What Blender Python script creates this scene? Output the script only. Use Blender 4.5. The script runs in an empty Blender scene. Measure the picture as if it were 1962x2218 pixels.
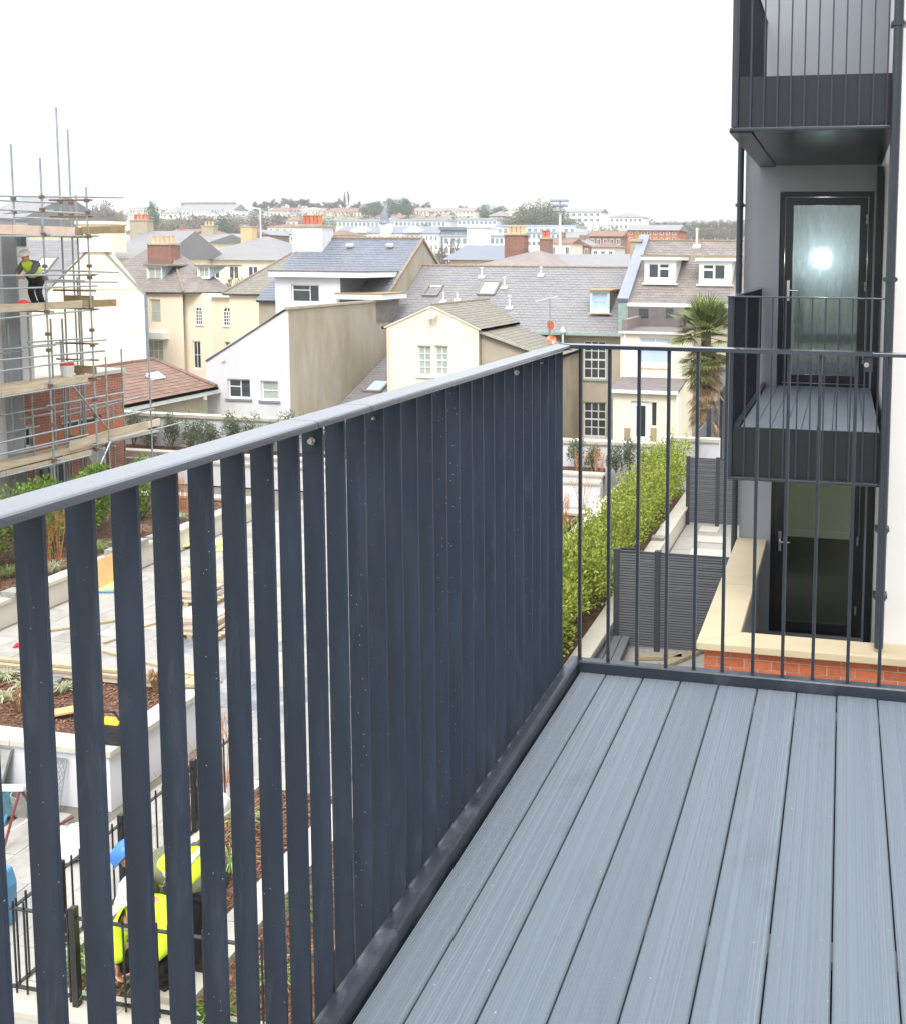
import bpy, math, random
from mathutils import Vector, Matrix
rnd = random.Random(7)
SC = bpy.context.scene
COL = SC.collection
V = Vector
PI = math.pi

# ------------------------------------------------------------------ camera, sky, sun, exposure
CAM_H = 1.375
F_PX, PX0, PY0, W_PX, H_PX = 2177.07, 1388.93, 771.49, 1962.0, 2218.0
YAW, PITCH, ROLL = 0.197665, 0.0942766, -0.0093283
_fw = V((-math.sin(YAW)*math.cos(PITCH), math.cos(YAW)*math.cos(PITCH), -math.sin(PITCH)))
_r0 = V((math.cos(YAW), math.sin(YAW), 0)); _d0 = _fw.cross(_r0)
_rt = _r0*math.cos(ROLL) + _d0*math.sin(ROLL)
_dn = -_r0*math.sin(ROLL) + _d0*math.cos(ROLL)
EYE = V((0, 0, CAM_H))
cd = bpy.data.cameras.new('camera'); cam = bpy.data.objects.new('camera', cd); COL.objects.link(cam)
m3 = Matrix((_rt, -_dn, -_fw)).transposed()
cam.matrix_world = Matrix.Translation(EYE) @ m3.to_4x4()
cd.sensor_fit = 'VERTICAL'; cd.sensor_height = 24.0; cd.lens = F_PX*24.0/H_PX
cd.shift_x = (W_PX/2-PX0)/H_PX; cd.shift_y = (PY0-H_PX/2)/H_PX
cd.clip_start = 0.05; cd.clip_end = 8000
SC.camera = cam

world = bpy.data.worlds.new('World'); SC.world = world; world.use_nodes = True
nt = world.node_tree; nt.nodes.clear()
SUN_EL, SUN_AZ = math.radians(50), math.radians(167)   # azimuth clockwise from +Y: behind the viewer, a little right
wo = nt.nodes.new('ShaderNodeOutputWorld'); bg = nt.nodes.new('ShaderNodeBackground')
sky = nt.nodes.new('ShaderNodeTexSky'); sky.sky_type = 'NISHITA'; sky.sun_disc = False
sky.sun_elevation = SUN_EL; sky.sun_rotation = SUN_AZ; sky.dust_density = 3.0; sky.air_density = 1.0
tc = nt.nodes.new('ShaderNodeTexCoord'); sep = nt.nodes.new('ShaderNodeSeparateXYZ')
nt.links.new(tc.outputs['Generated'], sep.inputs[0])
# overcast cloud deck: brighter overhead than at the horizon (standard overcast sky), faint cloud texture
mr = nt.nodes.new('ShaderNodeMapRange'); mr.inputs[1].default_value = 0.0; mr.inputs[2].default_value = 1.0
mr.inputs[3].default_value = 5.3; mr.inputs[4].default_value = 22.0
nt.links.new(sep.outputs[2], mr.inputs[0])
nz = nt.nodes.new('ShaderNodeTexNoise'); nz.inputs['Scale'].default_value = 3.5; nz.inputs['Detail'].default_value = 5
mpn = nt.nodes.new('ShaderNodeMapping'); mpn.inputs['Scale'].default_value = (1, 1, 4)
nt.links.new(tc.outputs['Generated'], mpn.inputs[0]); nt.links.new(mpn.outputs[0], nz.inputs['Vector'])
mr2 = nt.nodes.new('ShaderNodeMapRange'); mr2.inputs[1].default_value = .3; mr2.inputs[2].default_value = .7; mr2.inputs[3].default_value = 0.90; mr2.inputs[4].default_value = 1.10
nt.links.new(nz.outputs[0], mr2.inputs[0])
mul = nt.nodes.new('ShaderNodeMath'); mul.operation = 'MULTIPLY'
nt.links.new(mr.outputs[0], mul.inputs[0]); nt.links.new(mr2.outputs[0], mul.inputs[1])
cl = nt.nodes.new('ShaderNodeVectorMath'); cl.operation = 'SCALE'; cl.inputs[0].default_value = (0.955, 1.0, 1.045)
nt.links.new(mul.outputs[0], cl.inputs['Scale'])
mix = nt.nodes.new('ShaderNodeMix'); mix.data_type = 'RGBA'; mix.inputs[0].default_value = 0.93
nt.links.new(sky.outputs[0], mix.inputs[6]); nt.links.new(cl.outputs[0], mix.inputs[7])
nt.links.new(mix.outputs[2], bg.inputs[0]); bg.inputs[1].default_value = 0.1
nt.links.new(bg.outputs[0], wo.inputs[0])

sd = bpy.data.lights.new('sun', 'SUN'); sun = bpy.data.objects.new('sun', sd); COL.objects.link(sun)
sd.energy = 1.5; sd.angle = math.radians(22); sd.color = (1.0, 0.965, 0.92)
_sdir = V((math.sin(SUN_AZ)*math.cos(SUN_EL), math.cos(SUN_AZ)*math.cos(SUN_EL), math.sin(SUN_EL)))
sun.rotation_euler = _sdir.to_track_quat('Z', 'Y').to_euler(); sun.location = (0, -20, 40)
vs = SC.view_settings; vs.view_transform = 'Standard'; vs.look = 'None'; vs.exposure = 0.68; vs.gamma = 1.0
vs.use_curve_mapping = False
SC.cycles.max_bounces = 5; SC.cycles.diffuse_bounces = 3; SC.cycles.glossy_bounces = 2; SC.cycles.caustics_reflective = False; SC.cycles.caustics_refractive = False
SC.cycles.use_light_tree = False; SC.cycles.use_adaptive_sampling = True; SC.cycles.adaptive_threshold = 0.02
SC.cycles.transmission_bounces = 4; SC.cycles.transparent_max_bounces = 5; SC.cycles.volume_bounces = 1
SC.cycles.use_denoising = True

# ------------------------------------------------------------------ a point of the place from its measured picture position
def ray(x, y): return _fw + _rt*((x-PX0)/F_PX) + _dn*((y-PY0)/F_PX)
def PY(x, y, c): d = ray(x, y); return EYE + d*(c/d.y)
def PXp(x, y, c): d = ray(x, y); return EYE + d*(c/d.x)
def PZ(x, y, c): d = ray(x, y); return EYE + d*((c-CAM_H)/d.z)

# ------------------------------------------------------------------ materials
def _n(nt, t, **k):
    n = nt.nodes.new(t)
    for a, b in k.items(): setattr(n, a, b)
    return n
def c3(c, f=1.0): return (min(c[0]*f, 1), min(c[1]*f, 1), min(c[2]*f, 1), 1)
def srgb(r, g, b):
    f = lambda v: ((v/255+0.055)/1.055)**2.4 if v > 10 else v/255/12.92
    return (f(r), f(g), f(b))
MATS = {}
def mat(name, base, rough=0.7, var=0.12, scale=6.0, stretch=(1, 1, 1), bump=0.0, bscale=80.0, metal=0.0, spec=0.4,
        island=0.0, objr=0.0, base2=None, fac2=(0.45, 0.65), scale2=2.0, stretch2=(1, 1, 1), speck=None, waves=None, trans=0.0, sub=0.0, coat=0.0, dirt=None):
    m = bpy.data.materials.new(name); m.use_nodes = True; t = m.node_tree
    b = t.nodes['Principled BSDF']; L = t.links
    b.inputs['Roughness'].default_value = rough; b.inputs['Metallic'].default_value = metal
    b.inputs['Specular IOR Level'].default_value = spec; b.inputs['Coat Weight'].default_value = coat; b.inputs['Coat Roughness'].default_value = .12
    tc = _n(t, 'ShaderNodeTexCoord'); mp = _n(t, 'ShaderNodeMapping'); mp.inputs['Scale'].default_value = stretch
    oi = _n(t, 'ShaderNodeObjectInfo'); om = _n(t, 'ShaderNodeMath', operation='MULTIPLY'); om.inputs[1].default_value = 37.0; L.new(oi.outputs['Random'], om.inputs[0])
    oa = _n(t, 'ShaderNodeVectorMath', operation='ADD'); L.new(tc.outputs['Object'], oa.inputs[0]); L.new(om.outputs[0], oa.inputs[1]); OBJ = oa.outputs[0]
    L.new(OBJ, mp.inputs[0])
    vec = mp.outputs[0]
    nz = _n(t, 'ShaderNodeTexNoise'); nz.inputs['Scale'].default_value = scale; nz.inputs['Detail'].default_value = 5
    L.new(vec, nz.inputs['Vector'])
    mx = _n(t, 'ShaderNodeMix', data_type='RGBA')
    mx.inputs[6].default_value = c3(base, 1-var); mx.inputs[7].default_value = c3(base, 1+var)
    mr = _n(t, 'ShaderNodeMapRange'); mr.inputs[1].default_value = 0.3; mr.inputs[2].default_value = 0.7
    L.new(nz.outputs[0], mr.inputs[0]); L.new(mr.outputs[0], mx.inputs[0])
    col = mx.outputs[2]
    if base2 is not None:
        mp2 = _n(t, 'ShaderNodeMapping'); mp2.inputs['Scale'].default_value = stretch2; L.new(OBJ, mp2.inputs[0])
        n2 = _n(t, 'ShaderNodeTexNoise'); n2.inputs['Scale'].default_value = scale2; n2.inputs['Detail'].default_value = 6
        n2.inputs['Roughness'].default_value = 0.65
        L.new(mp2.outputs[0], n2.inputs['Vector'])
        r2 = _n(t, 'ShaderNodeMapRange'); r2.inputs[1].default_value = fac2[0]; r2.inputs[2].default_value = fac2[1]
        L.new(n2.outputs[0], r2.inputs[0])
        m2 = _n(t, 'ShaderNodeMix', data_type='RGBA'); L.new(r2.outputs[0], m2.inputs[0]); L.new(col, m2.inputs[6])
        m2.inputs[7].default_value = c3(base2); col = m2.outputs[2]
    if dirt:
        # dirt = (colour, noise scale, stretch, low, high, amount): scuffs, dust and water marks with shapes of their own
        mp3 = _n(t, 'ShaderNodeMapping'); mp3.inputs['Scale'].default_value = dirt[2]; L.new(OBJ, mp3.inputs[0])
        n3 = _n(t, 'ShaderNodeTexNoise'); n3.inputs['Scale'].default_value = dirt[1]; n3.inputs['Detail'].default_value = 8; n3.inputs['Roughness'].default_value = .7; n3.inputs['Distortion'].default_value = .6
        L.new(mp3.outputs[0], n3.inputs['Vector'])
        r5 = _n(t, 'ShaderNodeMapRange'); r5.inputs[1].default_value = dirt[3]; r5.inputs[2].default_value = dirt[4]; r5.inputs[4].default_value = dirt[5]; L.new(n3.outputs[0], r5.inputs[0])
        m5 = _n(t, 'ShaderNodeMix', data_type='RGBA'); L.new(r5.outputs[0], m5.inputs[0]); L.new(col, m5.inputs[6]); m5.inputs[7].default_value = c3(dirt[0]); col = m5.outputs[2]
    if island or objr:
        src = _n(t, 'ShaderNodeNewGeometry').outputs['Random Per Island'] if island else _n(t, 'ShaderNodeObjectInfo').outputs['Random']
        a = island or objr
        r3 = _n(t, 'ShaderNodeMapRange'); r3.inputs[3].default_value = 1-a; r3.inputs[4].default_value = 1+a
        L.new(src, r3.inputs[0])
        sc = _n(t, 'ShaderNodeVectorMath', operation='SCALE'); L.new(col, sc.inputs[0]); L.new(r3.outputs[0], sc.inputs['Scale'])
        col = sc.outputs[0]
    if speck:
        # speck = (colour, voronoi scale, radius, keep)
        vo = _n(t, 'ShaderNodeTexVoronoi'); vo.inputs['Scale'].default_value = speck[1]
        L.new(OBJ, vo.inputs['Vector'])
        sp = _n(t, 'ShaderNodeSeparateColor'); L.new(vo.outputs['Color'], sp.inputs[0])
        pw = _n(t, 'ShaderNodeMath', operation='POWER'); pw.inputs[1].default_value = 2.5; L.new(sp.outputs[1], pw.inputs[0])
        ra = _n(t, 'ShaderNodeMapRange'); ra.inputs[3].default_value = speck[2]*.45; ra.inputs[4].default_value = speck[2]*1.6; L.new(pw.outputs[0], ra.inputs[0])
        lt = _n(t, 'ShaderNodeMath', operation='LESS_THAN'); L.new(ra.outputs[0], lt.inputs[1]); L.new(vo.outputs['Distance'], lt.inputs[0])
        kp = _n(t, 'ShaderNodeMath', operation='LESS_THAN'); kp.inputs[1].default_value = speck[3]; L.new(sp.outputs[0], kp.inputs[0])
        an = _n(t, 'ShaderNodeMath', operation='MULTIPLY'); L.new(lt.outputs[0], an.inputs[0]); L.new(kp.outputs[0], an.inputs[1])
        ms = _n(t, 'ShaderNodeMix', data_type='RGBA'); L.new(an.outputs[0], ms.inputs[0]); L.new(col, ms.inputs[6])
        ms.inputs[7].default_value = c3(speck[0]); col = ms.outputs[2]
    L.new(col, b.inputs['Base Color'])
    h = None
    if bump:
        nb = _n(t, 'ShaderNodeTexNoise'); nb.inputs['Scale'].default_value = bscale; nb.inputs['Detail'].default_value = 4
        L.new(vec, nb.inputs['Vector']); h = nb.outputs[0]
    if waves:
        # waves = (axis index, frequency per metre, strength, colour factor)
        sx = _n(t, 'ShaderNodeSeparateXYZ'); L.new(tc.outputs['Object'], sx.inputs[0])
        mu = _n(t, 'ShaderNodeMath', operation='MULTIPLY'); mu.inputs[1].default_value = waves[1]*2*PI
        L.new(sx.outputs[waves[0]], mu.inputs[0])
        si = _n(t, 'ShaderNodeMath', operation='SINE'); L.new(mu.outputs[0], si.inputs[0])
        h2 = si.outputs[0]
        if h is not None:
            ad = _n(t, 'ShaderNodeMath', operation='ADD'); L.new(h, ad.inputs[0]); L.new(h2, ad.inputs[1]); h = ad.outputs[0]
        else: h = h2
        bump = max(bump, waves[2])
    if h is not None:
        bp = _n(t, 'ShaderNodeBump'); bp.inputs['Strength'].default_value = bump; bp.inputs['Distance'].default_value = 0.02
        L.new(h, bp.inputs['Height']); L.new(bp.outputs[0], b.inputs['Normal'])
    if trans:
        b.inputs['Transmission Weight'].default_value = trans
    MATS[name] = m
    return m
def emit(name, c, s):
    m = bpy.data.materials.new(name); m.use_nodes = True; b = m.node_tree.nodes['Principled BSDF']
    b.inputs['Base Color'].default_value = c3(c); b.inputs['Emission Color'].default_value = c3(c); b.inputs['Emission Strength'].default_value = s
    MATS[name] = m; return m
def brick_mat(name, c1, c2, mortar, sc=1.0, axis='YZ', var=0.5):
    m = bpy.data.materials.new(name); m.use_nodes = True; t = m.node_tree; b = t.nodes['Principled BSDF']; L = t.links
    tc = _n(t, 'ShaderNodeTexCoord'); sx = _n(t, 'ShaderNodeSeparateXYZ'); cx = _n(t, 'ShaderNodeCombineXYZ')
    L.new(tc.outputs['Object'], sx.inputs[0]); L.new(sx.outputs['XYZ'.index(axis[0])], cx.inputs[0]); L.new(sx.outputs['XYZ'.index(axis[1])], cx.inputs[1])
    br = _n(t, 'ShaderNodeTexBrick'); L.new(cx.outputs[0], br.inputs['Vector'])
    br.inputs['Color1'].default_value = c3(c1); br.inputs['Color2'].default_value = c3(c2); br.inputs['Mortar'].default_value = c3(mortar)
    br.inputs['Scale'].default_value = 1.0; br.inputs['Brick Width'].default_value = 0.225*sc; br.inputs['Row Height'].default_value = 0.075*sc
    br.inputs['Mortar Size'].default_value = 0.007*sc; br.inputs['Bias'].default_value = 0.0
    nz = _n(t, 'ShaderNodeTexNoise'); nz.inputs['Scale'].default_value = 3; nz.inputs['Detail'].default_value = 5
    L.new(tc.outputs['Object'], nz.inputs['Vector'])
    r3 = _n(t, 'ShaderNodeMapRange'); r3.inputs[3].default_value = 1-var*.5; r3.inputs[4].default_value = 1+var*.5; L.new(nz.outputs[0], r3.inputs[0])
    s = _n(t, 'ShaderNodeVectorMath', operation='SCALE'); L.new(br.outputs[0], s.inputs[0]); L.new(r3.outputs[0], s.inputs['Scale'])
    L.new(s.outputs[0], b.inputs['Base Color']); b.inputs['Roughness'].default_value = 0.85
    bp = _n(t, 'ShaderNodeBump'); bp.inputs['Strength'].default_value = 0.5; bp.inputs['Distance'].default_value = 0.01; bp.invert = True
    L.new(br.outputs['Fac'], bp.inputs['Height']); L.new(bp.outputs[0], b.inputs['Normal'])
    MATS[name] = m; return m
def glass_mat(name, tint, rough, clear):
    """door glass: part mirror, part clear, part smeared and misted so that the added glare disc behind it blooms"""
    m = bpy.data.materials.new(name); m.use_nodes = True; t = m.node_tree; L = t.links
    t.nodes.remove(t.nodes['Principled BSDF']); o = t.nodes['Material Output']
    tr = _n(t, 'ShaderNodeBsdfTransparent'); tr.inputs[0].default_value = c3(tint)
    gl = _n(t, 'ShaderNodeBsdfGlossy'); gl.inputs['Roughness'].default_value = rough; gl.inputs['Color'].default_value = (.9, .95, .95, 1)
    rf = _n(t, 'ShaderNodeBsdfRefraction'); rf.inputs['Roughness'].default_value = .24; rf.inputs['IOR'].default_value = 1.35; rf.inputs['Color'].default_value = (.66, .72, .74, 1)
    tc = _n(t, 'ShaderNodeTexCoord'); mp = _n(t, 'ShaderNodeMapping'); mp.inputs['Scale'].default_value = (9, 1, 2); mp.inputs['Rotation'].default_value = (0, .5, 0); L.new(tc.outputs['Object'], mp.inputs[0])
    nz = _n(t, 'ShaderNodeTexNoise'); nz.inputs['Scale'].default_value = 1.6; nz.inputs['Detail'].default_value = 5; L.new(mp.outputs[0], nz.inputs['Vector'])
    mr = _n(t, 'ShaderNodeMapRange'); mr.inputs[1].default_value = .35; mr.inputs[2].default_value = .7; mr.inputs[3].default_value = .35; mr.inputs[4].default_value = .85; L.new(nz.outputs[0], mr.inputs[0])
    rf2 = _n(t, 'ShaderNodeBsdfRefraction'); rf2.inputs['Roughness'].default_value = .55; rf2.inputs['IOR'].default_value = 1.4; rf2.inputs['Color'].default_value = (.60, .68, .72, 1)
    mw = _n(t, 'ShaderNodeMixShader'); mw.inputs[0].default_value = .5; L.new(rf.outputs[0], mw.inputs[1]); L.new(rf2.outputs[0], mw.inputs[2])
    m1 = _n(t, 'ShaderNodeMixShader'); L.new(mr.outputs[0], m1.inputs[0]); L.new(tr.outputs[0], m1.inputs[1]); L.new(mw.outputs[0], m1.inputs[2])
    mx = _n(t, 'ShaderNodeMixShader'); fr = _n(t, 'ShaderNodeFresnel'); fr.inputs['IOR'].default_value = 1.5
    ad = _n(t, 'ShaderNodeMath', operation='ADD'); ad.inputs[1].default_value = clear; L.new(fr.outputs[0], ad.inputs[0])
    L.new(ad.outputs[0], mx.inputs[0]); L.new(m1.outputs[0], mx.inputs[1]); L.new(gl.outputs[0], mx.inputs[2]); L.new(mx.outputs[0], o.inputs[0])
    MATS[name] = m; return m
def leaf_mat(name, c1, c2, rough=0.6, tr=0.25):
    m = bpy.data.materials.new(name); m.use_nodes = True; t = m.node_tree; b = t.nodes['Principled BSDF']; L = t.links; o = t.nodes['Material Output']
    g = _n(t, 'ShaderNodeNewGeometry'); mx = _n(t, 'ShaderNodeMix', data_type='RGBA')
    mx.inputs[6].default_value = c3(c1); mx.inputs[7].default_value = c3(c2); L.new(g.outputs['Random Per Island'], mx.inputs[0])
    L.new(mx.outputs[2], b.inputs['Base Color']); b.inputs['Roughness'].default_value = rough; b.inputs['Specular IOR Level'].default_value = 0.3
    tl = _n(t, 'ShaderNodeBsdfTranslucent'); L.new(mx.outputs[2], tl.inputs[0]); ms = _n(t, 'ShaderNodeMixShader'); ms.inputs[0].default_value = tr
    L.new(b.outputs[0], ms.inputs[1]); L.new(tl.outputs[0], ms.inputs[2]); L.new(ms.outputs[0], o.inputs[0])
    MATS[name] = m; return m

mat('slat_paint', srgb(42, 52, 68), 0.46, 0.10, 5, (1, 1, .35), 0.06, 350, spec=0.5, base2=srgb(56, 66, 83), fac2=(.45, .75), scale2=7,
    stretch2=(3, 3, .5), speck=((.42, .44, .47), 190, 0.12, 0.09), dirt=(srgb(96, 104, 116), 6, (4, 4, .6), .56, .8, .55))
mat('rail_paint', srgb(48, 55, 68), 0.20, 0.10, 3, spec=.65, bump=0.015, bscale=160, coat=.95)
mat('bar_paint', srgb(44, 51, 60), 0.28, 0.10, 6, (1, 1, .3), spec=0.6)
mat('kerb_paint', srgb(46, 51, 60), 0.33, 0.22, 9, bump=0.08, bscale=90, base2=srgb(92, 98, 106), fac2=(.52, .8), scale2=5, spec=0.5)
mat('dark_panel', srgb(30, 34, 40), 0.26, 0.10, 1.2, spec=0.5)
mat('bolt_steel', (.62, .60, .57), 0.28, 0.05, 10, metal=1.0)
mat('deck', srgb(106, 115, 124), 0.6, 0.045, 1.5, (1, .25, 1), 0.05, 60, base2=srgb(125, 134, 143), fac2=(.57, .63), scale2=6, stretch2=(64, .004, 0),
    objr=0.025, speck=((.40, .40, .40), 70, 0.09, 0.10), dirt=(srgb(84, 88, 94), 2.2, (1.6, .7, 1), .56, .78, .55))
mat('deck_groove', srgb(150, 164, 178), 0.7, 0.1, 8)
mat('grey_render', srgb(158, 161, 167), 0.9, 0.04, 2.0, bump=0.15, bscale=220)
mat('white_render', srgb(226, 223, 221), 0.9, 0.025, 1.2, bump=0.12, bscale=200, dirt=(srgb(190, 184, 176), 1.2, (1.5, 1.5, .25), .55, .8, .4))
mat('coping_sand', srgb(194, 178, 148), 0.85, 0.06, 3, bump=0.1, bscale=120, base2=srgb(178, 162, 132), fac2=(.55, .8), scale2=3)
mat('coping_pale', srgb(196, 188, 174), 0.85, 0.06, 3, bump=0.1, bscale=90, base2=srgb(190, 182, 165), fac2=(.55, .85), scale2=2.5)
mat('garden_white', srgb(216, 215, 218), 0.9, 0.03, 1.5, base2=srgb(196, 194, 192), fac2=(.6, .9), scale2=1.2, stretch2=(1, 1, .3), dirt=(srgb(150, 142, 130), 1.6, (1.5, 1.5, .5), .58, .8, .45))
mat('garden_cream', srgb(214, 204, 190), 0.9, 0.04, 1.5, base2=srgb(205, 192, 172), fac2=(.6, .9), scale2=1.5)
mat('near_brick', srgb(182, 100, 66), 0.85, 0.12, 9, bump=0.25, bscale=60, objr=0.14, base2=srgb(158, 86, 60), fac2=(.5, .75), scale2=14)
mat('mortar', srgb(190, 172, 150), 0.95, 0.08, 20)
mat('paving', srgb(164, 160, 153), 0.85, 0.06, 2.5, bump=0.08, bscale=70, objr=0.06, base2=srgb(136, 131, 124), fac2=(.48, .75), scale2=1.3, dirt=(srgb(112, 100, 86), .9, (1, 1, 1), .56, .78, .55))
mat('paving_wet', srgb(118, 120, 126), 0.7, 0.10, 2.5, objr=0.06, base2=srgb(166, 164, 160), fac2=(.4, .7), scale2=2)
mat('bedding', srgb(120, 114, 104), 0.95, 0.1, 4)
mat('patio_slab', srgb(164, 158, 149), 0.85, 0.05, 3, objr=0.05, base2=srgb(156, 147, 128), fac2=(.62, .75), scale2=1.0)
mat('composite', srgb(112, 113, 117), 0.6, 0.04, 4, (.3, 1, 1), objr=0.03)
mat('composite_post', srgb(62, 64, 69), 0.55, 0.06, 5)
mat('silver_board', srgb(176, 182, 196), 0.45, 0.06, 3, objr=.05)
mat('timber', srgb(170, 154, 126), 0.8, 0.15, 5, (4, .4, 4), objr=0.10, bump=.08, bscale=60)
mat('scaf_board', srgb(186, 170, 146), 0.85, 0.16, 4, (3, .5, 3), objr=0.08, base2=srgb(168, 146, 116), fac2=(.5, .8), scale2=2)
mat('scaf_pink', srgb(216, 190, 172), 0.85, 0.10, 4, objr=0.05)
mat('scaf_dark', srgb(150, 128, 92), 0.85, 0.16, 4, objr=0.08)
mat('galv', srgb(158, 166, 168), 0.42, 0.14, 5, metal=0.55, base2=srgb(128, 122, 112), fac2=(.55, .8), scale2=6)
mat('rusty', srgb(120, 96, 78), 0.7, 0.25, 14, metal=.3)
mat('mulch', srgb(104, 76, 60), 0.95, 0.35, 14, bump=0.6, bscale=35, base2=srgb(70, 46, 36), fac2=(.4, .65), scale2=12)
mat('chips', srgb(132, 94, 72), 0.9, 0.15, 20, island=0.45)
mat('black_metal', srgb(32, 32, 34), 0.4, 0.1, 10, spec=.5)
mat('lilac', srgb(221, 218, 220), 0.9, 0.02, 1, base2=srgb(206, 200, 204), fac2=(.5, .85), scale2=.7, stretch2=(1.2, 1.2, .35), dirt=(srgb(176, 168, 164), 1.1, (2, 2, .3), .56, .8, .45))
mat('tan_render', srgb(176, 165, 150), 0.95, 0.09, 1.8, stretch=(1, 1, .22), bump=.2, bscale=18, base2=srgb(156, 143, 114), fac2=(.44, .7), scale2=.55, stretch2=(1, 1, .4))
mat('tan_render2', srgb(182, 170, 152), 0.95, 0.10, 1.4, bump=.15, bscale=25, base2=srgb(150, 140, 122), fac2=(.5, .8), scale2=.7, stretch2=(1, 1, .4))
mat('cream', srgb(247, 233, 212), 0.92, 0.02, .8, base2=srgb(232, 215, 190), fac2=(.48, .8), scale2=.8, stretch2=(1, 1, .5), dirt=(srgb(196, 178, 150), 1.1, (2, 2, .3), .57, .8, .5))
mat('cream_pale', srgb(247, 231, 210), 0.92, 0.02, .8, base2=srgb(236, 218, 194), fac2=(.5, .85), scale2=.5, stretch2=(1.2, 1.2, .35), dirt=(srgb(204, 188, 164), .9, (2, 2, .3), .57, .8, .45))
mat('cream_tan', srgb(236, 220, 196), 0.92, 0.02, .8)
mat('white_paint', srgb(240, 240, 240), 0.5, 0.02, 3)
mat('white_dirty', srgb(220, 220, 216), 0.6, 0.08, 6)
mat('blue_white', srgb(196, 214, 224), 0.6, 0.10, 5)
mat('glass_dark', srgb(62, 68, 72), 0.08, 0.25, 1.5, spec=0.8, objr=.25)
mat('glass_mid', srgb(128, 142, 150), 0.15, 0.15, 1.5, spec=0.6, objr=.2)
mat('glass_blind', srgb(176, 184, 176), 0.25, 0.08, 2, (1, 1, 3), spec=0.6)
mat('glass_sky', srgb(190, 206, 218), 0.15, 0.06, 1, spec=0.6)
mat('slate', srgb(130, 128, 130), 0.62, 0.08, 6, island=0.055, base2=srgb(140, 134, 131), fac2=(.45, .8), scale2=1.2)
mat('slate_blue', srgb(112, 117, 127), 0.5, 0.08, 6, island=0.05, base2=srgb(124, 127, 132), fac2=(.5, .85), scale2=.9)
mat('slate_brown', srgb(130, 121, 117), 0.7, 0.12, 6, island=0.10, base2=srgb(152, 142, 116), fac2=(.5, .8), scale2=.9)
mat('slate_lichen', srgb(132, 126, 117), 0.8, 0.12, 6, island=0.10, base2=srgb(128, 124, 104), fac2=(.45, .7), scale2=1.5)
mat('tile_brown', srgb(130, 102, 88), 0.8, 0.10, 6, island=0.14, base2=srgb(108, 86, 77), fac2=(.5, .8), scale2=1.5)
mat('roof_underlay', srgb(96, 94, 98), 0.9, 0.1, 3)
mat('roof_under_brown', srgb(108, 80, 70), 0.9, 0.1, 3)
mat('lead', srgb(136, 140, 154), 0.5, 0.08, 3, spec=.5)
mat('felt', srgb(118, 109, 109), 0.85, 0.12, 4)
mat('lichen_yellow', srgb(176, 146, 84), 0.95, 0.3, 14, base2=srgb(150, 138, 116), fac2=(.4, .6), scale2=8)
mat('ridge_tile', srgb(140, 126, 112), 0.85, 0.2, 8, base2=srgb(172, 140, 84), fac2=(.55, .75), scale2=3)
mat('terracotta', srgb(196, 112, 86), 0.8, 0.10, 6, objr=.12)
mat('pot_buff', srgb(214, 180, 138), 0.85, 0.12, 6, objr=.12)
mat('stack_tan', srgb(178, 166, 146), 0.95, 0.15, 4)
brick_mat('red_brick', srgb(176, 110, 84), srgb(152, 92, 72), srgb(168, 148, 134), axis='YZ')
brick_mat('red_brick_x', srgb(150, 102, 86), srgb(128, 86, 74), srgb(160, 142, 130), axis='XZ')
mat('brick_orange', srgb(182, 116, 84), 0.9, 0.10, 8)
mat('brick_far', srgb(150, 118, 106), 0.9, 0.15, 8)
mat('sat_grey', srgb(196, 196, 190), 0.6, 0.08, 8)
mat('sat_rust', srgb(196, 92, 48), 0.8, 0.2, 8, base2=srgb(214, 190, 168), fac2=(.5, .62), scale2=3)
mat('green_trim', srgb(150, 168, 160), 0.7, 0.1, 5)
mat('stem_orange', srgb(190, 128, 84), 0.7, 0.15, 8)
mat('bark', srgb(110, 98, 88), 0.9, 0.2, 10)
mat('twig', srgb(132, 116, 108), 0.9, 0.15, 10)
mat('straw', srgb(158, 128, 92), 0.9, 0.2, 10, island=.25)
leaf_mat('leaf_hedge', srgb(102, 124, 40), srgb(190, 196, 88))
leaf_mat('leaf_shrub', srgb(84, 98, 76), srgb(134, 144, 112))
leaf_mat('leaf_bright', srgb(72, 104, 36), srgb(132, 160, 66))
leaf_mat('leaf_dark', srgb(66, 88, 66), srgb(100, 122, 92))
leaf_mat('leaf_olive', srgb(98, 102, 76), srgb(140, 138, 106))
leaf_mat('leaf_twiggy', srgb(104, 92, 90), srgb(142, 126, 120), .9, .1)
leaf_mat('leaf_palm', srgb(82, 104, 58), srgb(156, 164, 96))
leaf_mat('leaf_palm_dead', srgb(126, 102, 78), srgb(176, 152, 118))
leaf_mat('leaf_grass', srgb(104, 136, 62), srgb(186, 198, 138))
leaf_mat('leaf_silver', srgb(150, 158, 120), srgb(196, 198, 168))
mat('ground_town', srgb(126, 124, 112), 0.95, 0.2, .05, base2=srgb(104, 112, 84), fac2=(.4, .65), scale2=.012)
mat('hill_green', srgb(98, 100, 80), 0.95, 0.2, .02, base2=srgb(134, 122, 100), fac2=(.4, .65), scale2=.01)
mat('hivis', srgb(214, 246, 52), 0.7, 0.05, 8, bump=.15, bscale=14)
mat('reflective', srgb(190, 194, 196), 0.4, 0.05, 8)
mat('jacket_olive', srgb(108, 110, 84), 0.9, 0.12, 8, bump=.2, bscale=14)
mat('trousers', srgb(26, 26, 28), 0.9, 0.2, 8, bump=.2, bscale=14)
mat('skin', srgb(206, 150, 124), 0.6, 0.05, 8)
mat('helmet_blue', srgb(62, 124, 206), 0.35, 0.05, 5, spec=.5)
mat('helmet_white', srgb(236, 230, 226), 0.4, 0.04, 5, spec=.5)
mat('boot', srgb(34, 30, 28), 0.7, 0.2, 8)
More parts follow.
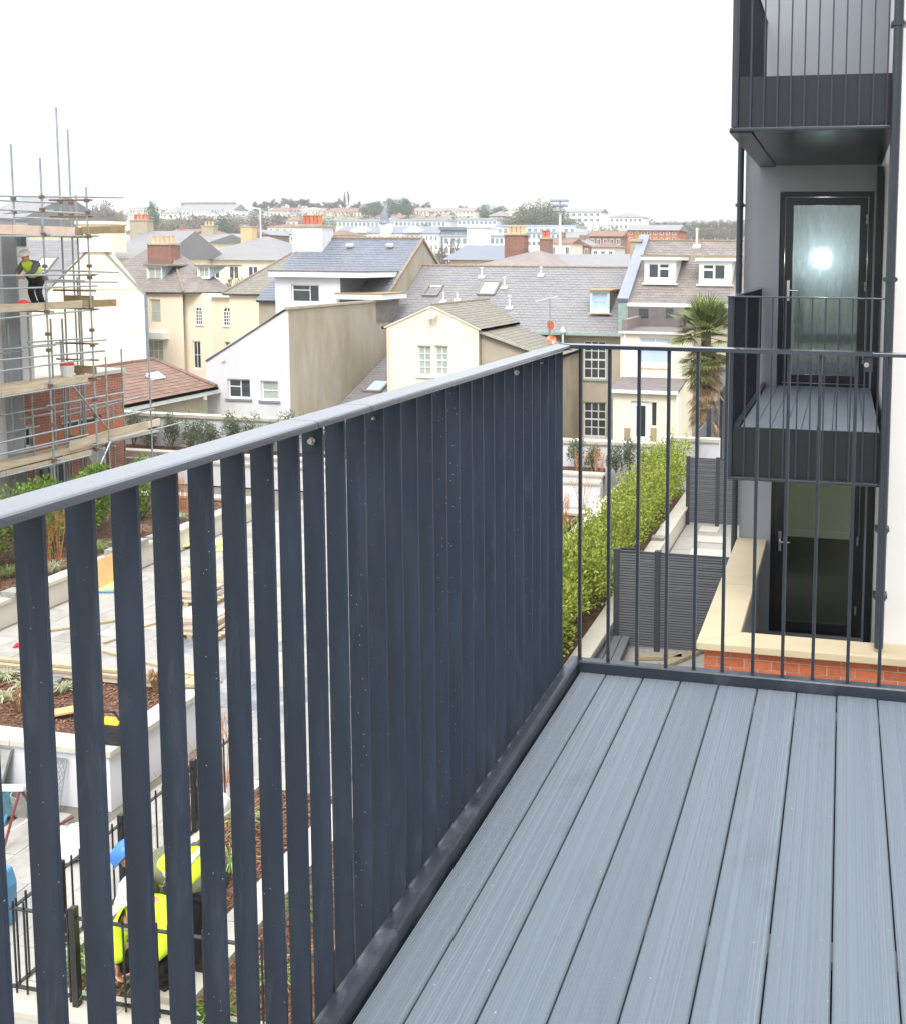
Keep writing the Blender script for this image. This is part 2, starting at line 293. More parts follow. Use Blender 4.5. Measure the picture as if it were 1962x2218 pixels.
mat('grey_cloth', srgb(96, 94, 94), 0.9, 0.1, 8)
mat('teal_tarp', srgb(52, 92, 100), 0.5, 0.15, 8, bump=.4, bscale=10)
mat('blue_plastic', srgb(84, 140, 176), 0.4, 0.08, 5)
mat('red_plastic', srgb(206, 56, 48), 0.5, 0.08, 5)
mat('red_steel', srgb(122, 62, 60), 0.5, 0.2, 9)
mat('yellow_plastic', srgb(222, 176, 42), 0.5, 0.1, 9)
mat('foam_yellow', srgb(226, 232, 138), 0.9, 0.06, 9)
mat('bag_white', srgb(238, 240, 242), 0.6, 0.03, 5, bump=.3, bscale=9)
mat('bag_black', srgb(38, 38, 42), 0.7, 0.2, 8, bump=.4, bscale=14)
mat('stone_slab', srgb(150, 148, 144), 0.8, 0.16, 12)
mat('plywood', srgb(206, 164, 112), 0.8, 0.1, 5)
mat('room_wall', srgb(228, 230, 216), 0.9, 0.02, 2)
mat('room_floor', srgb(56, 58, 55), 0.8, 0.05, 3)
mat('chrome', (.75, .75, .76), 0.2, 0.03, 5, metal=1.0)
mat('zinc_roof', srgb(168, 176, 186), 0.5, 0.05, .3)
glass_mat('door_glass', (.66, .73, .73), 0.05, 0.10)
m_ = glass_mat('door_glass_clear', (.92, .97, .88), 0.02, 0.0); [setattr(n_.inputs[4], 'default_value', .04) or setattr(n_.inputs[3], 'default_value', .0) for n_ in m_.node_tree.nodes if n_.type == 'MAP_RANGE']
emit('glare_glow', (.86, .94, 1.0), 40.0)  # emission of the added disc that imitates flash glare

# ------------------------------------------------------------------ mesh builder
class MB:
    def __init__(s): s.v = []; s.f = []; s.m = []
    def poly(s, pts, m=0):
        i = len(s.v); s.v += [tuple(p) for p in pts]; s.f.append(tuple(range(i, i+len(pts)))); s.m.append(m); return s
    def hexa(s, p, m=0):
        """p: 8 points, bottom ring 0-3, top ring 4-7"""
        i = len(s.v); s.v += [tuple(q) for q in p]
        for q in ((3, 2, 1, 0), (4, 5, 6, 7), (0, 1, 5, 4), (1, 2, 6, 5), (2, 3, 7, 6), (3, 0, 4, 7)):
            s.f.append(tuple(i+k for k in q)); s.m.append(m)
        return s
    def box(s, x0, x1, y0, y1, z0, z1, m=0):
        return s.hexa([(x0, y0, z0), (x1, y0, z0), (x1, y1, z0), (x0, y1, z0), (x0, y0, z1), (x1, y0, z1), (x1, y1, z1), (x0, y1, z1)], m)
    def obox(s, c, ax, ay, az, m=0):
        c, ax, ay, az = V(c), V(ax), V(ay), V(az)
        return s.hexa([c-ax-ay-az, c+ax-ay-az, c+ax+ay-az, c-ax+ay-az, c-ax-ay+az, c+ax-ay+az, c+ax+ay+az, c-ax+ay+az], m)
    def prism(s, poly, d, m=0):
        """extrude a planar polygon by vector d"""
        d = V(d); a = [V(p) for p in poly]; n = len(a); i = len(s.v)
        s.v += [tuple(p) for p in a] + [tuple(p+d) for p in a]
        s.f.append(tuple(i+k for k in range(n-1, -1, -1))); s.f.append(tuple(i+n+k for k in range(n))); s.m += [m, m]
        for k in range(n):
            k2 = (k+1) % n; s.f.append((i+k, i+k2, i+n+k2, i+n+k)); s.m.append(m)
        return s
    def tube(s, p, q, r, n=6, m=0, r2=None, cap=True):
        p, q = V(p), V(q); r2 = r if r2 is None else r2; d = (q-p)
        if d.length < 1e-6: return s
        d.normalize(); a = d.orthogonal().normalized(); b = d.cross(a); i = len(s.v)
        for k in range(n):
            t = 2*PI*k/n; o = a*math.cos(t)+b*math.sin(t); s.v.append(tuple(p+o*r))
        for k in range(n):
            t = 2*PI*k/n; o = a*math.cos(t)+b*math.sin(t); s.v.append(tuple(q+o*r2))
        for k in range(n):
            k2 = (k+1) % n; s.f.append((i+k, i+k2, i+n+k2, i+n+k)); s.m.append(m)
        if cap: s.f.append(tuple(i+k for k in range(n-1, -1, -1))); s.f.append(tuple(i+n+k for k in range(n))); s.m += [m, m]
        return s
    def path(s, pts, r, n=6, m=0):
        for a, b in zip(pts[:-1], pts[1:]): s.tube(a, b, r, n, m)
        return s
    def lathe(s, c, prof, n=12, m=0, sx=1, sy=1, cap=True):
        c = V(c); i = len(s.v)
        for r, z in prof:
            for k in range(n):
                t = 2*PI*k/n; s.v.append((c.x+math.cos(t)*r*sx, c.y+math.sin(t)*r*sy, c.z+z))
        for j in range(len(prof)-1):
            for k in range(n):
                k2 = (k+1) % n; s.f.append((i+j*n+k, i+j*n+k2, i+(j+1)*n+k2, i+(j+1)*n+k)); s.m.append(m)
        if cap:
            s.f.append(tuple(i+k for k in range(n-1, -1, -1))); j = len(prof)-1; s.f.append(tuple(i+j*n+k for k in range(n))); s.m += [m, m]
        return s
    def leaf(s, p, d, n, L, w, m=0):
        """a leaf: bent diamond of two triangles pairs"""
        p, d, n = V(p), V(d), V(n); t = d.cross(n)
        if t.length < 1e-5: t = d.orthogonal()
        t.normalize(); a = p; b = p+d*(L*.5)+t*(w*.5); c = p+d*L; e = p+d*(L*.5)-t*(w*.5)
        i = len(s.v); s.v += [tuple(a), tuple(b), tuple(c), tuple(e)]; s.f.append((i, i+1, i+2, i+3)); s.m.append(m); return s
    def mesh(s, name, mats, org=(0, 0, 0), smooth=False):
        me = bpy.data.meshes.new(name); o = V(org)
        me.from_pydata([(x-o.x, y-o.y, z-o.z) for x, y, z in s.v], [], s.f)
        for mm in (mats if isinstance(mats, (list, tuple)) else [mats]): me.materials.append(MATS[mm] if isinstance(mm, str) else mm)
        if any(s.m): me.polygons.foreach_set('material_index', s.m)
        if smooth: me.polygons.foreach_set('use_smooth', [True]*len(s.f))
        me.update(); return me
    def base(s):
        xs, ys, zs = zip(*s.v); return V(((min(xs)+max(xs))/2, (min(ys)+max(ys))/2, min(zs)))
    def build(s, name, mats, parent=None, smooth=False, bevel=0, org=None):
        if parent is not None: og = wloc(parent)
        else: og = V(org) if org is not None else s.base()
        me = s.mesh(name, mats, og, smooth); o = bpy.data.objects.new(name, me); COL.objects.link(o)
        if parent is not None: o.parent = parent
        else: o.location = og
        if bevel: addbevel(o, bevel)
        return o
def wloc(o):
    l = V(o.location)
    return l + wloc(o.parent) if o.parent else l
def addbevel(o, w, seg=2):
    b = o.modifiers.new('bevel', 'BEVEL'); b.width = w; b.segments = seg; b.limit_method = 'ANGLE'; b.angle_limit = math.radians(40)
def tag(o, label=None, cat=None, group=None, kind=None):
    if label: o['label'] = label
    if cat: o['category'] = cat
    if group: o['group'] = group
    if kind: o['kind'] = kind
    return o
def thing(name, label, cat, loc, group=None):
    o = bpy.data.objects.new(name, None); COL.objects.link(o); o.location = loc; o.empty_display_size = .1
    return tag(o, label, cat, group)
def inst(name, me, parent, loc, rot=None, scale=None, mods=None):
    o = bpy.data.objects.new(name, me); COL.objects.link(o)
    if parent is not None: o.parent = parent; o.location = V(loc)-wloc(parent)
    else: o.location = loc
    if rot: o.rotation_euler = rot
    if scale: o.scale = scale
    if mods: addbevel(o, mods)
    return o
def copy_tree(o, parent=None):
    c = o.copy(); COL.objects.link(c); c.parent = parent
    for ch in list(o.children): copy_tree(ch, c)
    return c
ORDN = ['first', 'second', 'third', 'fourth', 'fifth', 'sixth', 'seventh', 'eighth', 'ninth', 'tenth', 'eleventh', 'twelfth', 'thirteenth', 'fourteenth', 'fifteenth',
        'sixteenth', 'seventeenth', 'eighteenth', 'nineteenth', 'twentieth']
G = -5.71        # courtyard level
S = 2.857        # storey height
# ================================================================== ground, hills (setting)
def smooth(t): t = min(max(t, 0), 1); return t*t*(3-2*t)
def T(x, y):
    if y < 60: return -8.6
    a = x/y
    amp = 1.0 - 0.28*smooth((a+0.40)/0.32)
    return -8.6 + 37.5*amp*smooth((y-170)/480.0)
gm = MB().poly([(-4000, -300, -8.75), (3000, -300, -8.75), (3000, 5000, -8.75), (-4000, 5000, -8.75)])
tag(gm.build('ground', 'ground_town', org=(0, 0, -8.75)), kind='structure')
hm = MB(); nx, ny = 70, 60
for j in range(ny+1):
    yy = 120 + (1500-120)*(j/ny)**1.3
    for i in range(nx+1):
        xx = yy*(-1.1 + 1.7*i/nx)
        hm.v.append((xx, yy, T(xx, yy)+(1.5*math.sin(xx*.02+yy*.013) if yy > 260 else 0)-(yy-700)*.02*(yy > 700)))
for j in range(ny):
    for i in range(nx):
        k = j*(nx+1)+i; hm.f.append((k, k+1, k+nx+2, k+nx+1)); hm.m.append(0)
tag(hm.build('hills', 'hill_green', smooth=True), kind='structure')

# ================================================================== own balcony: deck
deck = thing('balcony_deck', 'blue-grey ribbed composite deck boards of the balcony in the foreground', 'deck', (-.2, 1.5, -.08))
DK_W, DK_X0, DK_Y1 = .1263, -.7457, 3.158
bw = DK_W-.0036
def board_mesh(w, y0, y1, name):
    """ribbed deck board: fine raised ribs run the length of the board"""
    mb = MB(); prof = []; n = 34
    r2 = random.Random(3)
    for i in range(n+1):
        u = i/n*w; z = 0.0
        if i in (0, n): z = -.004
        elif i % 2 == 0: z = -.0012*r2.choice((.4, 1, 1, 1.3))
        prof.append((u, z))
    pts = [(0, -.022)]+prof+[(w, -.022)]
    i0 = 0
    for y in (y0, y1):
        for u, z in pts: mb.v.append((u, y, z))
    m = len(pts)
    for k in range(m-1):
        mb.f.append((k, k+1, m+k+1, m+k)); mb.m.append(0)
    mb.f.append(tuple(range(m))); mb.m.append(0); mb.f.append(tuple(range(2*m-1, m-1, -1))); mb.m.append(0)
    return mb.mesh(name, 'deck')
bme = board_mesh(bw, -1.6, DK_Y1, 'deck_board')
b0 = board_mesh(DK_X0+.834, -1.6, DK_Y1, 'deck_board_edge')
inst('deck_board', b0, deck, (-.834, 0, 0))
for i in range(10):
    inst('deck_board', bme, deck, (DK_X0+.0025+DK_W*i, rnd.uniform(-.004, .004), rnd.uniform(-.0012, .0012)))
jm = MB()
for y in (0.15, .75, 1.35, 1.95, 2.55, 3.1): jm.box(-.84, .5, y-.025, y+.025, -.07, -.026)
jm.build('joist', 'dark_panel', deck)
# clips showing in the gaps
for i in range(8):
    for y in (.75, 1.95, 3.03):
        MB().box(DK_X0+DK_W*i-.0025, DK_X0+DK_W*i+.0025, y-.03, y+.03, -.03, -.012).build('clip', 'composite', deck)
tray = MB().box(-.90, .62, -1.65, 3.27, -.16, -.075); tray.build('drip_tray', 'dark_panel', deck)

# ================================================================== own balcony: railing
rail = thing('balcony_railing', 'dark blue-grey steel balcony railing with flat slats, in the foreground', 'railing', (-.88, 1.6, 0))
def rail_bar(x0, x1, y0, y1, name='handrail', t=.011):
    return MB().prism([(px_, y0, pz_) for px_, pz_ in ((-.928, 1.0875), (-.928, 1.098), (-.925, 1.1), (-.876, 1.1), (-.871, 1.099), (-.868, 1.097), (-.8665, 1.094), (-.866, 1.090), (-.866, 1.0875))], (0, y1-y0, 0)).build(name, 'rail_paint', rail)
for a, b in ((-1.7, .55), (.552, 1.545), (1.547, 1.741), (1.743, 2.78), (2.782, 3.158)): rail_bar(-.922, -.866, a, b)
MB().prism([(-.928, 3.1585, 1.083), (-.866, 3.1585, 1.083), (-.928, 3.212, 1.083)], (0, 0, .017)).build('rail_corner', 'rail_paint', rail)
MB().prism([(-.8655, 3.159, 1.089), (.09, 3.159, 1.089), (.09, 3.213, 1.089), (-.926, 3.213, 1.089)], (0, 0, .0125)).build('handrail', 'rail_paint', rail)
MB().box(.092, .75, 3.159, 3.213, 1.088, 1.1).build('handrail', 'rail_paint', rail, bevel=.002)
sl_me = MB().box(-.0195, .0195, -.0034, .0034, -1.13, 0).mesh('slat', 'slat_paint')
YS = lambda k: .9692+.07806*k+.000074*k*k
for k in range(-16, 28):
    o = inst('slat', sl_me, rail, (-.9075, YS(k), 1.0873), mods=.0012)
# fillet webs at slat tops on the hidden corner joints: bracket plates with bolts
for y, x in ((YS(8), -.888), (YS(11), -.888), (YS(22), -.888), (YS(25), -.888)):
    pl = MB().box(x-.034, x+.002, y-.006, y-.0036, 1.035, 1.0873).build('joint_plate', 'slat_paint', rail, bevel=.001)
def bolt(p, r=.0068, axis=(0, -1, 0), hexa=True):
    p = V(p); a = V(axis); b = MB(); b.tube(p, p+a*.0022, r*1.3, 16); b.tube(p+a*.0022, p+a*.0085, r, 6 if hexa else 12); return b.build('bolt', 'bolt_steel', rail)
bolt((-.905, YS(8)-.0062, 1.056), .0052)
bolt((-.905, YS(11)-.0062, 1.06), .0024, hexa=False)
bolt((-.905, YS(22)-.0062, 1.056), .0058)
bolt((-.905, YS(25)-.0062, 1.06), .0028, hexa=False)
# kerb rail along the deck edge, left and far end
kp = [(-.8385, -.02), (-.8385, .024), (-.8405, .030), (-.846, .0345), (-.853, .036), (-.872, .034), (-.880, .031), (-.885, .025), (-.8865, .016), (-.8865, -.05), (-.86, -.05)]
for a, b in ((-1.6, 1.768), (1.769, 2.96), (2.961, 3.205)):
    MB().prism([(x, a, z) for x, z in kp], (0, b-a, 0)).build('kerb_rail', 'kerb_paint', rail)
kq = [(3.1605, -.02), (3.1605, .032), (3.164, .036), (3.196, .036), (3.20, .032), (3.20, -.05), (3.18, -.05)]
MB().prism([(-.8375, y, z) for y, z in kq], (1.4, 0, 0)).build('kerb_rail', 'kerb_paint', rail)
# balusters of the far end
bar_me = MB().box(-.0055, .0055, -.0075, .0075, 0.03, 1.09).mesh('baluster', 'bar_paint')
BX = [-.848, -.749, -.650, -.551, -.456, -.361, -.261, -.164, -.066, .045, .144, .243, .342, .44]
for x in BX: inst('baluster', bar_me, rail, (x*.993, 3.184, 0), mods=.0022)
MB().box(.066, .092, 3.168, 3.176, 1.04, 1.0885).build('joint_plate', 'bar_paint', rail, bevel=.002)
bolt((.074, 3.168, 1.062), .006)

# ================================================================== neighbouring block: walls, doors, rooms
blk = thing('apartment_block', 'white and grey rendered apartment block rising on the right', 'building', (.4, 9.5, G))
def rect_wall(mb, o, u, v, W, H, holes, depth, m=0, rm=None):
    """wall rectangle at o with axes u (along), v (up), holes as (u0,u1,v0,v1); the reveal goes depth along n=u x v reversed (into the wall)"""
    o, u, v = V(o), V(u).normalized(), V(v).normalized(); n = v.cross(u)   # points into the wall when u runs right and v up seen from outside
    us = sorted(set([0, W]+[h for q in holes for h in q[:2]])); vs_ = sorted(set([0, H]+[h for q in holes for h in q[2:4]]))
    for a, b in zip(us[:-1], us[1:]):
        for c, d in zip(vs_[:-1], vs_[1:]):
            um, vm = (a+b)/2, (c+d)/2
            if any(q[0] < um < q[1] and q[2] < vm < q[3] for q in holes): continue
            mb.poly([o+u*a+v*c, o+u*b+v*c, o+u*b+v*d, o+u*a+v*d], m)
    for q in holes:
        a, b, c, d = q[:4]; P = [o+u*a+v*c, o+u*b+v*c, o+u*b+v*d, o+u*a+v*d]
        for k in range(4):
            k2 = (k+1) % 4; mb.poly([P[k], P[k]+n*depth, P[k2]+n*depth, P[k2]], m if rm is None else rm)
    return mb
YW = 11.25
XL, XR = -1.10, .40
mb = MB(); H0 = -1.75
holes = [(-.715-XL, .295-XL, 0+5.71, 2.15+5.71), (-.745-XL, .295-XL, -S+5.71+.01, -S+2.15+5.71)]
rect_wall(mb, (XL, YW, G), (1, 0, 0), (0, 0, 1), XR-XL, 13.0, holes, .16)
mb.poly([(XL, 22, G), (XL, YW, G), (XL, YW, G+13), (XL, 22, G+13)])
mb.build('return_wall', 'grey_render', blk)
wf = MB().poly([(XR, 8.30, -1.76), (3.2, 8.30, -1.76), (3.2, 8.30, 7.3), (XR, 8.30, 7.3)])
wf.poly([(XR, YW, G), (XR, 8.30, -1.76), (XR, 8.30, 7.3), (XR, YW, 7.3)])
wf.poly([(3.2, 8.3, -6), (3.2, -4, -6), (3.2, -4, 7.3), (3.2, 8.3, 7.3)])
wf.build('facade_wall', 'white_render', blk)
MB().box(XL, 3.2, YW+.2, 22, 7.28, 7.35).build('flat_roof', 'lead', blk)
def door(z0, x0, x1, hand):
    d = MB()
    f = .055; yf = YW+.05
    # outer frame
    d.box(x0, x0+f, yf, yf+.07, z0, z0+2.15); d.box(x1-f, x1, yf, yf+.07, z0, z0+2.15); d.box(x0+f, x1-f, yf, yf+.07, z0+2.15-f, z0+2.15); d.box(x0+f, x1-f, yf, yf+.07, z0, z0+.03)
    # leaf
    l0, l1 = x0+f+.006, x1-f-.006; lt = z0+2.15-f-.006; yl = yf-.012
    sw = .085
    d.box(l0, l0+sw, yl, yl+.07, z0+.04, lt); d.box(l1-sw, l1, yl, yl+.07, z0+.04, lt); d.box(l0+sw, l1-sw, yl, yl+.07, lt-sw, lt); d.box(l0+sw, l1-sw, yl, yl+.07, z0+.04, z0+.13)
    o = d.build('door', 'dark_panel', blk)
    MB().box(l0+sw, l1-sw, yl+.03, yl+.036, z0+.13, lt-sw).build('pane', 'door_glass_clear' if hand else 'door_glass', o)
    hx = l0+.045
    hb = MB().box(hx-.016, hx+.016, yl-.009, yl, z0+.95, z0+1.18); hb.tube((hx, yl-.009, z0+1.07), (hx, yl-.05, z0+1.07), .009, 10); hb.tube((hx-.006, yl-.045, z0+1.07), (hx+.115, yl-.048, z0+1.066), .009, 10)
    hb.build('handle', 'chrome', o, bevel=.003)
    for hz in (.32, 1.12, 1.85):
        MB().tube((l1-.01, yl-.012, z0+hz-.05), (l1-.01, yl-.012, z0+hz-.004), .011, 10).tube((l1-.01, yl-.012, z0+hz+.004), (l1-.01, yl-.012, z0+hz+.05), .011, 10).build('hinge', 'galv', o)
    return o
door(0.0, -.715, .295, 0); door(-S+.01, -.745, .295, 1)
def room(z0, tag_):
    r = MB(); a, b, c, d, t = -1.06, 2.6, YW+.165, YW+4.2, z0+2.42
    r.poly([(a, d, z0), (b, d, z0), (b, d, t), (a, d, t)]); r.poly([(a, c, z0), (a, d, z0), (a, d, t), (a, c, t)]); rect_wall(r, (b, d, z0), (0, -1, 0), (0, 0, 1), d-c, t-z0, [(.5, 3.3, .5, 2.2)], .12)  # unseen opening added in the right wall to let sky light in
    r.poly([(a, c, t), (a, d, t), (b, d, t), (b, c, t)]); r.poly([(a, c, z0), (b, c, z0), (b, d, z0), (a, d, z0)], 1)
    r.poly([(.3, c, z0), (b, c, z0), (b, c, t), (.3, c, t)])
    o = r.build('room_lining', ['room_wall', 'room_floor'], blk)
    MB().box(a+.002, b-.002, d-.018, d-.002, z0+.002, z0+.11).build('skirting', 'white_paint', o)
    for x in (.05, .33, .6):
        MB().box(x, x+.16, d-.012, d-.002, z0+.9, z0+1.0).build('wall_socket', 'white_paint', o)
room(-S, 0); room(0.0, 1)
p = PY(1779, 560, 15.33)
glareo = thing('flash_glare', 'added glowing disc imitating flash glare in the glass of the balcony door', 'lamp', (p.x, p.y, p.z-.12))  # no real lamp: glowing disc added to imitate flash glare on the pane
sph = MB(); sph.tube(p, p+V((0, -.05, 0)), .085, 24).build('glare_disc', 'glare_glow', glareo)
MB().tube((p.x, p.y+.09, p.z), (p.x, p.y+.001, p.z), .1, 24).build('glare_backing', 'white_paint', glareo)
# dark corner post right of the door and downpipes
for z0, z1 in ((-S, S-.45),):
    MB().box(.315, .385, YW-.09, YW-.02, z0, z1).build('corner_post', 'dark_panel', blk, bevel=.004)
def pipe(name, x, y, z0, z1, r, joints):
    m_ = MB().tube((x, y, z0), (x, y, z1), r, 14)
    for z in joints: m_.tube((x, y, z-.02), (x, y, z+.02), r*1.25, 14); m_.box(x-r*1.5, x+r*1.5, y, y+.12, z-.012, z+.012)
    return m_.build(name, 'bar_paint', blk, smooth=False)
pipe('downpipe', .352, 8.10, -1.72, 6.8, .037, (3.2, 1.25, -.75, -1.3))
pipe('downpipe', -1.15, YW-.06, G+.1, 7, .036, (2.0, -.8, -2.3, 4.6))
pl = MB().tube((-1.15, YW-.06, -1.95), (-1.30, YW-.45, -2.55), .034, 12).build('downpipe', 'bar_paint', blk)

# brick terrace parapet with sandstone coping below the neighbour's balcony
par = thing('terrace_parapet', 'red brick terrace wall with sandstone coping below the neighbouring balcony', 'wall', (-.4, 8.6, G))
MB().box(-1.045, 3.2, 8.075, 8.26, G, -1.822).build('mortar_core', 'mortar', par)
MB().box(-1.03, -.86, 8.26, YW, G, -1.822).build('mortar_core', 'grey_render', par)
MB().box(-.86, -.848, 8.27, YW-.01, -S, -1.83).build('inner_lining', 'grey_render', par)
br_me = MB().box(0, .215, 0, .1, 0, .065).mesh('brick', 'near_brick')
bh_me = MB().box(0, .1025, 0, .1, 0, .065).mesh('half_brick', 'near_brick')
bl_me = MB().box(0, .1, 0, .215, 0, .065).mesh('brick_side', 'near_brick')
for r in range(8):
    z = -1.822-.01-.065-.075*r; x = -1.06 + (.1125 if r % 2 else 0)
    if r % 2: inst('brick', bh_me, par, (-1.06, 8.066, z), mods=.003)
    while x < 1.0:
        inst('brick', br_me, par, (x, 8.066+rnd.uniform(-.001, .002), z), mods=.003); x += .225
MB().box(-1.06, 3.2, 8.066, 8.07, G, -2.44).build('brick_below', 'red_brick_x', par)
MB().box(-1.06, -1.035, 8.2, YW, G, -1.825).build('brick_side_wall', 'red_brick', par)
# copings: front run and left arm, mitred
cpf = MB().prism([(-1.115, 7.985, -1.82), (3.2, 7.985, -1.82), (3.2, 8.295, -1.82), (-.775, 8.295, -1.82)], (0, 0, .066)); cpf.build('coping_stone', 'coping_sand', par, bevel=.008)
for ya, yb in ((8.299, 9.55), (9.556, YW-.01)):
    if ya < 8.5: pts = [(-1.12, 7.99, -1.821), (-.778, 8.299, -1.821), (-.778, yb, -1.821), (-1.12, yb, -1.821)]
    else: pts = [(-1.12, ya, -1.821), (-.778, ya, -1.821), (-.778, yb, -1.821), (-1.12, yb, -1.821)]
    MB().prism(pts, (0, 0, .066)).build('coping_stone', 'coping_sand', par, bevel=.008)
tf = MB().box(-.868, XR, 8.27, YW, -S-.1, -S).build('terrace_floor', 'paving', par)

# ================================================================== neighbour's balconies
def nbalcony(z0, label, boards):
    t = thing('balcony', label, 'balcony', (-.3, 9.7, z0-.42), 'projecting balconies of the neighbouring block')
    YF, x0, x1 = 8.25, -.93, .36
    fp = MB().box(x0+.05, x1-.02, YF+.03, YF+.05, z0-.40, z0+.005); fp.build('fascia', 'dark_panel', t)
    MB().box(x0+.045, x0+.06, YF+.05, YW-.005, z0-.40, z0+.005).build('fascia', 'dark_panel', t)
    MB().box(x0-.01, x1, YF-.03, YF+.03, z0-.43, z0-.405).build('bottom_channel', 'bar_paint', t, bevel=.004)
    MB().box(x0-.02, x0+.16, YF+.03, YW-.005, z0-.44, z0-.408).build('bottom_channel', 'bar_paint', t, bevel=.004)
    MB().box(x0+.165, x1, YF+.031, YW-.006, z0-.425, z0-.40).build('soffit', 'dark_panel', t)
    MB().box(x0-.005, x1, YF-.045, YF+.01, z0+1.088, z0+1.1).build('handrail', 'rail_paint', t, bevel=.002)
    MB().box(x0-.005, x0+.05, YF+.011, YW-.02, z0+1.088, z0+1.1).build('handrail', 'rail_paint', t, bevel=.002)
    me = MB().box(-.006, .006, -.006, .006, -.405, 1.087).mesh('baluster', 'bar_paint')
    x = x0+.045
    while x < x1:
        inst('baluster', me, t, (x, YF-.015, z0)); x += .1065
    MB().box(x0, x0+.04, YF-.03, YF+.0, z0-.40, z0+1.087).build('corner_post', 'bar_paint', t, bevel=.003)
    sme = MB().box(-.02, .02, -.004, .004, -.405, 1.087).mesh('slat', 'dark_panel')
    for k in range(38): inst('slat', sme, t, (x0+.022, YF+.045+.0775*k, z0))
    if boards:
        MB().prism([(x0+.062, YF+.055, z0+.005), (x0+.10, YF+.055, z0+.005), (x0+.10, YW-.01, z0+.005), (x0+.062, YW-.01, z0+.005)], (0, 0, .03)).build('kerb_rail', 'kerb_paint', t)
        b2 = board_mesh(bw, YF+.055, YW-.02, 'deck_board')
        for i in range(9):
            inst('deck_board', b2, t, (x0+.11+DK_W*i, 0, z0+.006))
    else:
        MB().box(-.02, .34, YF+.024, YF+.0295, z0-.38, z0-.08).build('access_panel', 'dark_panel', t)
    return t
nbalcony(0.0, 'dark steel balcony level with the camera, in front of the glazed door', True)
nbalcony(S, 'dark steel balcony at the top right, seen from below', False)

# ================================================================== composite fences and private patios on the right
def fence(y, xs, label, rightmost):
    t = thing('fence', label, 'fence', (xs[0], y, G), 'grey composite fences between the patios')
    pme = MB().box(-.05, .05, -.05, .05, 0, 1.86).box(-.055, .055, -.055, .055, 1.86, 1.875).mesh('post', 'composite_post')
    for x in xs: inst('post', pme, t, (x, y, G), mods=.004)
    xx = list(xs)+([rightmost] if rightmost else [])
    for a, b in zip(xx[:-1], xx[1:]):
        w = b-a-.1 if b in xs else b-a-.05
        bm_ = MB().box(0, w, -.006, .006, 0, .140, 1)  # core in the darker post colour: groove shade painted between the ribs
        for g in (.010, .056, .102): bm_.box(0, w, -.024, .024, g, g+.026)
        me = bm_.mesh('board', ['composite', 'composite_post'])
        for k in range(12): inst('board', me, t, (a+.05, y, G+.06+k*.146))
        MB().box(a+.05, a+.05+w, y-.02, y+.02, G+1.815, G+1.84).build('capping', 'composite_post', t)
    return t
fence(17.48, [-3.93, -3.17, -1.55], 'grey slatted fence panel nearest, just beyond the balcony', .4)
fence(26.4, [-3.98, -3.18, -1.5], 'grey slatted fence farther off beyond the paved patio', .2)
f3 = thing('fence', 'stepped grey fence at the far end beside the white pillar', 'fence', (-4.3, 33, G), 'grey composite fences between the patios')
pme = MB().box(-.05, .05, -.05, .05, 0, 2.2).mesh('post', 'composite_post')
for k, (x, y, hh) in enumerate(((-4.25, 29.9, 2.0), (-4.15, 32.0, 2.35), (-4.05, 34.3, 2.7))):
    inst('post', pme, f3, (x, y, G), scale=(1, 1, hh/2.2))
    if k < 2:
        y2 = y+2.2
        bm_ = MB().box(-.02, .02, 0, 2.1, 0, .14)
        me = bm_.mesh('board', 'composite')
        for j in range(int(hh/.146)): inst('board', me, f3, (x, y+.05, G+.04+j*.146))
me = MB().box(0, 2.2, -.02, .02, 0, .14).mesh('board', 'composite')
for j in range(19): inst('board', me, f3, (-4.0, 34.3, G+.04+j*.146))
wp = MB().box(-4.25, -3.2, 34.6, 34.9, G-2, G+3.35).build('white_pillar', 'garden_white'); tag(wp, 'white rendered garden pillar with pale cap behind the stepped fence', 'pillar')
MB().box(-4.32, -3.13, 34.53, 34.97, G+3.35, G+3.47).build('pillar_cap', 'coping_pale', wp)
tb = MB().tube((-4.0, 29.0, G), (-1.6, 29.4, G+2.1), .04, 10).build('blue_pole', 'blue_plastic'); tag(tb, 'blue pole leaning behind the farther grey fence', 'pole')

# ================================================================== courtyard: paving, planters
yard = MB().box(-24, 6, -4, 30.6, G-.4, G-.045).build('courtyard_paving', 'bedding'); tag(yard, kind='structure')
slab_me = MB().box(.003, .597, .003, .897, 0, .045).mesh('slab', 'paving')
slab_w = MB().box(.003, .597, .003, .897, 0, .045).mesh('slab_wet', 'paving_wet')
rest = MB(); cells = []
for i in range(17):
    for j in range(26):
        x0 = -15.45+.6*i + 0; y0 = 4.7+.9*j-(.45 if i % 2 else 0)
        if x0 > -6.9 and y0 > 6.6: continue
        if x0 < -9.2 and 10.6 < y0+.5 < 13.0: continue
        cells.append((x0, y0))
cells.sort(key=lambda c: c[1])
for k, (x0, y0) in enumerate(cells):
    wet = 13.0 < y0 < 17.5 and x0 > -12 and rnd.random() < .55
    if k < 290: inst('slab', slab_w if wet else slab_me, yard, (x0, y0, G-.045+rnd.uniform(-.003, .003)))
    else: rest.box(x0+.003, x0+.597, y0+.003, y0+.897, G-.045, G+rnd.uniform(-.003, .003))
if rest.v: tag(rest.build('slabs_beyond', 'paving', yard), kind='stuff')

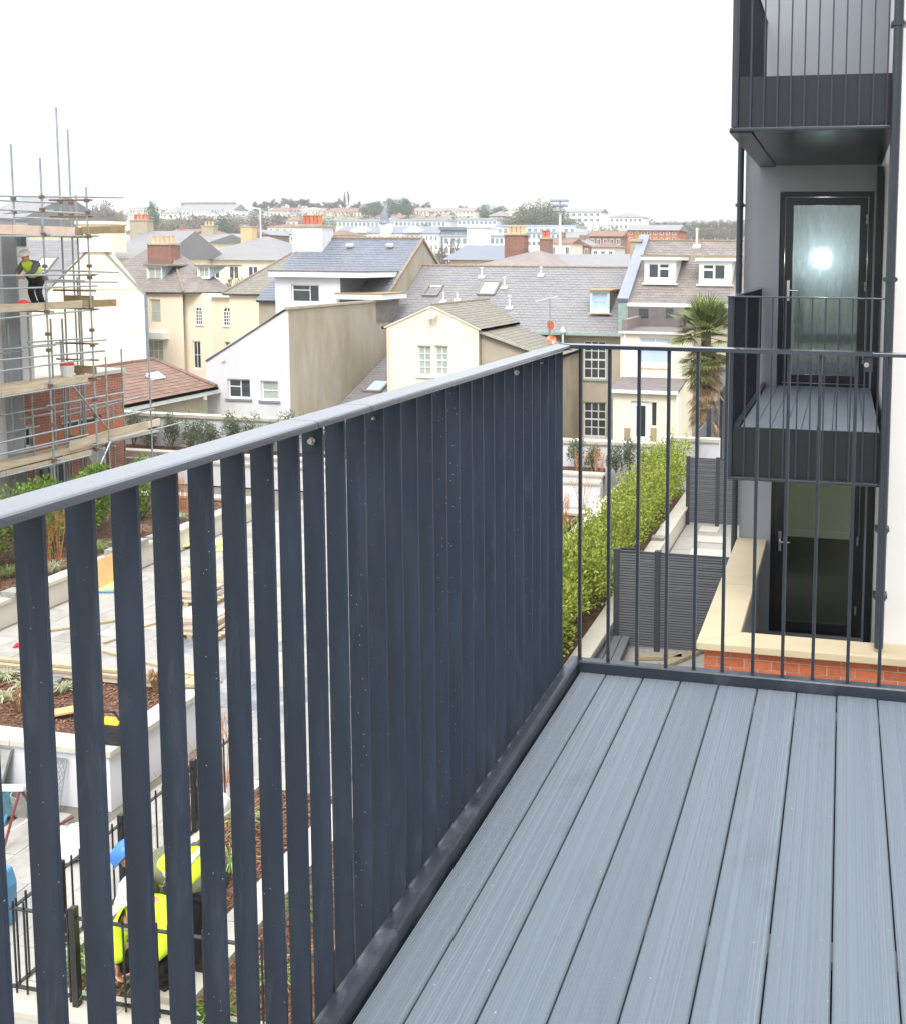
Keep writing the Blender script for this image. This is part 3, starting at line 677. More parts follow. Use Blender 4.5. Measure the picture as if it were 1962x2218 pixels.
def planter(name, label, x0, x1, y0, y1, zt, wall='garden_white', cop='coping_pale', t=.2, cw=.34, sides='LRFB', soil='mulch', soil_d=.10, step=None):
    o = thing(name, label, 'planter', ((x0+x1)/2, (y0+y1)/2, G))
    zc = zt-.07
    R_ = {'L': (x0, x0+t, y0+t, y1-t), 'R': (x1-t, x1, y0+t, y1-t), 'F': (x0, x1, y0, y0+t), 'B': (x0, x1, y1-t, y1)}
    for sd in sides:
        a, b, c, d = R_[sd]
        MB().box(a, b, c, d, G-.04, zc).build('planter_wall', wall, o)
        # coping as separate stones
        e = (cw-t)/2
        if sd in 'LR':
            yy, ye = c-t-e, d+t+e
            n = max(1, round((ye-yy)/1.1)); st = (ye-yy)/n
            for q in range(n): MB().box(a-e, b+e, yy+q*st+.004, yy+(q+1)*st-.004, zc, zt).build('coping_stone', cop, o)
        else:
            xx, xe = a+(cw-e if 'L' in sides else -e), b-(cw-e if 'R' in sides else -e)
            n = max(1, round((xe-xx)/1.1)); st = (xe-xx)/n
            for q in range(n): MB().box(xx+q*st+.004, xx+(q+1)*st-.004, c-e, d+e, zc, zt-.002).build('coping_stone', cop, o)
    if soil:
        MB().box(x0+t, x1-t, y0+t, y1-t, zt-soil_d-.3, zt-soil_d).build('soil', soil, o)
    return o
def chips(name, label, x0, x1, y0, y1, z, n, parent=None, L=.06):
    c = MB(); r = random.Random(int(abs(x0*100+y0)))
    for _ in range(n):
        p_ = V((r.uniform(x0, x1), r.uniform(y0, y1), z+r.uniform(.004, .03))); a = r.uniform(0, 2*PI)
        d = V((math.cos(a), math.sin(a), r.uniform(-.4, .4))); d.normalize(); s_ = d.cross(V((r.uniform(-.3, .3), r.uniform(-.3, .3), 1))).normalized()
        l = L*r.uniform(.4, 1); w = l*.4
        c.poly([p_-d*l*.5-s_*w*.5, p_+d*l*.5-s_*w*.4, p_+d*l*.5+s_*w*.5, p_-d*l*.5+s_*w*.4])
    o = c.build(name, 'chips', parent); tag(o, kind='stuff')
    if parent is None: tag(o, label)
    return o
# F: raised bed with bark mulch near the left
pF = planter('raised_bed', 'white rendered raised bed of bark mulch with timber along its back edge, lower left', -14.2, -9.05, 10.76, 12.95, -4.91)
chips('bark_chips', None, -14.0, -9.25, 10.96, 12.75, -5.01, 5200, pF)
# D: long low bed on the left in front of the scaffolding
pD = planter('raised_bed', 'long low cream bed of green bushes and orange stems in front of the scaffolding', -20.2, -15.63, 12.5, 24.6, -5.21, wall='garden_cream', sides='RFB')
chips('bark_chips', None, -20.0, -15.85, 14.0, 24.3, -5.31, 3500, pD, .09)
# C: back bed against the white garden wall
bedC = planter('raised_bed', 'white fronted shrub bed along the foot of the far garden wall', -23.4, -6.7, 27.70, 29.2, -4.74, sides='F')
MB().box(-23.4, -6.7, 27.56, 27.70, G, -5.02).build('lower_step', 'garden_white', bedC); MB().box(-23.4, -6.7, 27.50, 27.699, -5.02, -4.95).build('lower_coping', 'coping_pale', bedC)
chips('bark_chips', None, -23.2, -6.8, 27.95, 28.95, -4.84, 2800, bedC, .09)
# white garden wall
gw = thing('garden_wall', 'white rendered garden wall with pale coping running behind the shrubs', 'wall', (-12, 29.2, G))
MB().box(-23.6, -9.2, 29.0, 29.22, G-2, -3.86).build('wall_panel', 'garden_white', gw)
MB().box(-9.2, -5.35, 29.0, 29.22, G-2, -4.12).build('wall_panel', 'garden_white', gw)
MB().box(-5.35, -5.13, 29.0, 30.4, G-2, -4.12).build('wall_panel', 'garden_white', gw)
MB().box(-5.13, -3.6, 30.18, 30.4, G-2, -4.12).build('wall_panel', 'garden_white', gw)
for a, b, c, d, z in ((-23.65, -9.2, 28.93, 29.29, -3.86), (-9.199, -5.06, 28.93, 29.29, -4.12), (-5.42, -5.06, 29.291, 30.47, -4.12), (-5.058, -3.6, 30.11, 30.47, -4.12)):
    n = max(1, round(max(b-a, d-c)/1.6))
    for q in range(n):
        if b-a > d-c: MB().box(a+(b-a)*q/n+.004, a+(b-a)*(q+1)/n-.004, c, d, z, z+.1).build('coping_stone', 'coping_pale', gw)
        else: MB().box(a, b, c+(d-c)*q/n+.004, c+(d-c)*(q+1)/n-.004, z, z+.1).build('coping_stone', 'coping_pale', gw)

# ------------------------------------------------------------------ foliage helpers
def rdir(r):
    z = r.uniform(-1, 1); a = r.uniform(0, 2*PI); q = math.sqrt(1-z*z); return V((q*math.cos(a), q*math.sin(a), z))
def bush_mb(mb, c, rx, ry, rz, n, L, r, upright=.4, m=0):
    """leaves on many short shoots through an uneven volume"""
    c = V(c); lumps = [(c+V((r.uniform(-.6, .6)*rx, r.uniform(-.6, .6)*ry, r.uniform(-.55, .6)*rz)), r.uniform(.35, .6)) for _ in range(9)]
    for _ in range(n):
        lc, lr = r.choice(lumps); d = rdir(r); k = r.random()**.45
        p_ = lc+V((d.x*rx*lr*k, d.y*ry*lr*k, d.z*rz*lr*k))
        dd = (d+V((0, 0, upright))+rdir(r)*.6).normalized()
        mb.leaf(p_, dd, rdir(r), L*r.uniform(.7, 1.3), L*.55, m)
def shrub(label, base, h_, w, leaf, n, L, group, seed, name='shrub', stem='bark'):
    r = random.Random(seed); base = V(base); t = thing(name, label, 'shrub', base, group)
    st = MB()
    for k in range(7):
        a = r.uniform(0, 2*PI); st.tube(base, base+V((math.cos(a)*w*.35, math.sin(a)*w*.35, h_*r.uniform(.5, .85))), .012, 4, r2=.004)
    st.build('stems', stem, t)
    mb = MB(); bush_mb(mb, base+V((0, 0, h_*.55)), w*.5, w*.5, h_*.5, n, L, r); mb.build('foliage', leaf, t); return t
def dogwood(label, base, h_, n, seed, group='orange stemmed dogwoods', spread=.5):
    r = random.Random(seed); base = V(base); mb = MB()
    for k in range(n):
        a = r.uniform(0, 2*PI); q = r.random()*spread; top = base+V((math.cos(a)*q*h_, math.sin(a)*q*h_, h_*r.uniform(.7, 1.05)))
        midp = base.lerp(top, .5)+V((r.uniform(-.04, .04), r.uniform(-.04, .04), 0)); b0 = base+V((math.cos(a)*.06, math.sin(a)*.06, 0))
        mb.tube(b0, midp, .008, 4, r2=.006); mb.tube(midp, top, .006, 4, r2=.002)
        for _ in range(2):
            s_ = midp.lerp(top, r.uniform(0, .6)); mb.tube(s_, s_+V((r.uniform(-.12, .12), r.uniform(-.12, .12), h_*.25)), .005, 4, r2=.002)
    o = mb.build('dogwood', 'stem_orange', org=base); return tag(o, label, 'shrub', group)
def tuft(label, base, h_, n, leaf, seed, spread=.6, group='grass tufts in the beds', w=.012):
    r = random.Random(seed); base = V(base); mb = MB()
    for k in range(n):
        a = r.uniform(0, 2*PI); d = V((math.cos(a), math.sin(a), 0)); q = r.uniform(.15, spread)*h_; hh = h_*r.uniform(.5, 1); s_ = V((-d.y, d.x, 0))*w*.5
        p0 = base+d*r.uniform(0, .05); p1 = p0+d*q*.45+V((0, 0, hh*.75)); p2 = p0+d*q*1.1+V((0, 0, hh*.75-q*.2+hh*.1))
        mb.poly([p0-s_, p0+s_, p1+s_, p1-s_]); mb.poly([p1-s_, p1+s_, p2])
    o = mb.build('grass_tuft', leaf, org=base); return tag(o, label, 'grass', group)

# shrubs along the white wall
sx = [(-22.6, 1.1), (-21.9, 1.0), (-21.2, 1.15), (-20.5, 1.0), (-19.9, .95), (-19.2, 1.1), (-18.45, 1.15), (-17.75, .9), (-17.1, 1.2), (-16.4, 1.1), (-15.7, 1.0), (-15.0, .95), (-14.4, 1.05), (-13.6, .9), (-12.9, 1.0)]
for i, (x, hh) in enumerate(sx):
    shrub('dark green young shrub against the left stretch of white wall, %s from the left' % ORDN[i], (x, 28.55, -4.84), hh*1.08, .66, 'leaf_shrub', 1000, .07, 'young shrubs along the white wall', 100+i)
for i, px in enumerate((1245, 1283, 1333, 1362, 1398, 1419)):
    p = PY(px, 1012, 28.4)
    shrub('dark green young shrub against the wall behind the balusters, %s from the left' % ORDN[i], (p.x, 28.4, -4.84), (1.0, .9, .85, 1.0, .95, .8)[i], .5, 'leaf_shrub', 800, .07, 'young shrubs along the white wall', 140+i)
# dogwoods in front of them
for i, (px, py, hh) in enumerate(((1250, 1025, .8), (1285, 1025, .95), (1300, 1022, .75))):
    p = PY(px, py, 28.0)
    dogwood('orange-red stemmed dogwood in front of the white wall behind the balusters, %s from the left' % ORDN[i], (p.x, 28.0, -4.84), hh, 8, 30+i)

# ------------------------------------------------------------------ hedge along the patios, its planter, low wall
hp = planter('hedge_planter', 'long planter with cream coping holding the bright green hedge', -6.35, -4.05, 12.6, 28.9, -5.21, wall='garden_cream', cop='coping_pale', sides='LR', soil='mulch')
r = random.Random(5); hg = thing('hedge', 'bright yellow-green hedge running away beside the grey fences', 'hedge', (-5.0, 21, -5.3))
hl = MB(); hs = MB()
for k in range(74):
    y = 13.1+.214*k; x = -4.80+r.uniform(-.14, .14); hh = r.uniform(.95, 1.45)+(.15 if y > 24 else 0)
    n = 900 if y < 20 else 560
    bush_mb(hl, (x, y, -5.28+hh*.55), .60, .36, hh*.55, n, .078, r, .6)
    for q in range(5):
        sp_ = V((x+r.uniform(-.4, .4), y+r.uniform(-.15, .15), -5.28+hh*.9)); sh_ = r.uniform(.15, .45); hs.tube(sp_, sp_+V((r.uniform(-.08, .08), 0, sh_)), .005, 3, r2=.002)
        for w_ in range(12): hl.leaf(sp_+V((0, 0, sh_*w_/12)), (rdir(r)+V((0, 0, .5))).normalized(), rdir(r), .07, .035)
    for q in range(3): hs.tube((x+r.uniform(-.1, .1), y, -5.32), (x+r.uniform(-.25, .25), y+r.uniform(-.2, .2), -5.3+hh*.7), .012, 4, r2=.004)
hl.build('foliage', 'leaf_hedge', hg); hs.build('stems', 'bark', hg)
# bed left of hedge planter with dogwoods and grasses (behind balusters)
bedE = planter('raised_bed', 'bed of brown grasses and orange stems left of the bright hedge', -9.3, -6.45, 18.4, 25.4, -5.25, wall='garden_white', sides='LFB', soil='mulch')
for i, (px, py) in enumerate(((1262, 1140), (1275, 1105), (1290, 1150), (1255, 1190))):
    p = PZ(px, py, -5.35); dogwood('orange-red stemmed dogwood left of the bright hedge, %s from the near end' % ORDN[(2, 3, 1, 0)[i]], (max(min(p.x, -6.8), -9), p.y, -5.35), 1.0, 10, 50+i)
for i in range(14):
    y = 18.9+.45*i; x = -7.0-.35*(i % 3)
    tuft('brown and green grass tuft left of the bright hedge, %s from the near end' % ORDN[i], (x, y, -5.36), .5, 90, ['straw', 'leaf_grass', 'leaf_olive'][i % 3], 200+i, 1.0)

# patio slabs
pat = MB().box(-4.04, .4, 11.3, 34.5, G-.3, G-.04).build('patio', 'bedding'); tag(pat, kind='structure')
ps_me = MB().box(.003, .597, .003, .597, 0, .042).mesh('slab', 'patio_slab')
for i in range(7):
    for j in range(38):
        if 17.3 < 11.4+.6*j < 17.0: continue
        inst('slab', ps_me, pat, (-4.0+.6*i, 11.4+.6*j, G-.04+rnd.uniform(-.002, .002)))
for i, (px, py, w_) in enumerate(((1535, 1148, .5), (1538, 1170, .8), (1530, 1199, .8))):
    p = PZ(px, py, G); m_ = MB().box(p.x-w_/2, p.x+w_/2, p.y-.28, p.y+.28, G+.006, G+.03).build('loose_slab', 'coping_pale'); tag(m_, 'loose buff paving slab on the patio, %s from the far fence' % ORDN[i], 'slab', 'loose slabs on the patio')
# slab leaning on the low wall
m_ = MB().hexa([(-4.0, 21.5, G), (-3.95, 21.5, G), (-3.95, 22.6, G), (-4.0, 22.6, G), (-4.04, 21.5, G+.45), (-4.02, 21.5, G+.45), (-4.02, 22.6, G+.45), (-4.04, 22.6, G+.45)]).build('leaning_slab', 'stone_slab'); tag(m_, 'grey-brown slab leaning on the low patio wall', 'slab')
# paving saw / stand on the wall end
t = thing('slab_lifter', 'black tool on thin legs standing at the end of the low patio wall', 'tool', (-4.35, 20.0, -5.21))
tl = MB(); tl.tube((-4.5, 20.0, -5.21), (-4.5, 20.0, -4.72), .022, 8); tl.tube((-4.25, 20.0, -5.21), (-4.25, 20.0, -4.62), .022, 8); tl.build('leg', 'black_metal', t)
tl = MB(); tl.prism([(-4.62, 19.95, -4.70), (-4.5, 19.95, -4.6), (-4.1, 19.95, -4.57), (-3.98, 19.95, -4.64), (-4.02, 19.95, -4.68), (-4.45, 19.95, -4.66)], (0, .12, 0)); tl.build('beam', 'bag_black', t); MB().box(-4.3, -4.22, 19.94, 20.08, -4.68, -4.66).build('trim', 'yellow_plastic', t)
m_ = MB().box(-4.32, -4.02, 22.9, 23.15, -5.205, -5.14).build('offcut', 'stone_slab'); tag(m_, 'small grey stone offcut on the low patio wall', 'stone')
# stack of boards and timber near the balusters
pn, pf = PZ(1253, 1428, G+.36), PZ(1285, 1368, G+.36); ax_ = (pf-pn); ax_.z = 0; ax_ = ax_.normalized(); sd_ = V((ax_.y, -ax_.x, 0)); pc = (pn+pf)/2; pc.z = G
m_ = MB().obox(pc+V((0, 0, .2))-sd_*.02-ax_*.3, sd_*.13, ax_*1.35, (0, 0, .18)).build('board_pack', 'silver_board'); tag(m_, 'silver wrapped pack of boards beside the grey stack', 'boards')
for k in range(12):
    m_ = MB().obox(pc+sd_*(.22+.155*(k % 3)+.012*(k//3))+ax_*(.05*((k*7) % 4)-.3)+V((0, 0, .06+.055*(k//3))), sd_*.07, ax_*1.45, (0, 0, .022)).build('composite_board', 'composite'); tag(m_, 'grey grooved board in the stack beside the near fence, %s layer, %s' % (('bottom', 'second', 'third', 'top')[k//3], ('left', 'middle', 'right')[k % 3]), 'board', 'stacked grey boards')
for i, (px, py, a, L, w_) in enumerate(((1425, 1428, .25, .42, .07), (1478, 1428, 1.0, .55, .09))):
    p = PZ(px, py, G); m_ = MB().obox((p.x, p.y, G+.04), (math.cos(a)*L, math.sin(a)*L, 0), (-math.sin(a)*w_, math.cos(a)*w_, 0), (0, 0, .03)).build('timber_offcut', 'timber'); tag(m_, ('short', 'wider')[i]+' timber offcut lying on the patio at the foot of the near fence', 'timber')

# ------------------------------------------------------------------ planting in the left bed D
dx = [(-17.9, 13.9), (-17.3, 14.9), (-17.8, 15.9), (-17.3, 16.8), (-17.9, 17.7), (-17.3, 18.5), (-17.8, 19.4), (-17.4, 20.3), (-17.9, 21.2), (-17.4, 22.2)]
for i, (x, y) in enumerate(dx):
    shrub('bright green bush in the long low bed, %s from the near end' % ORDN[i], (x, y, -5.32), 1.65, 1.3, 'leaf_bright', 2400, .085, 'green bushes in the low bed', 300+i)
for i, (px, py, hh) in enumerate(((128, 1215, 1.35), (103, 1220, 1.2), (398, 1110, 1.1), (385, 1115, 1.2), (412, 1112, .9))):
    p = PZ(px, py, -5.31)
    if p.x < -20: p = V((-17.2, p.y*.9, -5.31))
    dogwood('orange stemmed dogwood in the long low bed, %s from the near end' % ORDN[(1, 0, 3, 2, 4)[i]], (p.x, p.y, -5.31), hh, 9, 70+i)
for i, (px, py) in enumerate(((20, 1250), (60, 1245), (120, 1240), (215, 1195), (300, 1160), (390, 1130), (440, 1120))):
    p = PZ(px, py, -5.31); tuft('low silvery plant at the front of the long low bed, %s from the near end' % ORDN[i], (min(p.x, -16.0), p.y, -5.32), .35, 90, ['leaf_grass', 'straw', 'leaf_silver'][i % 3], 330+i, 1.2)
# loose stones on its front coping
for i, (px, py, w_, h_) in enumerate(((225, 1195, .55, .13), (240, 1180, .5, .13), (315, 1160, .6, .07), (20, 1288, .3, .1))):
    p = PZ(px, py, -5.21); m_ = MB().obox((-15.66, p.y, -5.205+h_/2), (.16, 0, 0), (0, w_/2, 0), (0, 0, h_/2)).build('coping_block', 'stone_slab'); tag(m_, 'loose grey stone block on the low bed wall, %s from the far end' % ORDN[(2, 1, 0, 3)[i]], 'stone', 'loose stones on the low wall')
# ================================================================== near beds with black railings, lower left
def flatbed(label, x0, x1, y0, y1, n):
    o = MB().box(x0, x1, y0, y1, G-.2, G+.03).build('planting_bed', 'mulch'); tag(o, label, 'bed'); chips('bark_chips', None, x0+.02, x1-.02, y0+.02, y1-.02, G+.03, n, o, .07); return o
flatbed('bark mulched bed inside the black railings where two workers bend', -7.45, -6.32, 7.85, 11.6, 3000)
flatbed('narrow bark mulched bed right of the workers', -5.85, -4.1, 7.84, 12.3, 2600)
for i, (x0, x1, y0, y1) in enumerate(((-6.30, -5.88, 7.9, 12.4), (-7.6, -4.1, 7.45, 7.82), (-7.62, -7.47, 7.83, 11.7))):
    k = thing('kerb', ('pale stone path strip between the two mulched beds', 'pale kerb under the black railing in front of the workers', 'pale kerb under the railing on the left of the mulched bed')[i], 'kerb', ((x0+x1)/2, (y0+y1)/2, G))
    n = max(2, round(max(x1-x0, y1-y0)/.6))
    for q in range(n):
        if x1-x0 > y1-y0: MB().box(x0+(x1-x0)*q/n+.003, x0+(x1-x0)*(q+1)/n-.003, y0, y1, G-.1, G+.06).build('kerb_stone', 'coping_pale', k)
        else: MB().box(x0, x1, y0+(y1-y0)*q/n+.003, y0+(y1-y0)*(q+1)/n-.003, G-.1, G+.06).build('kerb_stone', 'coping_pale', k)
def metal_fence(label, a, b, posts, pitch=.118, h_=.92):
    a, b = V(a), V(b); d = (b-a); L = d.length; d.normalize(); t = thing('black_railing', label, 'railing', a, 'low black metal railings')
    pm = MB().box(-.03, .03, -.03, .03, 0, h_+.06).mesh('post', 'black_metal'); bm_ = MB().box(-.007, .007, -.007, .007, .02, h_+.03).mesh('upright', 'black_metal')
    for p_ in posts: inst('post', pm, t, a+d*p_)
    s_ = pitch*.5
    while s_ < L:
        if all(abs(s_-p_) > .05 for p_ in posts): inst('upright', bm_, t, a+d*s_)
        s_ += pitch
    for z in (.08, h_-.05):
        n = V((-d.y, d.x, 0))*.02
        MB().hexa([a-n+V((0, 0, z)), a+n+V((0, 0, z)), b+n+V((0, 0, z)), b-n+V((0, 0, z)), a-n+V((0, 0, z+.012)), a+n+V((0, 0, z+.012)), b+n+V((0, 0, z+.012)), b-n+V((0, 0, z+.012))]).build('rail', 'black_metal', t)
    return t
metal_fence('low black railing crossing in front of the crouching worker', (-7.6, 7.64, G+.06), (-4.1, 7.64, G+.06), [.72, 2.5])
metal_fence('low black railing running away left of the two workers', (-7.62, 7.7, G+.0), (-7.62, 11.2, G+.0), [.62, 1.5, 2.75])
gt = [(-7.2, 8.1), (-6.9, 7.95), (-6.45, 8.0), (-7.1, 9.3), (-6.7, 9.8), (-7.0, 10.5)]
for i, (x, y) in enumerate(gt): tuft('variegated grass tuft in the bed inside the railings, %s from the front' % ORDN[(2, 0, 1, 3, 4, 5)[i]], (x, y, G+.03), .42, 80, 'leaf_grass', 400+i, 1.1)
for i in range(9):
    tuft('green grass tuft in the narrow bed right of the workers, %s from the front' % ORDN[i], (-5.5+.35*(i % 3), 7.7+.5*i, G+.03), .4, 80, ['leaf_bright', 'leaf_grass', 'straw'][i % 3], 420+i, 1.0)
for i, (px, py) in enumerate(((420, 1790), (435, 1740), (490, 1700))):
    p = PZ(px, py, G); dogwood('thin red stemmed dogwood behind the bending worker, %s from the left' % ORDN[i], (p.x, p.y, G), 1.0, 9, 440+i)

# ------------------------------------------------------------------ plants and tools on the raised bed F
for i, (px, py) in enumerate(((15, 1475), (12, 1520), (135, 1500), (60, 1490))):
    p = PZ(px, py, -5.0); tuft('pale silvery plant on the raised mulch bed, %s from the left' % ORDN[(1, 0, 3, 2)[i]], (p.x, p.y, -5.0), .2, 70, 'leaf_silver', 460+i, 1.6, w=.02)
for i, (px, py) in enumerate(((45, 1540), (340, 1495))):
    p = PZ(px, py, -5.0); tuft('tawny dry grass on the raised mulch bed, ' + ('at its left', 'at its right end')[i], (p.x, p.y, -5.0), .45, 120, 'straw', 470+i, .5)
for i in range(3):
    m_ = MB().obox((-11.4, 12.82+.09*i-.12, -4.905+.022+.044*(i == 1)), (2.15-.1*i, 0, 0), (0, .04, 0), (0, 0, .021)).build('timber_batten', 'timber'); tag(m_, 'long timber batten on the back wall of the raised bed, %s' % ('front one', 'upper one', 'back one')[i], 'timber', 'battens on the raised bed')
m_ = MB().obox((-9.4, 12.7, -4.86), (.25, .05, 0), (-.03, .15, 0), (0, 0, .025)).build('timber_offcut', 'timber'); tag(m_, 'short timber offcut at the far corner of the raised bed', 'timber')
b = thing('tool_bag', 'black tool bag with yellow lining on the corner of the raised bed', 'bag', (-9.12, 10.95, -4.91))
tb = MB(); tb.prism([(-9.36, 10.84, -4.909), (-8.96, 10.84, -4.909), (-8.98, 10.88, -4.66), (-9.34, 10.88, -4.64)], (0, .2, 0)); tb.build('bag_body', 'bag_black', b, bevel=.03)
MB().obox((-9.16, 10.96, -4.635), (.15, 0, 0), (0, .07, 0), (0, .01, .02)).build('lining', 'yellow_plastic', b, bevel=.01)
MB().path([(-9.3, 10.96, -4.64), (-9.28, 10.94, -4.52), (-9.1, 10.94, -4.5), (-9.02, 10.96, -4.64)], .014, 6).build('bag_strap', 'bag_black', b)
p = PZ(120, 1475, -5.0); m_ = MB().lathe((p.x, p.y, -5.01), [(.10, 0), (.10, .02), (.09, .05), (.02, .055)], 14).build('light_cap', 'galv'); tag(m_, 'small round grey cap set in the bark mulch', 'cap')
p = PZ(130, 1545, -4.95); m_ = MB().obox((p.x, p.y, -4.93), (.22, .1, .03), (-.05, .1, .0), (0, 0, .012)).build('wood_scrap', 'plywood'); tag(m_, 'tilted wooden scrap on the front edge of the raised bed', 'wood')

# leaning against the front of the raised bed
m_ = MB().hexa([(-11.15, 10.42, G), (-10.5, 10.42, G), (-10.5, 10.47, G), (-11.15, 10.47, G), (-11.12, 10.70, G+.66), (-10.47, 10.70, G+.66), (-10.47, 10.75, G+.66), (-11.12, 10.75, G+.66)]).build('paving_slab', 'stone_slab'); tag(m_, 'grey stone slab leaning against the white raised bed', 'slab')
t = thing('mesh_panel', 'small metal lattice panel leaning against the white raised bed', 'panel', (-9.85, 10.6, G))
a0, a1 = V((-10.0, 10.55, G)), V((-9.65, 10.55, G)); up = V((.0, .17, .62)); mbp = MB()
for p_, q_ in ((a0, a1), (a0+up, a1+up), (a0, a0+up), (a1, a1+up)): mbp.tube(p_, q_, .012, 4)
mbp.build('frame', 'galv', t); ml = MB()
for k in range(-5, 6):
    for s_ in (1, -1):
        c0 = .5+k*.16
        pts = []
        for v_ in (0, 1):
            u_ = c0+s_*(v_-.5)*1.1; pts.append((u_, v_))
        (ua, va), (ub, vb) = pts
        ts = [0, 1]
        f_ = lambda q: (ua+(ub-ua)*q)
        lo, hi = 0, 1
        for q in range(2):
            pass
        qs = [q/20 for q in range(21) if 0 <= f_(q/20) <= 1]
        if len(qs) > 1: ml.tube(a0+(a1-a0)*f_(qs[0])+up*qs[0], a0+(a1-a0)*f_(qs[-1])+up*qs[-1], .005, 4)
ml.build('lattice', 'galv', t)
# trestle (saw horse) with white top bar and red legs
t = thing('trestle', 'red and white builder\'s trestle standing on the paving, lower left', 'trestle', (-10.0, 9.9, G))
q0, q1 = V((-10.35, 9.85, G+.62)), V((-9.55, 9.95, G+.66))
MB().obox((q0+q1)/2, (q1-q0)/2, (0, .04, 0), (0, 0, .025)).build('top_bar', 'white_dirty', t)
for q in (q0.lerp(q1, .08), q0.lerp(q1, .92)):
    for s_ in (-1, 1): MB().tube(q, V((q.x+s_*.02, q.y+s_*.28, G+.012)), .016, 6).build('leg', 'red_steel', t)
    MB().tube(V((q.x-.01, q.y-.18, G+.2)), V((q.x+.01, q.y+.18, G+.2)), .012, 6).build('brace', 'white_dirty', t)
# bucket, tarp, hose, bags
p = PZ(58, 1760, G); t = thing('bucket', 'grey rubber bucket behind the trestle', 'bucket', (p.x, p.y, G)); MB().lathe((p.x, p.y, G), [(.13, 0), (.17, .28), (.155, .28), (.12, .03)], 16, cap=False).lathe((p.x, p.y, G), [(.125, .015), (.001, .015)], 16, cap=False).build('tub', 'stone_slab', t)
MB().path([(p.x-.16, p.y, G+.27), (p.x-.1, p.y-.1, G+.36), (p.x+.1, p.y-.1, G+.36), (p.x+.16, p.y, G+.27)], .005, 4).build('handle', 'galv', t)
p = PZ(18, 1745, G); tm = MB(); rr = random.Random(8)
tm.lathe((p.x, p.y, G), [(.42, 0), (.38, .06), (.25, .15), (.1, .18), (.01, .19)], 11, sx=1.1, sy=.7)
for i, v_ in enumerate(tm.v): tm.v[i] = (v_[0]+rr.uniform(-.05, .05), v_[1]+rr.uniform(-.05, .05), max(G, v_[2]+rr.uniform(-.02, .03)))
tag(tm.build('tarpaulin', 'teal_tarp'), 'crumpled teal tarpaulin on the paving at the far left', 'tarpaulin')
p = PZ(155, 1852, G); t_ = MB(); t_.lathe((p.x, p.y, G), [(.22, 0), (.26, .06), (.25, .18), (.2, .28), (.1, .33), (.02, .35)], 13)
for i, v_ in enumerate(t_.v): t_.v[i] = (v_[0]+rr.uniform(-.05, .05), v_[1]+rr.uniform(-.05, .05), max(G, v_[2]+rr.uniform(-.03, .05)))
tag(t_.build('rubble_sack', 'bag_white', smooth=True), 'full white rubble sack on the paving behind the railing', 'sack')
p = PZ(430, 1790, G); t_ = MB(); t_.lathe((p.x, p.y+.3, G), [(.22, 0), (.25, .1), (.18, .22), (.03, .28)], 10)
for i, v_ in enumerate(t_.v): t_.v[i] = (v_[0]+rr.uniform(-.04, .04), v_[1]+rr.uniform(-.04, .04), max(G, v_[2]+rr.uniform(-.02, .03)))
tag(t_.build('rubble_sack', 'bag_white', smooth=True), 'small white plastic sack behind the bending worker', 'sack')
m_ = MB().path([PZ(8, 1785, G+.02), PZ(20, 1755, G+.03), PZ(38, 1735, G+.2), PZ(44, 1725, G+.3)], .02, 6).build('hose', 'blue_plastic'); tag(m_, 'light blue hose curving past the trestle', 'hose')
p = PZ(-14, 2040, G); m_ = MB().prism([(p.x-.3, p.y, G), (p.x-.02, p.y, G), (p.x+.0, p.y, G+.45), (p.x-.05, p.y, G+.62), (p.x-.3, p.y, G+.62)], (0, .35, 0)).build('plastic_bin', 'blue_plastic', bevel=.03); tag(m_, 'bright blue plastic bin at the far left edge', 'bin')
p = PZ(140, 1775, G); m_ = MB().path([PZ(132, 1785, G+.015), PZ(145, 1778, G+.015), PZ(160, 1770, G+.02)], .016, 6).build('pipe_offcut', 'red_steel'); tag(m_, 'short red-brown pipe lying on the paving by the trestle', 'pipe')
# plywood, foam sheets, pallets farther off on the paving
m_ = MB().hexa([(-15.3, 18.1, G), (-15.27, 18.1, G), (-15.27, 18.9, G), (-15.3, 18.9, G), (-15.5, 18.1, G+.62), (-15.47, 18.1, G+.62), (-15.47, 18.9, G+.62), (-15.5, 18.9, G+.62)]).build('plywood_sheet', 'plywood'); tag(m_, 'orange plywood sheet leaning on the long low bed', 'plywood')
for i, (px, py, w_, d_) in enumerate(((238, 1262, .55, .5), (245, 1275, .7, .4), (410, 1180, .8, .5), (490, 1175, .7, .5), (500, 1188, .6, .4), (118, 1252, .3, .2))):
    p = PZ(px, py, G); a = .4*i; m_ = MB().obox((p.x, p.y, G+.05), (math.cos(a)*w_/2, math.sin(a)*w_/2, .02), (-math.sin(a)*d_/2, math.cos(a)*d_/2, 0), (0, 0, .02)).build('foam_sheet', 'foam_yellow'); tag(m_, 'pale yellow foam sheet on the paving by the low bed, %s from the near end' % ORDN[(2, 1, 3, 5, 4, 0)[i]], 'foam sheet', 'yellow foam sheets')
p = PZ(228, 1278, G); m_ = MB().obox((p.x, p.y, G+.02), (.4, .1, 0), (-.05, .2, 0), (0, 0, .012)).build('plastic_sheet', 'blue_plastic'); tag(m_, 'blue plastic sheet lying beside the yellow foam', 'sheet')
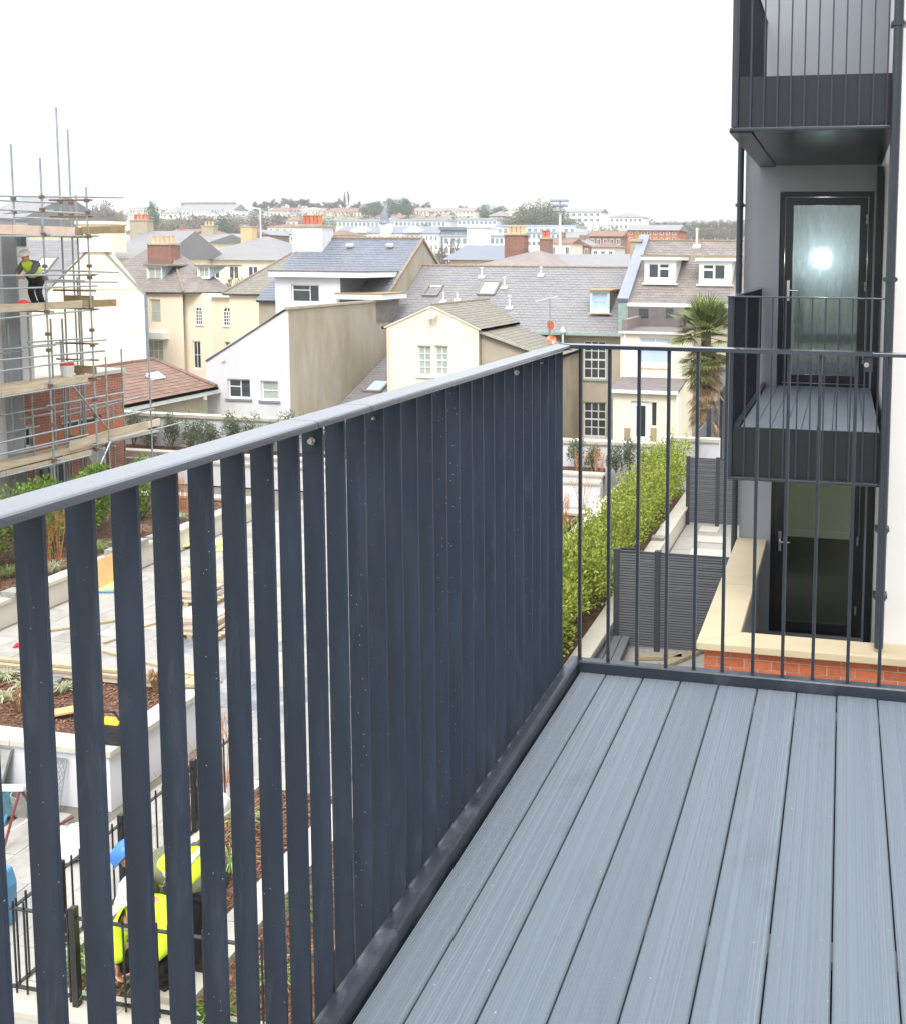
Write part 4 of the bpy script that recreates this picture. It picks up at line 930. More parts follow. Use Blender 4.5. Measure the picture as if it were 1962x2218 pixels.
def pallet(label, px, py, slabs):
    p = PZ(px, py, G); t = thing('pallet', label, 'pallet', (p.x, p.y, G), 'pallets of paving on the courtyard')
    for k in range(3): MB().box(p.x-.55+.5*k, p.x-.45+.5*k, p.y-.4, p.y+.4, G, G+.09).build('bearer', 'timber', t)
    for k in range(5): MB().box(p.x-.6, p.x+.6, p.y-.4+.17*k, p.y-.4+.17*k+.11, G+.09, G+.112).build('pallet_board', 'scaf_board', t)
    for k in range(slabs):
        a = rnd.uniform(-.12, .12); m_ = MB().obox((p.x+rnd.uniform(-.05, .05), p.y, G+.137+.046*k), (.42, .42*a, 0), (-.3*a, .3, 0), (0, 0, .02)).build('paving_slab', 'scaf_pink' if k % 3 else 'patio_slab'); tag(m_, 'flat slab %s on the pallet: %s' % (ORDN[k]+' from the bottom', label.split(',')[0]), 'slab', 'slabs stacked on pallets')
    return t
pallet('low pallet of slabs on the paving, nearer one', 440, 1370, 6)
pallet('low pallet of slabs on the paving, farther one', 430, 1300, 4)
for i, (px, py) in enumerate(((415, 1262), (470, 1270))):
    p = PZ(px, py, G); t_ = MB(); t_.lathe((p.x, p.y, G+.0), [(.3, 0), (.36, .1), (.3, .26), (.1, .33), (.01, .34)], 11, sx=1.3, sy=.8)
    for k, v_ in enumerate(t_.v): t_.v[k] = (v_[0]+rr.uniform(-.05, .05), v_[1]+rr.uniform(-.05, .05), max(G, v_[2]+rr.uniform(-.03, .03)))
    tag(t_.build('hessian_sack', 'scaf_board', smooth=True), 'brown sack slumped near the pallets, %s one' % ('left', 'right')[i], 'sack', 'brown sacks')
for i, ((ax, ay), (bx, by)) in enumerate((((0, 1330), (42, 1320)), ((225, 1395), (300, 1370)), ((310, 1360), (400, 1335)), ((225, 1412), (480, 1480)), ((100, 1370), (260, 1345)))):
    p0, p1 = PZ(ax, ay, G), PZ(bx, by, G); d_ = (p1-p0); n_ = V((-d_.y, d_.x, 0)).normalized()*.035
    m_ = MB().obox((p0+p1)/2+V((0, 0, .022)), d_/2, n_, (0, 0, .02)).build('timber_batten', 'timber'); tag(m_, 'yellow timber batten lying flat on the pale paving, %s' % ('at the far left', 'beside the low bed', 'near the pallets', 'longest and nearest', 'thin one on the left')[i], 'timber', 'battens on the paving')
m_ = MB().path([PZ(32, 1402, G+.02), PZ(38, 1395, G+.03), PZ(46, 1402, G+.02)], .03, 6).build('red_strap', 'red_plastic'); tag(m_, 'small red strap on the paving at the left', 'strap')
p = PZ(800, 1290, G); m_ = MB().lathe((p.x, p.y, G), [(.18, 0), (.2, .03), (.06, .5), (.04, .55)], 12).build('red_cone', 'red_plastic'); tag(m_, 'red cone glimpsed between the slats on the paving', 'cone')

# ================================================================== workers
def skinned(name, verts, edges, radii, material, parent, sub=2, org=None):
    me = bpy.data.meshes.new(name); og = wloc(parent) if parent else V(org)
    me.from_pydata([tuple(V(v_)-og) for v_ in verts], edges, []); me.materials.append(MATS[material])
    o = bpy.data.objects.new(name, me); COL.objects.link(o); 
    if parent: o.parent = parent
    else: o.location = og
    sk = o.modifiers.new('skin', 'SKIN'); sk.use_smooth_shade = True
    lay = me.skin_vertices[0].data
    for i, rr_ in enumerate(radii): lay[i].radius = rr_ if isinstance(rr_, tuple) else (rr_, rr_)
    lay[0].use_root = True
    ss = o.modifiers.new('sub', 'SUBSURF'); ss.levels = sub; ss.render_levels = sub
    return o
def chain(pts): return [(i, i+1) for i in range(len(pts)-1)]
def helmet(parent, c, up, fwd, material, r=.135):
    c, up, fwd = V(c), V(up).normalized(), V(fwd); fwd = (fwd-up*fwd.dot(up)).normalized(); sd_ = up.cross(fwd)
    mb = MB(); n = 20; prof = [(1.0, 0), (.99, .25), (.93, .5), (.8, .75), (.58, .92), (.3, 1.0), (.02, 1.02)]
    for q, z in prof:
        for k in range(n):
            a = 2*PI*k/n; e = 1.12 if abs(math.cos(a)) > 0 else 1
            ridge = 1.03 if abs(math.sin(a)) < .25 and z > .3 else 1.0
            mb.v.append(tuple(c+(fwd*math.cos(a)*1.12+sd_*math.sin(a)*.95)*r*q+up*r*z*ridge))
    for j in range(len(prof)-1):
        for k in range(n):
            k2 = (k+1) % n; mb.f.append((j*n+k, j*n+k2, (j+1)*n+k2, (j+1)*n+k)); mb.m.append(0)
    # brim with a longer peak in front
    i = len(mb.v)
    for ring, z in ((.98, .02), (1.0, -.06)):
        for k in range(n):
            a = 2*PI*k/n; pk = .34*max(0, math.cos(a))**2*(ring == 1.0)+.06*(ring == 1.0)
            mb.v.append(tuple(c+(fwd*math.cos(a)*1.12+sd_*math.sin(a)*.95)*r*(ring+pk)+up*r*z))
    for k in range(n):
        k2 = (k+1) % n; mb.f.append((i+k, i+k2, i+n+k2, i+n+k)); mb.m.append(0)
    return mb.build('helmet', material, parent, smooth=True)
def head_mb(parent, c, up, fwd, hair='grey_cloth'):
    c, up, fwd = V(c), V(up).normalized(), V(fwd); fwd = (fwd-up*fwd.dot(up)).normalized(); sd_ = up.cross(fwd)
    mb = MB(); n = 14
    prof = [(.25, -1.25), (.62, -1.1), (.82, -.7), (.95, -.2), (1.0, .25), (.92, .7), (.6, 1.05), (.05, 1.2)]
    for q, z in prof:
        for k in range(n):
            a = 2*PI*k/n; mb.v.append(tuple(c+(fwd*math.cos(a)*1.08+sd_*math.sin(a)*.82)*.095*q+up*.1*z+fwd*.012*(z < -.6)))
    for j in range(len(prof)-1):
        for k in range(n):
            k2 = (k+1) % n; mb.f.append((j*n+k, j*n+k2, (j+1)*n+k2, (j+1)*n+k)); mb.m.append(0)
    # nose, brow, ears, eyes, mouth
    mb.hexa([c+fwd*.095+sd_*-.015-up*.02, c+fwd*.095+sd_*.015-up*.02, c+fwd*.122+sd_*.012-up*.022, c+fwd*.122-sd_*.012-up*.022, c+fwd*.095-sd_*.008+up*.025, c+fwd*.095+sd_*.008+up*.025, c+fwd*.104+sd_*.006+up*.02, c+fwd*.104-sd_*.006+up*.02])
    for s_ in (-1, 1):
        mb.obox(c+sd_*s_*.082+fwd*-.005, fwd*.018, sd_*.008, up*.03)
        mb.obox(c+fwd*.095+sd_*s_*.034+up*.022, fwd*.006, sd_*.011, up*.006, 1)
    mb.obox(c+fwd*.092-up*.058, fwd*.006, sd_*.024, up*.005, 2)
    return mb.build('head', ['skin', 'trousers', 'red_steel'], parent, smooth=True)
def hand_mb(parent, wrist, d, palm_n, curl=.6):
    wrist, d, pn = V(wrist), V(d).normalized(), V(palm_n).normalized(); s_ = d.cross(pn).normalized()
    mb = MB(); mb.obox(wrist+d*.045, d*.048, s_*.04, pn*.014)
    for k in range(4):
        L = (.07, .08, .075, .058)[k]; b_ = wrist+d*.09+s_*(.03-.02*k); m1 = b_+(d*math.cos(curl)+pn*math.sin(curl))*L*.5; m2 = m1+(d*math.cos(curl*2)+pn*math.sin(curl*2))*L*.5
        mb.tube(b_, m1, .0095, 6, r2=.009); mb.tube(m1, m2, .009, 6, r2=.007)
    tb = wrist+d*.03+s_*.04; t1 = tb+(d*.7+s_*.7).normalized()*.035; mb.tube(tb, t1, .011, 6, r2=.01); mb.tube(t1, t1+(d+pn*.4).normalized()*.03, .01, 6, r2=.008)
    return mb.build('hand', 'skin', parent, smooth=True)
def ringband(mb, a, b, ra, rb, na, m=0, n=18):
    """band round a limb or trunk between centres a,b; na: side axis, radii (rx along na, rz across)"""
    a, b, na = V(a), V(b), V(na).normalized(); d = (b-a).normalized(); na = (na-d*na.dot(d)).normalized(); nb = d.cross(na); i = len(mb.v)
    for c_ in (a, b):
        for k in range(n):
            t_ = 2*PI*k/n; mb.v.append(tuple(c_+na*math.cos(t_)*ra+nb*math.sin(t_)*rb))
    for k in range(n):
        k2 = (k+1) % n; mb.f.append((i+k, i+k2, i+n+k2, i+n+k)); mb.m.append(m)
def person(label, base, J, jacket, vest, trs, helm, hfwd, hup, bands=True, hand_c=.6, hat=None, B=1.0):
    """J: joints dict. body is one continuous skinned mesh, clothes are children"""
    t = thing('person', label, 'person', base)
    P_ = {k: V(v_) for k, v_ in J.items()}
    names = ['hip', 'waist', 'chest', 'neck', 'head', 'shL', 'elL', 'wrL', 'shR', 'elR', 'wrR', 'thL', 'knL', 'anL', 'thR', 'knR', 'anR']
    R_ = [(.13, .11), (.125, .10), (.16, .115), .055, .06, .065, .048, .034, .065, .048, .034, .088, .062, .045, .088, .062, .045]
    E_ = [(0, 1), (1, 2), (2, 3), (3, 4), (2, 5), (5, 6), (6, 7), (2, 8), (8, 9), (9, 10), (0, 11), (11, 12), (12, 13), (0, 14), (14, 15), (15, 16)]
    skinned('body', [P_[n] for n in names], E_, R_, 'skin', t)
    skinned('trousers', [P_[n] for n in ('hip', 'thL', 'knL', 'anL', 'thR', 'knR', 'anR')], [(0, 1), (1, 2), (2, 3), (0, 4), (4, 5), (5, 6)], [(.16, .14), .112, .085, .075, .112, .085, .075], trs, t)
    lo = P_['hip'].lerp(P_['waist'], -.45)
    skinned('jacket', [lo, P_['waist'], P_['chest'], P_['chest'].lerp(P_['neck'], .75), P_['shL'], P_['elL'], P_['wrL'], P_['shR'], P_['elR'], P_['wrR']],
            [(0, 1), (1, 2), (2, 3), (2, 4), (4, 5), (5, 6), (2, 7), (7, 8), (8, 9)], [(.185*B, .165*B), (.17*B, .15*B), (.195*B, .155*B), .085*B, .098*B, .076*B, .058*B, .098*B, .076*B, .058*B], jacket, t)
    if vest:
        skinned('vest', [lo.lerp(P_['waist'], .5), P_['waist'], P_['chest'], P_['chest'].lerp(P_['neck'], .7), P_['shL'], P_['shR']], [(0, 1), (1, 2), (2, 3), (2, 4), (2, 5)], [(.205*B, .185*B), (.198*B, .176*B), (.222*B, .184*B), .105*B, .122*B, .122*B], vest, t)
    side = (P_['shR']-P_['shL']).normalized()
    if bands:
        mb = MB(); sp = P_['chest']-P_['waist']
        for q in (.05, .62):
            a = P_['waist']+sp*q; ringband(mb, a-sp.normalized()*.025, a+sp.normalized()*.025, .209*B, .180*B, side)
        for s_, e_, w_ in (('shL', 'elL', 'wrL'), ('shR', 'elR', 'wrR')):
            if jacket == 'hivis':
                d_ = (P_[w_]-P_[e_]); a = P_[e_]+d_*.45; ringband(mb, a-d_.normalized()*.025, a+d_.normalized()*.025, .072, .072, side)
                d_ = (P_[e_]-P_[s_]); a = P_[s_]+d_*.55; ringband(mb, a-d_.normalized()*.025, a+d_.normalized()*.025, .09, .09, d_.orthogonal())
        mb.build('reflective_band', 'reflective', t, smooth=True)
    head_mb(t, P_['head'], hup, hfwd)
    hu = V(hup).normalized()
    if helm: helmet(t, P_['head']+hu*.045, hu, hfwd, helm)
    for a, e_, n_ in (('anL', 'knL', 'L'), ('anR', 'knR', 'R')):
        ft = V(J.get('foot', hfwd)); ft.z = 0; ft = ft.normalized() if ft.length > .1 else V((-1, 0, 0)); sd_ = V((-ft.y, ft.x, 0)); c_ = P_[a]; z0 = c_.z-.085
        b_ = MB(); b_.prism([c_-ft*.09-sd_*.05+V((0, 0, -.085)), c_+ft*.19-sd_*.05+V((0, 0, -.085)), c_+ft*.2-sd_*.05+V((0, 0, -.045)), c_+ft*.1-sd_*.05+V((0, 0, .0)), c_+ft*.05-sd_*.05+V((0, 0, .08)), c_-ft*.08-sd_*.05+V((0, 0, .08))], sd_*.1)
        b_.build('boot', 'boot', t, bevel=.02)
    for w_, e_ in (('wrL', 'elL'), ('wrR', 'elR')): hand_mb(t, P_[w_], P_[w_]-P_[e_], side if w_ == 'wrL' else -side, hand_c)
    return t
AX, AY = -6.08, 8.45
person('worker in a blue hard hat and yellow vest over an olive jacket, bending forward', (AX, AY, G),
       dict(hip=(AX, AY, -4.86), waist=(AX-.13, AY-.02, -4.72), chest=(AX-.36, AY-.04, -4.62), neck=(AX-.58, AY-.05, -4.60), head=(AX-.79, AY-.06, -4.635),
            shL=(AX-.42, AY-.24, -4.68), elL=(AX-.44, AY-.28, -4.98), wrL=(AX-.56, AY-.22, -5.20), shR=(AX-.42, AY+.16, -4.66), elR=(AX-.5, AY+.22, -4.95), wrR=(AX-.62, AY+.12, -5.17),
            thL=(AX+.0, AY-.11, -4.93), knL=(AX-.06, AY-.13, -5.26), anL=(AX+.02, AY-.13, -5.595), thR=(AX+.02, AY+.11, -4.93), knR=(AX-.08, AY+.14, -5.26), anR=(AX-.02, AY+.16, -5.595), foot=(-1, 0, 0)),
       'jacket_olive', 'hivis', 'trousers', 'helmet_blue', (-.65, -.1, -.75), (-.72, -.1, .62), B=1.22)
BX_, BY = -6.40, 7.99
person('worker in a white hard hat and full yellow jacket, crouching behind the railing', (BX_, BY, G),
       dict(hip=(BX_+.10, BY+.16, -5.30), waist=(BX_+.08, BY+.12, -5.14), chest=(BX_+.02, BY+.05, -4.93), neck=(BX_-.01, BY+.0, -4.75), head=(BX_-.03, BY-.05, -4.635),
            shL=(BX_-.14, BY-.02, -4.87), elL=(BX_-.22, BY-.14, -5.1), wrL=(BX_-.12, BY-.26, -5.26), shR=(BX_+.2, BY+.04, -4.87), elR=(BX_+.3, BY-.08, -5.1), wrR=(BX_+.12, BY-.22, -5.25),
            thL=(BX_-.02, BY+.12, -5.32), knL=(BX_-.16, BY-.20, -5.30), anL=(BX_-.1, BY+.12, -5.575), thR=(BX_+.2, BY+.14, -5.32), knR=(BX_+.22, BY-.18, -5.34), anR=(BX_+.22, BY+.16, -5.575), foot=(-.3, -1, 0)),
       'hivis', None, 'trousers', 'helmet_white', (-.45, -.8, -.45), (-.15, -.4, .9), B=1.28)
# ================================================================== house helpers
def slates(mb, P0, P1, P2, P3, row=.24, sw=.32, lift=.014, seed=1, m=0):
    """overlapping slates on the plane P0 P1 (eave) P2 P3 (ridge)"""
    r = random.Random(seed); P0, P1, P2, P3 = V(P0), V(P1), V(P2), V(P3)
    n = (P1-P0).cross(P3-P0).normalized()
    if n.z < 0: n = -n
    L = ((P3-P0).length+(P2-P1).length)/2; nr = max(2, round(L/row))
    for j in range(nr):
        a0, a1 = j/nr, min((j+1.08)/nr, 1)
        A, B = P0.lerp(P3, a0), P1.lerp(P2, a0); C, D = P1.lerp(P2, a1), P0.lerp(P3, a1)
        w = (B-A).length; k = max(1, round(w/sw)); off = .5 if j % 2 else 0
        cuts = [0]+[(i+off)/k for i in range(1 if not off else 0, k+1) if 0 < (i+off)/k < 1]+[1]
        for u0, u1 in zip(cuts[:-1], cuts[1:]):
            g = .006/max(w, .1); u0 += g; u1 -= g
            if u1 <= u0: continue
            l0 = lift+r.uniform(-.004, .006)
            a, b = A.lerp(B, u0)+n*l0, A.lerp(B, u1)+n*(l0+r.uniform(-.003, .003)); c, d = D.lerp(C, u1)+n*.002, D.lerp(C, u0)+n*.002
            i = len(mb.v); mb.v += [tuple(q) for q in (a, b, c, d, a-n*.012, b-n*.012)]
            mb.f += [(i, i+1, i+2, i+3), (i+4, i+5, i+1, i)]; mb.m += [m, m]
def roof(t, faces, material, under='roof_underlay', tiles=True, row=.24, sw=.32, thick=.12, name='roof'):
    """faces: quads eaveL, eaveR, ridgeR, ridgeL"""
    u = MB()
    for f in faces:
        q = [V(p_) for p_ in f]; n = (q[1]-q[0]).cross(q[3]-q[0]).normalized()
        if n.z < 0: n = -n
        pts = q if (q[2]-q[3]).length > .02 else q[:3]
        u.prism([p_-n*.004 for p_ in pts], -n*thick)
    o = u.build(name, under if tiles else material, t)
    if tiles:
        s = MB()
        for k, f in enumerate(faces): slates(s, *f, row=row, sw=sw, seed=k+3)
        tag(s.build('slates', material, o), kind='stuff')
    return o
def ridge(t, pts, material='ridge_tile', r=.09):
    mb = MB()
    for a, b in zip(pts[:-1], pts[1:]):
        a, b = V(a), V(b); n = max(1, round((b-a).length/.45))
        for k in range(n): mb.tube(a.lerp(b, k/n)+V((0, 0, .0)), a.lerp(b, (k+.96)/n), r*(1+.06*(k % 2)), 6)
    return mb.build('ridge_tiles', material, t)
WINME = {}
def window(t, x0, x1, z0, z1, y, cols=2, rows=2, frame='white_paint', pane='glass_dark', fw=.06, bar=.035, mid=False, arch=False, sill=None, deep=.09, nv=V((0, -1, 0)), split=None, half=None):
    """window in a wall facing -Y at plane y, set deep back in its opening"""
    f = MB(); yy = y+deep; w, h_ = x1-x0, z1-z0
    f.box(x0, x0+fw, yy, yy+.06, z0, z1); f.box(x1-fw, x1, yy, yy+.06, z0, z1); f.box(x0+fw, x1-fw, yy, yy+.06, z1-fw, z1); f.box(x0+fw, x1-fw, yy, yy+.06, z0, z0+fw*1.2)
    iw, ih = w-2*fw, h_-2.2*fw
    cs = split if split else [c/cols for c in range(1, cols)]
    for c in cs: f.box(x0+fw+iw*c-bar/2, x0+fw+iw*c+bar/2, yy+.004, yy+.05, z0+fw, z1-fw)
    if half: f.box(x0+fw+iw*half[0], x0+fw+iw*half[1], yy+.006, yy+.052, z0+fw*1.2+ih*half[2]-bar/2, z0+fw*1.2+ih*half[2]+bar/2)
    for q in range(1, rows):
        b_ = bar*(1.7 if mid and q == rows//2 else 1); f.box(x0+fw, x1-fw, yy+.006, yy+.052, z0+fw*1.2+ih*q/rows-b_/2, z0+fw*1.2+ih*q/rows+b_/2)
    if arch:
        cx, R_ = (x0+x1)/2, w/2
        for k in range(8):
            a, b = PI*k/8, PI*(k+1)/8
            f.prism([(cx+R_*math.cos(a), yy, z1+R_*math.sin(a)), (cx+R_*math.cos(b), yy, z1+R_*math.sin(b)), (cx+(R_-fw)*math.cos(b), yy, z1+(R_-fw)*math.sin(b)), (cx+(R_-fw)*math.cos(a), yy, z1+(R_-fw)*math.sin(a))], (0, .06, 0))
        f.box(cx-bar/2, cx+bar/2, yy, yy+.05, z1, z1+R_-fw)
    o = f.build('window', frame, t)
    g = MB().box(x0+fw*.6, x1-fw*.6, yy+.03, yy+.04, z0+fw*.6, z1-fw*.6)
    if arch: g.prism([(cx+(R_-.02)*math.cos(PI*k/8), yy+.03, z1-fw*.6+(R_-.02)*math.sin(PI*k/8)) for k in range(9)], (0, .01, 0))
    g.build('pane', pane, o)
    if sill: MB().box(x0-.08, x1+.08, y-.07, y+deep, z0-.08, z0-.002).build('sill', sill, o)
    return o
def front(t, Y, x0, x1, z0, z1, material, wins=(), gable=None, name='wall', back=None, sides=True):
    """rear or front wall facing the viewer at plane Y with window openings given in picture positions"""
    holes = []; spec = []
    for w in wins:
        (l, tp, r_, b), kw = w[:4], w[4] if len(w) > 4 else {}
        a, c = PY(l, tp, Y), PY(r_, b, Y); q = (a.x-x0, c.x-x0, c.z-z0, a.z-z0)
        holes.append(q); spec.append((a.x, c.x, c.z, a.z, kw))
    mb = MB(); rect_wall(mb, (x0, Y, z0), (1, 0, 0), (0, 0, 1), x1-x0, z1-z0, holes, .14)
    if gable: mb.poly([(x0, Y, z1)]+[(x1, Y, z1)]+[tuple(g) for g in gable])
    if back:
        mb.poly([(x0, back, z0), (x0, Y, z0), (x0, Y, z1), (x0, back, z1)]); mb.poly([(x1, Y, z0), (x1, back, z0), (x1, back, z1), (x1, Y, z1)])
    o = mb.build(name, material, t)
    for a, c, b, d, kw in spec: window(t, a, c, b, d, Y, **kw)
    return o
def chimney(t, x0, x1, y0, y1, z0, z1, material, pots=3, pot='terracotta', cap='stack_tan', ph=.45, pr=.11, span=1.0):
    c = MB().box(x0, x1, y0, y1, z0, z1-.12).build('chimney', material, t)
    MB().box(x0-.07, x1+.07, y0-.07, y1+.07, z1-.12, z1).build('chimney_cap', cap, c)
    w = x1-x0
    for k in range(pots):
        x = (x0+x1)/2+w*span*((k+.5)/pots-.5)
        MB().lathe((x, (y0+y1)/2, z1), [(pr*1.1, 0), (pr*.9, ph*.2), (pr*.85, ph*.85), (pr*1.05, ph*.9), (pr*1.05, ph), (pr*.6, ph)], 10).build('chimney_pot', pot, c)
    return c
def gutter(t, a, b, material='white_paint', r=.06):
    a, b = V(a), V(b); return MB().obox((a+b)/2, (b-a)/2, (0, r, 0), (0, 0, r)).build('gutter', material, t)
def velux(t, px, py, w, h_, Y0, z0, slope, open_=0):
    """roof window on a slope rising in +Y: at eave plane Y0,z0 with slope vector"""
    d = ray(px, py); s = V(slope).normalized(); n = V((1, 0, 0)).cross(s)
    k = (V((0, Y0, z0))-EYE).dot(n)/d.dot(n); c = EYE+d*k
    f = MB(); u = V((1, 0, 0))
    for a, b, aw, bw_ in ((-1, 0, .05, h_/2), (1, 0, .05, h_/2)): f.obox(c+u*a*w/2+n*.05, u*aw, s*bw_, n*.06)
    for b in (-1, 1): f.obox(c+s*b*h_/2+n*.052, u*w/2, s*.05, n*.06)
    o = f.build('roof_window', 'slate_lichen', t)
    if open_:
        s2 = (s*math.cos(open_)-n*-math.sin(open_)).normalized(); top = c+s*h_/2+n*.08
        MB().obox(top-s2*h_/2+n*.0, u*w/2*.95, s2*h_/2, n*.02).build('pane', 'glass_sky', o)
    else: MB().obox(c+n*.05, u*w/2*.95, s*h_/2*.95, n*.012).build('pane', 'glass_sky', o)
    return o
def on_slope(px, py, Y0, z0, slope):
    d = ray(px, py); s = V(slope).normalized(); n = V((1, 0, 0)).cross(s); k = (V((0, Y0, z0))-EYE).dot(n)/d.dot(n); return EYE+d*k

# ================================================================== building under scaffold on the left
sb = thing('building_site_block', 'part-built white and grey block behind the scaffolding, far left', 'building', (-22, 18, G))
yg = PXp(38, 640, -21.5).y; yw_ = PXp(71, 700, -21.95).y
m_ = MB().box(-26, -21.95, 8, yw_, G, 2.3).build('wall', 'white_render', sb)
MB().box(-21.949, -21.5, PXp(9, 640, -21.5).y, yg, G, 2.25).build('pier', 'grey_render', sb)
MB().box(-21.949, -21.62, 12.0, PXp(9, 640, -21.62).y-.02, G, 2.25).build('panel', 'white_render', sb)
MB().box(-21.948, -21.93, yg+.05, yw_-.1, 1.62, 2.05).build('window', 'glass_dark', sb); MB().box(-21.948, -21.925, yg+.02, yg+.12, -.2, 1.3).build('opening', 'glass_dark', sb)
MB().box(-26.1, -21.9, 7.9, yw_+.05, 2.3, 2.36).build('flat_roof', 'lead', sb)

bk = thing('brick_building', 'low red brick building behind the scaffolding with pale coping', 'building', (-22.5, 25, G))
XB = -21.75; y1b = PXp(267, 806, XB).y; zb = PXp(267, 806, XB).z; y0b = yw_-.4
wins_b = []
def yh(px, py): q = PXp(px, py, XB); return q
bh = []
for (l, tp, r_, b_) in ((84, 968, 152, 1075), (197, 958, 240, 1075), (44, 925, 78, 968), (135, 915, 222, 945)):
    a, c = yh(l, tp), yh(r_, b_); bh.append((a.y-y0b, c.y-y0b, max(c.z, G+.4)-G, min(a.z, zb-.5)-G))
mbk = MB(); rect_wall(mbk, (XB, y0b, G), (0, 1, 0), (0, 0, 1), y1b-y0b, zb-G, bh, .2)
mbk.poly([(XB, y1b, G), (XB-5, y1b, G), (XB-5, y1b, zb), (XB, y1b, zb)])
mbk.build('wall', 'red_brick', bk)
for k, (a, b, c, d) in enumerate(bh):
    ya, yb_, za, zc = y0b+a, y0b+b, G+c, G+d; f = MB()
    f.box(XB-.15, XB-.09, ya, ya+.08, za, zc); f.box(XB-.15, XB-.09, yb_-.08, yb_, za, zc); f.box(XB-.15, XB-.09, ya+.08, yb_-.08, zc-.08, zc); f.box(XB-.15, XB-.09, ya+.08, yb_-.08, za, za+.08)
    nb = max(1, round((yb_-ya)/.7))
    for q in range(1, nb): f.box(XB-.145, XB-.095, ya+(yb_-ya)*q/nb-.03, ya+(yb_-ya)*q/nb+.03, za+.08, zc-.08)
    if zc-za > 1.2: f.box(XB-.145, XB-.096, ya+.08, yb_-.08, za+(zc-za)*.55-.03, za+(zc-za)*.55+.03)
    o = f.build('window', 'white_paint', bk); MB().box(XB-.13, XB-.12, ya+.02, yb_-.02, za+.02, zc-.02).build('pane', 'glass_dark' if k != 1 else 'glass_blind', o)
MB().box(XB-5, XB+.06, y0b, y1b+.06, zb, zb+.12).build('coping', 'coping_pale', bk)
MB().box(XB+.001, XB+.03, y0b, y1b-.02, -4.05, -3.55).build('brick_band', 'brick_orange', bk)
# brown tiled hip roof house beyond
br = thing('brown_roof_building', 'low building with a brown tiled hip roof beyond the brick wall', 'building', (-24, 30, G-1))
ZBE = -3.78
e0, e1 = PZ(272, 877, ZBE), PZ(470, 838, ZBE); XE = (e0.x+e1.x)/2
r1 = PXp(335, 779, XE-3.6); r0z = r1.z
roof(br, [((XE, e0.y-1, ZBE), (XE, e1.y, ZBE), (XE-3.6, r1.y, r0z), (XE-3.6, e0.y-1, r0z)), ((XE, e1.y, ZBE), (XE-7.2, e1.y, ZBE), (XE-3.6, r1.y, r0z), (XE-3.6, r1.y, r0z))], 'tile_brown', 'roof_under_brown', row=.30, sw=.30, name='roof')
ridge(br, [(XE-3.6, e0.y-1, r0z+.02), (XE-3.6, r1.y, r0z+.02), (XE, e1.y, ZBE+.03)], 'tile_brown', .08)
MB().box(XE-6.8, XE-.35, e0.y-.7, e1.y-.35, G-2, ZBE-.08).build('wall', 'tan_render2', br); gutter(br, (XE+.05, e0.y-1, ZBE-.05), (XE+.05, e1.y, ZBE-.05), 'white_dirty', .055)
MB().obox((XE-.02, (e0.y+e1.y)/2, ZBE-.17), (.02, 0, 0), (0, (e1.y-e0.y)/2+1, 0), (0, 0, .1)).build('fascia', 'white_dirty', br)
p = PXp(338, 818, XE-1.7); MB().obox(p+V((0, 0, .05)), (.16, 0, -.11), (0, .35, 0), (.03, 0, .04)).build('roof_window', 'glass_sky', br)

# ------------------------------------------------------------------ scaffold
scf = thing('scaffold', 'galvanised tube scaffolding with timber boards on the left', 'scaffolding', (-20.8, 22, G))
XO, XI = -20.30, -21.32
def T_(a, b, r_=.0245, material='galv'): MB().tube(a, b, r_, 8).build('scaffold_tube', material, scf)
def std(px, py, X, zb_=G):
    q = PXp(px, py, X); T_((X, q.y, zb_), (X, q.y, q.z)); return q.y
ys_o = [std(87, 342, XO), std(187, 405, XO), std(229, 773, XO), std(318, 640, XO), std(-60, 380, XO), std(-140, 420, XO)]
ys_i = [std(24, 312, XI), std(122, 232, XI), std(147, 280, XI), std(165, 422, XI+.3), std(263, 755, XI+.1), std(168, 600, XI+.2), std(132, 735, XI), std(18, 700, XI)]
def led(ax, ay, bx, by, X): T_(PXp(ax, ay, X), PXp(bx, by, X))
for q in ((-40, 424, 268, 428, XO), (-40, 452, 192, 463, XO), (-40, 598, 212, 594, XO), (-40, 627, 212, 619, XO), (-40, 784, 228, 759, XO), (-40, 810, 203, 777, XO), (-40, 968, 335, 886, XO), (-40, 994, 192, 941, XO),
          (42, 909, 268, 864, XI), (0, 434, 130, 440, XI), (10, 462, 116, 456, XI), (70, 584, 258, 590, XI), (80, 610, 256, 611, XI), (40, 752, 232, 736, XI), (130, 769, 228, 760, XI), (0, 766, 50, 761, XI), (130, 903, 305, 860, XI), (0, 940, 86, 923, XI),
          (-40, 512, 215, 511, XO), (-40, 505, 200, 515, XI), (-40, 694, 215, 670, XO), (-40, 868, 195, 830, XO), (-40, 1044, 197, 986, XO), (200, 965, 343, 935, XO), (240, 955, 395, 915, XO)): led(*q)
for q in ((60, 742, 200, 732, XO-.5), (0, 757, 120, 748, XO-.5), (90, 585, 190, 587, XO-.5), (100, 606, 185, 608, XO-.5), (30, 470, 150, 476, XO-.5), (0, 900, 120, 880, XO-.6), (20, 985, 180, 950, XO-.6), (100, 880, 270, 850, XO-.55)): led(*q)
for px, py in ((110, 690), (135, 690), (60, 660), (205, 800), (245, 880)): std(px, py, XI+.4)
for y in (ys_o[0], ys_o[1], ys_o[2], ys_o[3], ys_o[4]):
    for z in (-3.98, -2.0, -.06, 1.93):
        if y in (ys_o[2], ys_o[3]) and z > -3: continue
        T_((XO+.15, y+.07, z-.02), (XI-.25, y+.07, z-.02))
for z in (.42, .85, -1.5, -1.05, 2.45, 2.9): T_((XO+.1, ys_o[1]+.09, z), (XI-.2, ys_o[1]+.05, z), material='rusty')
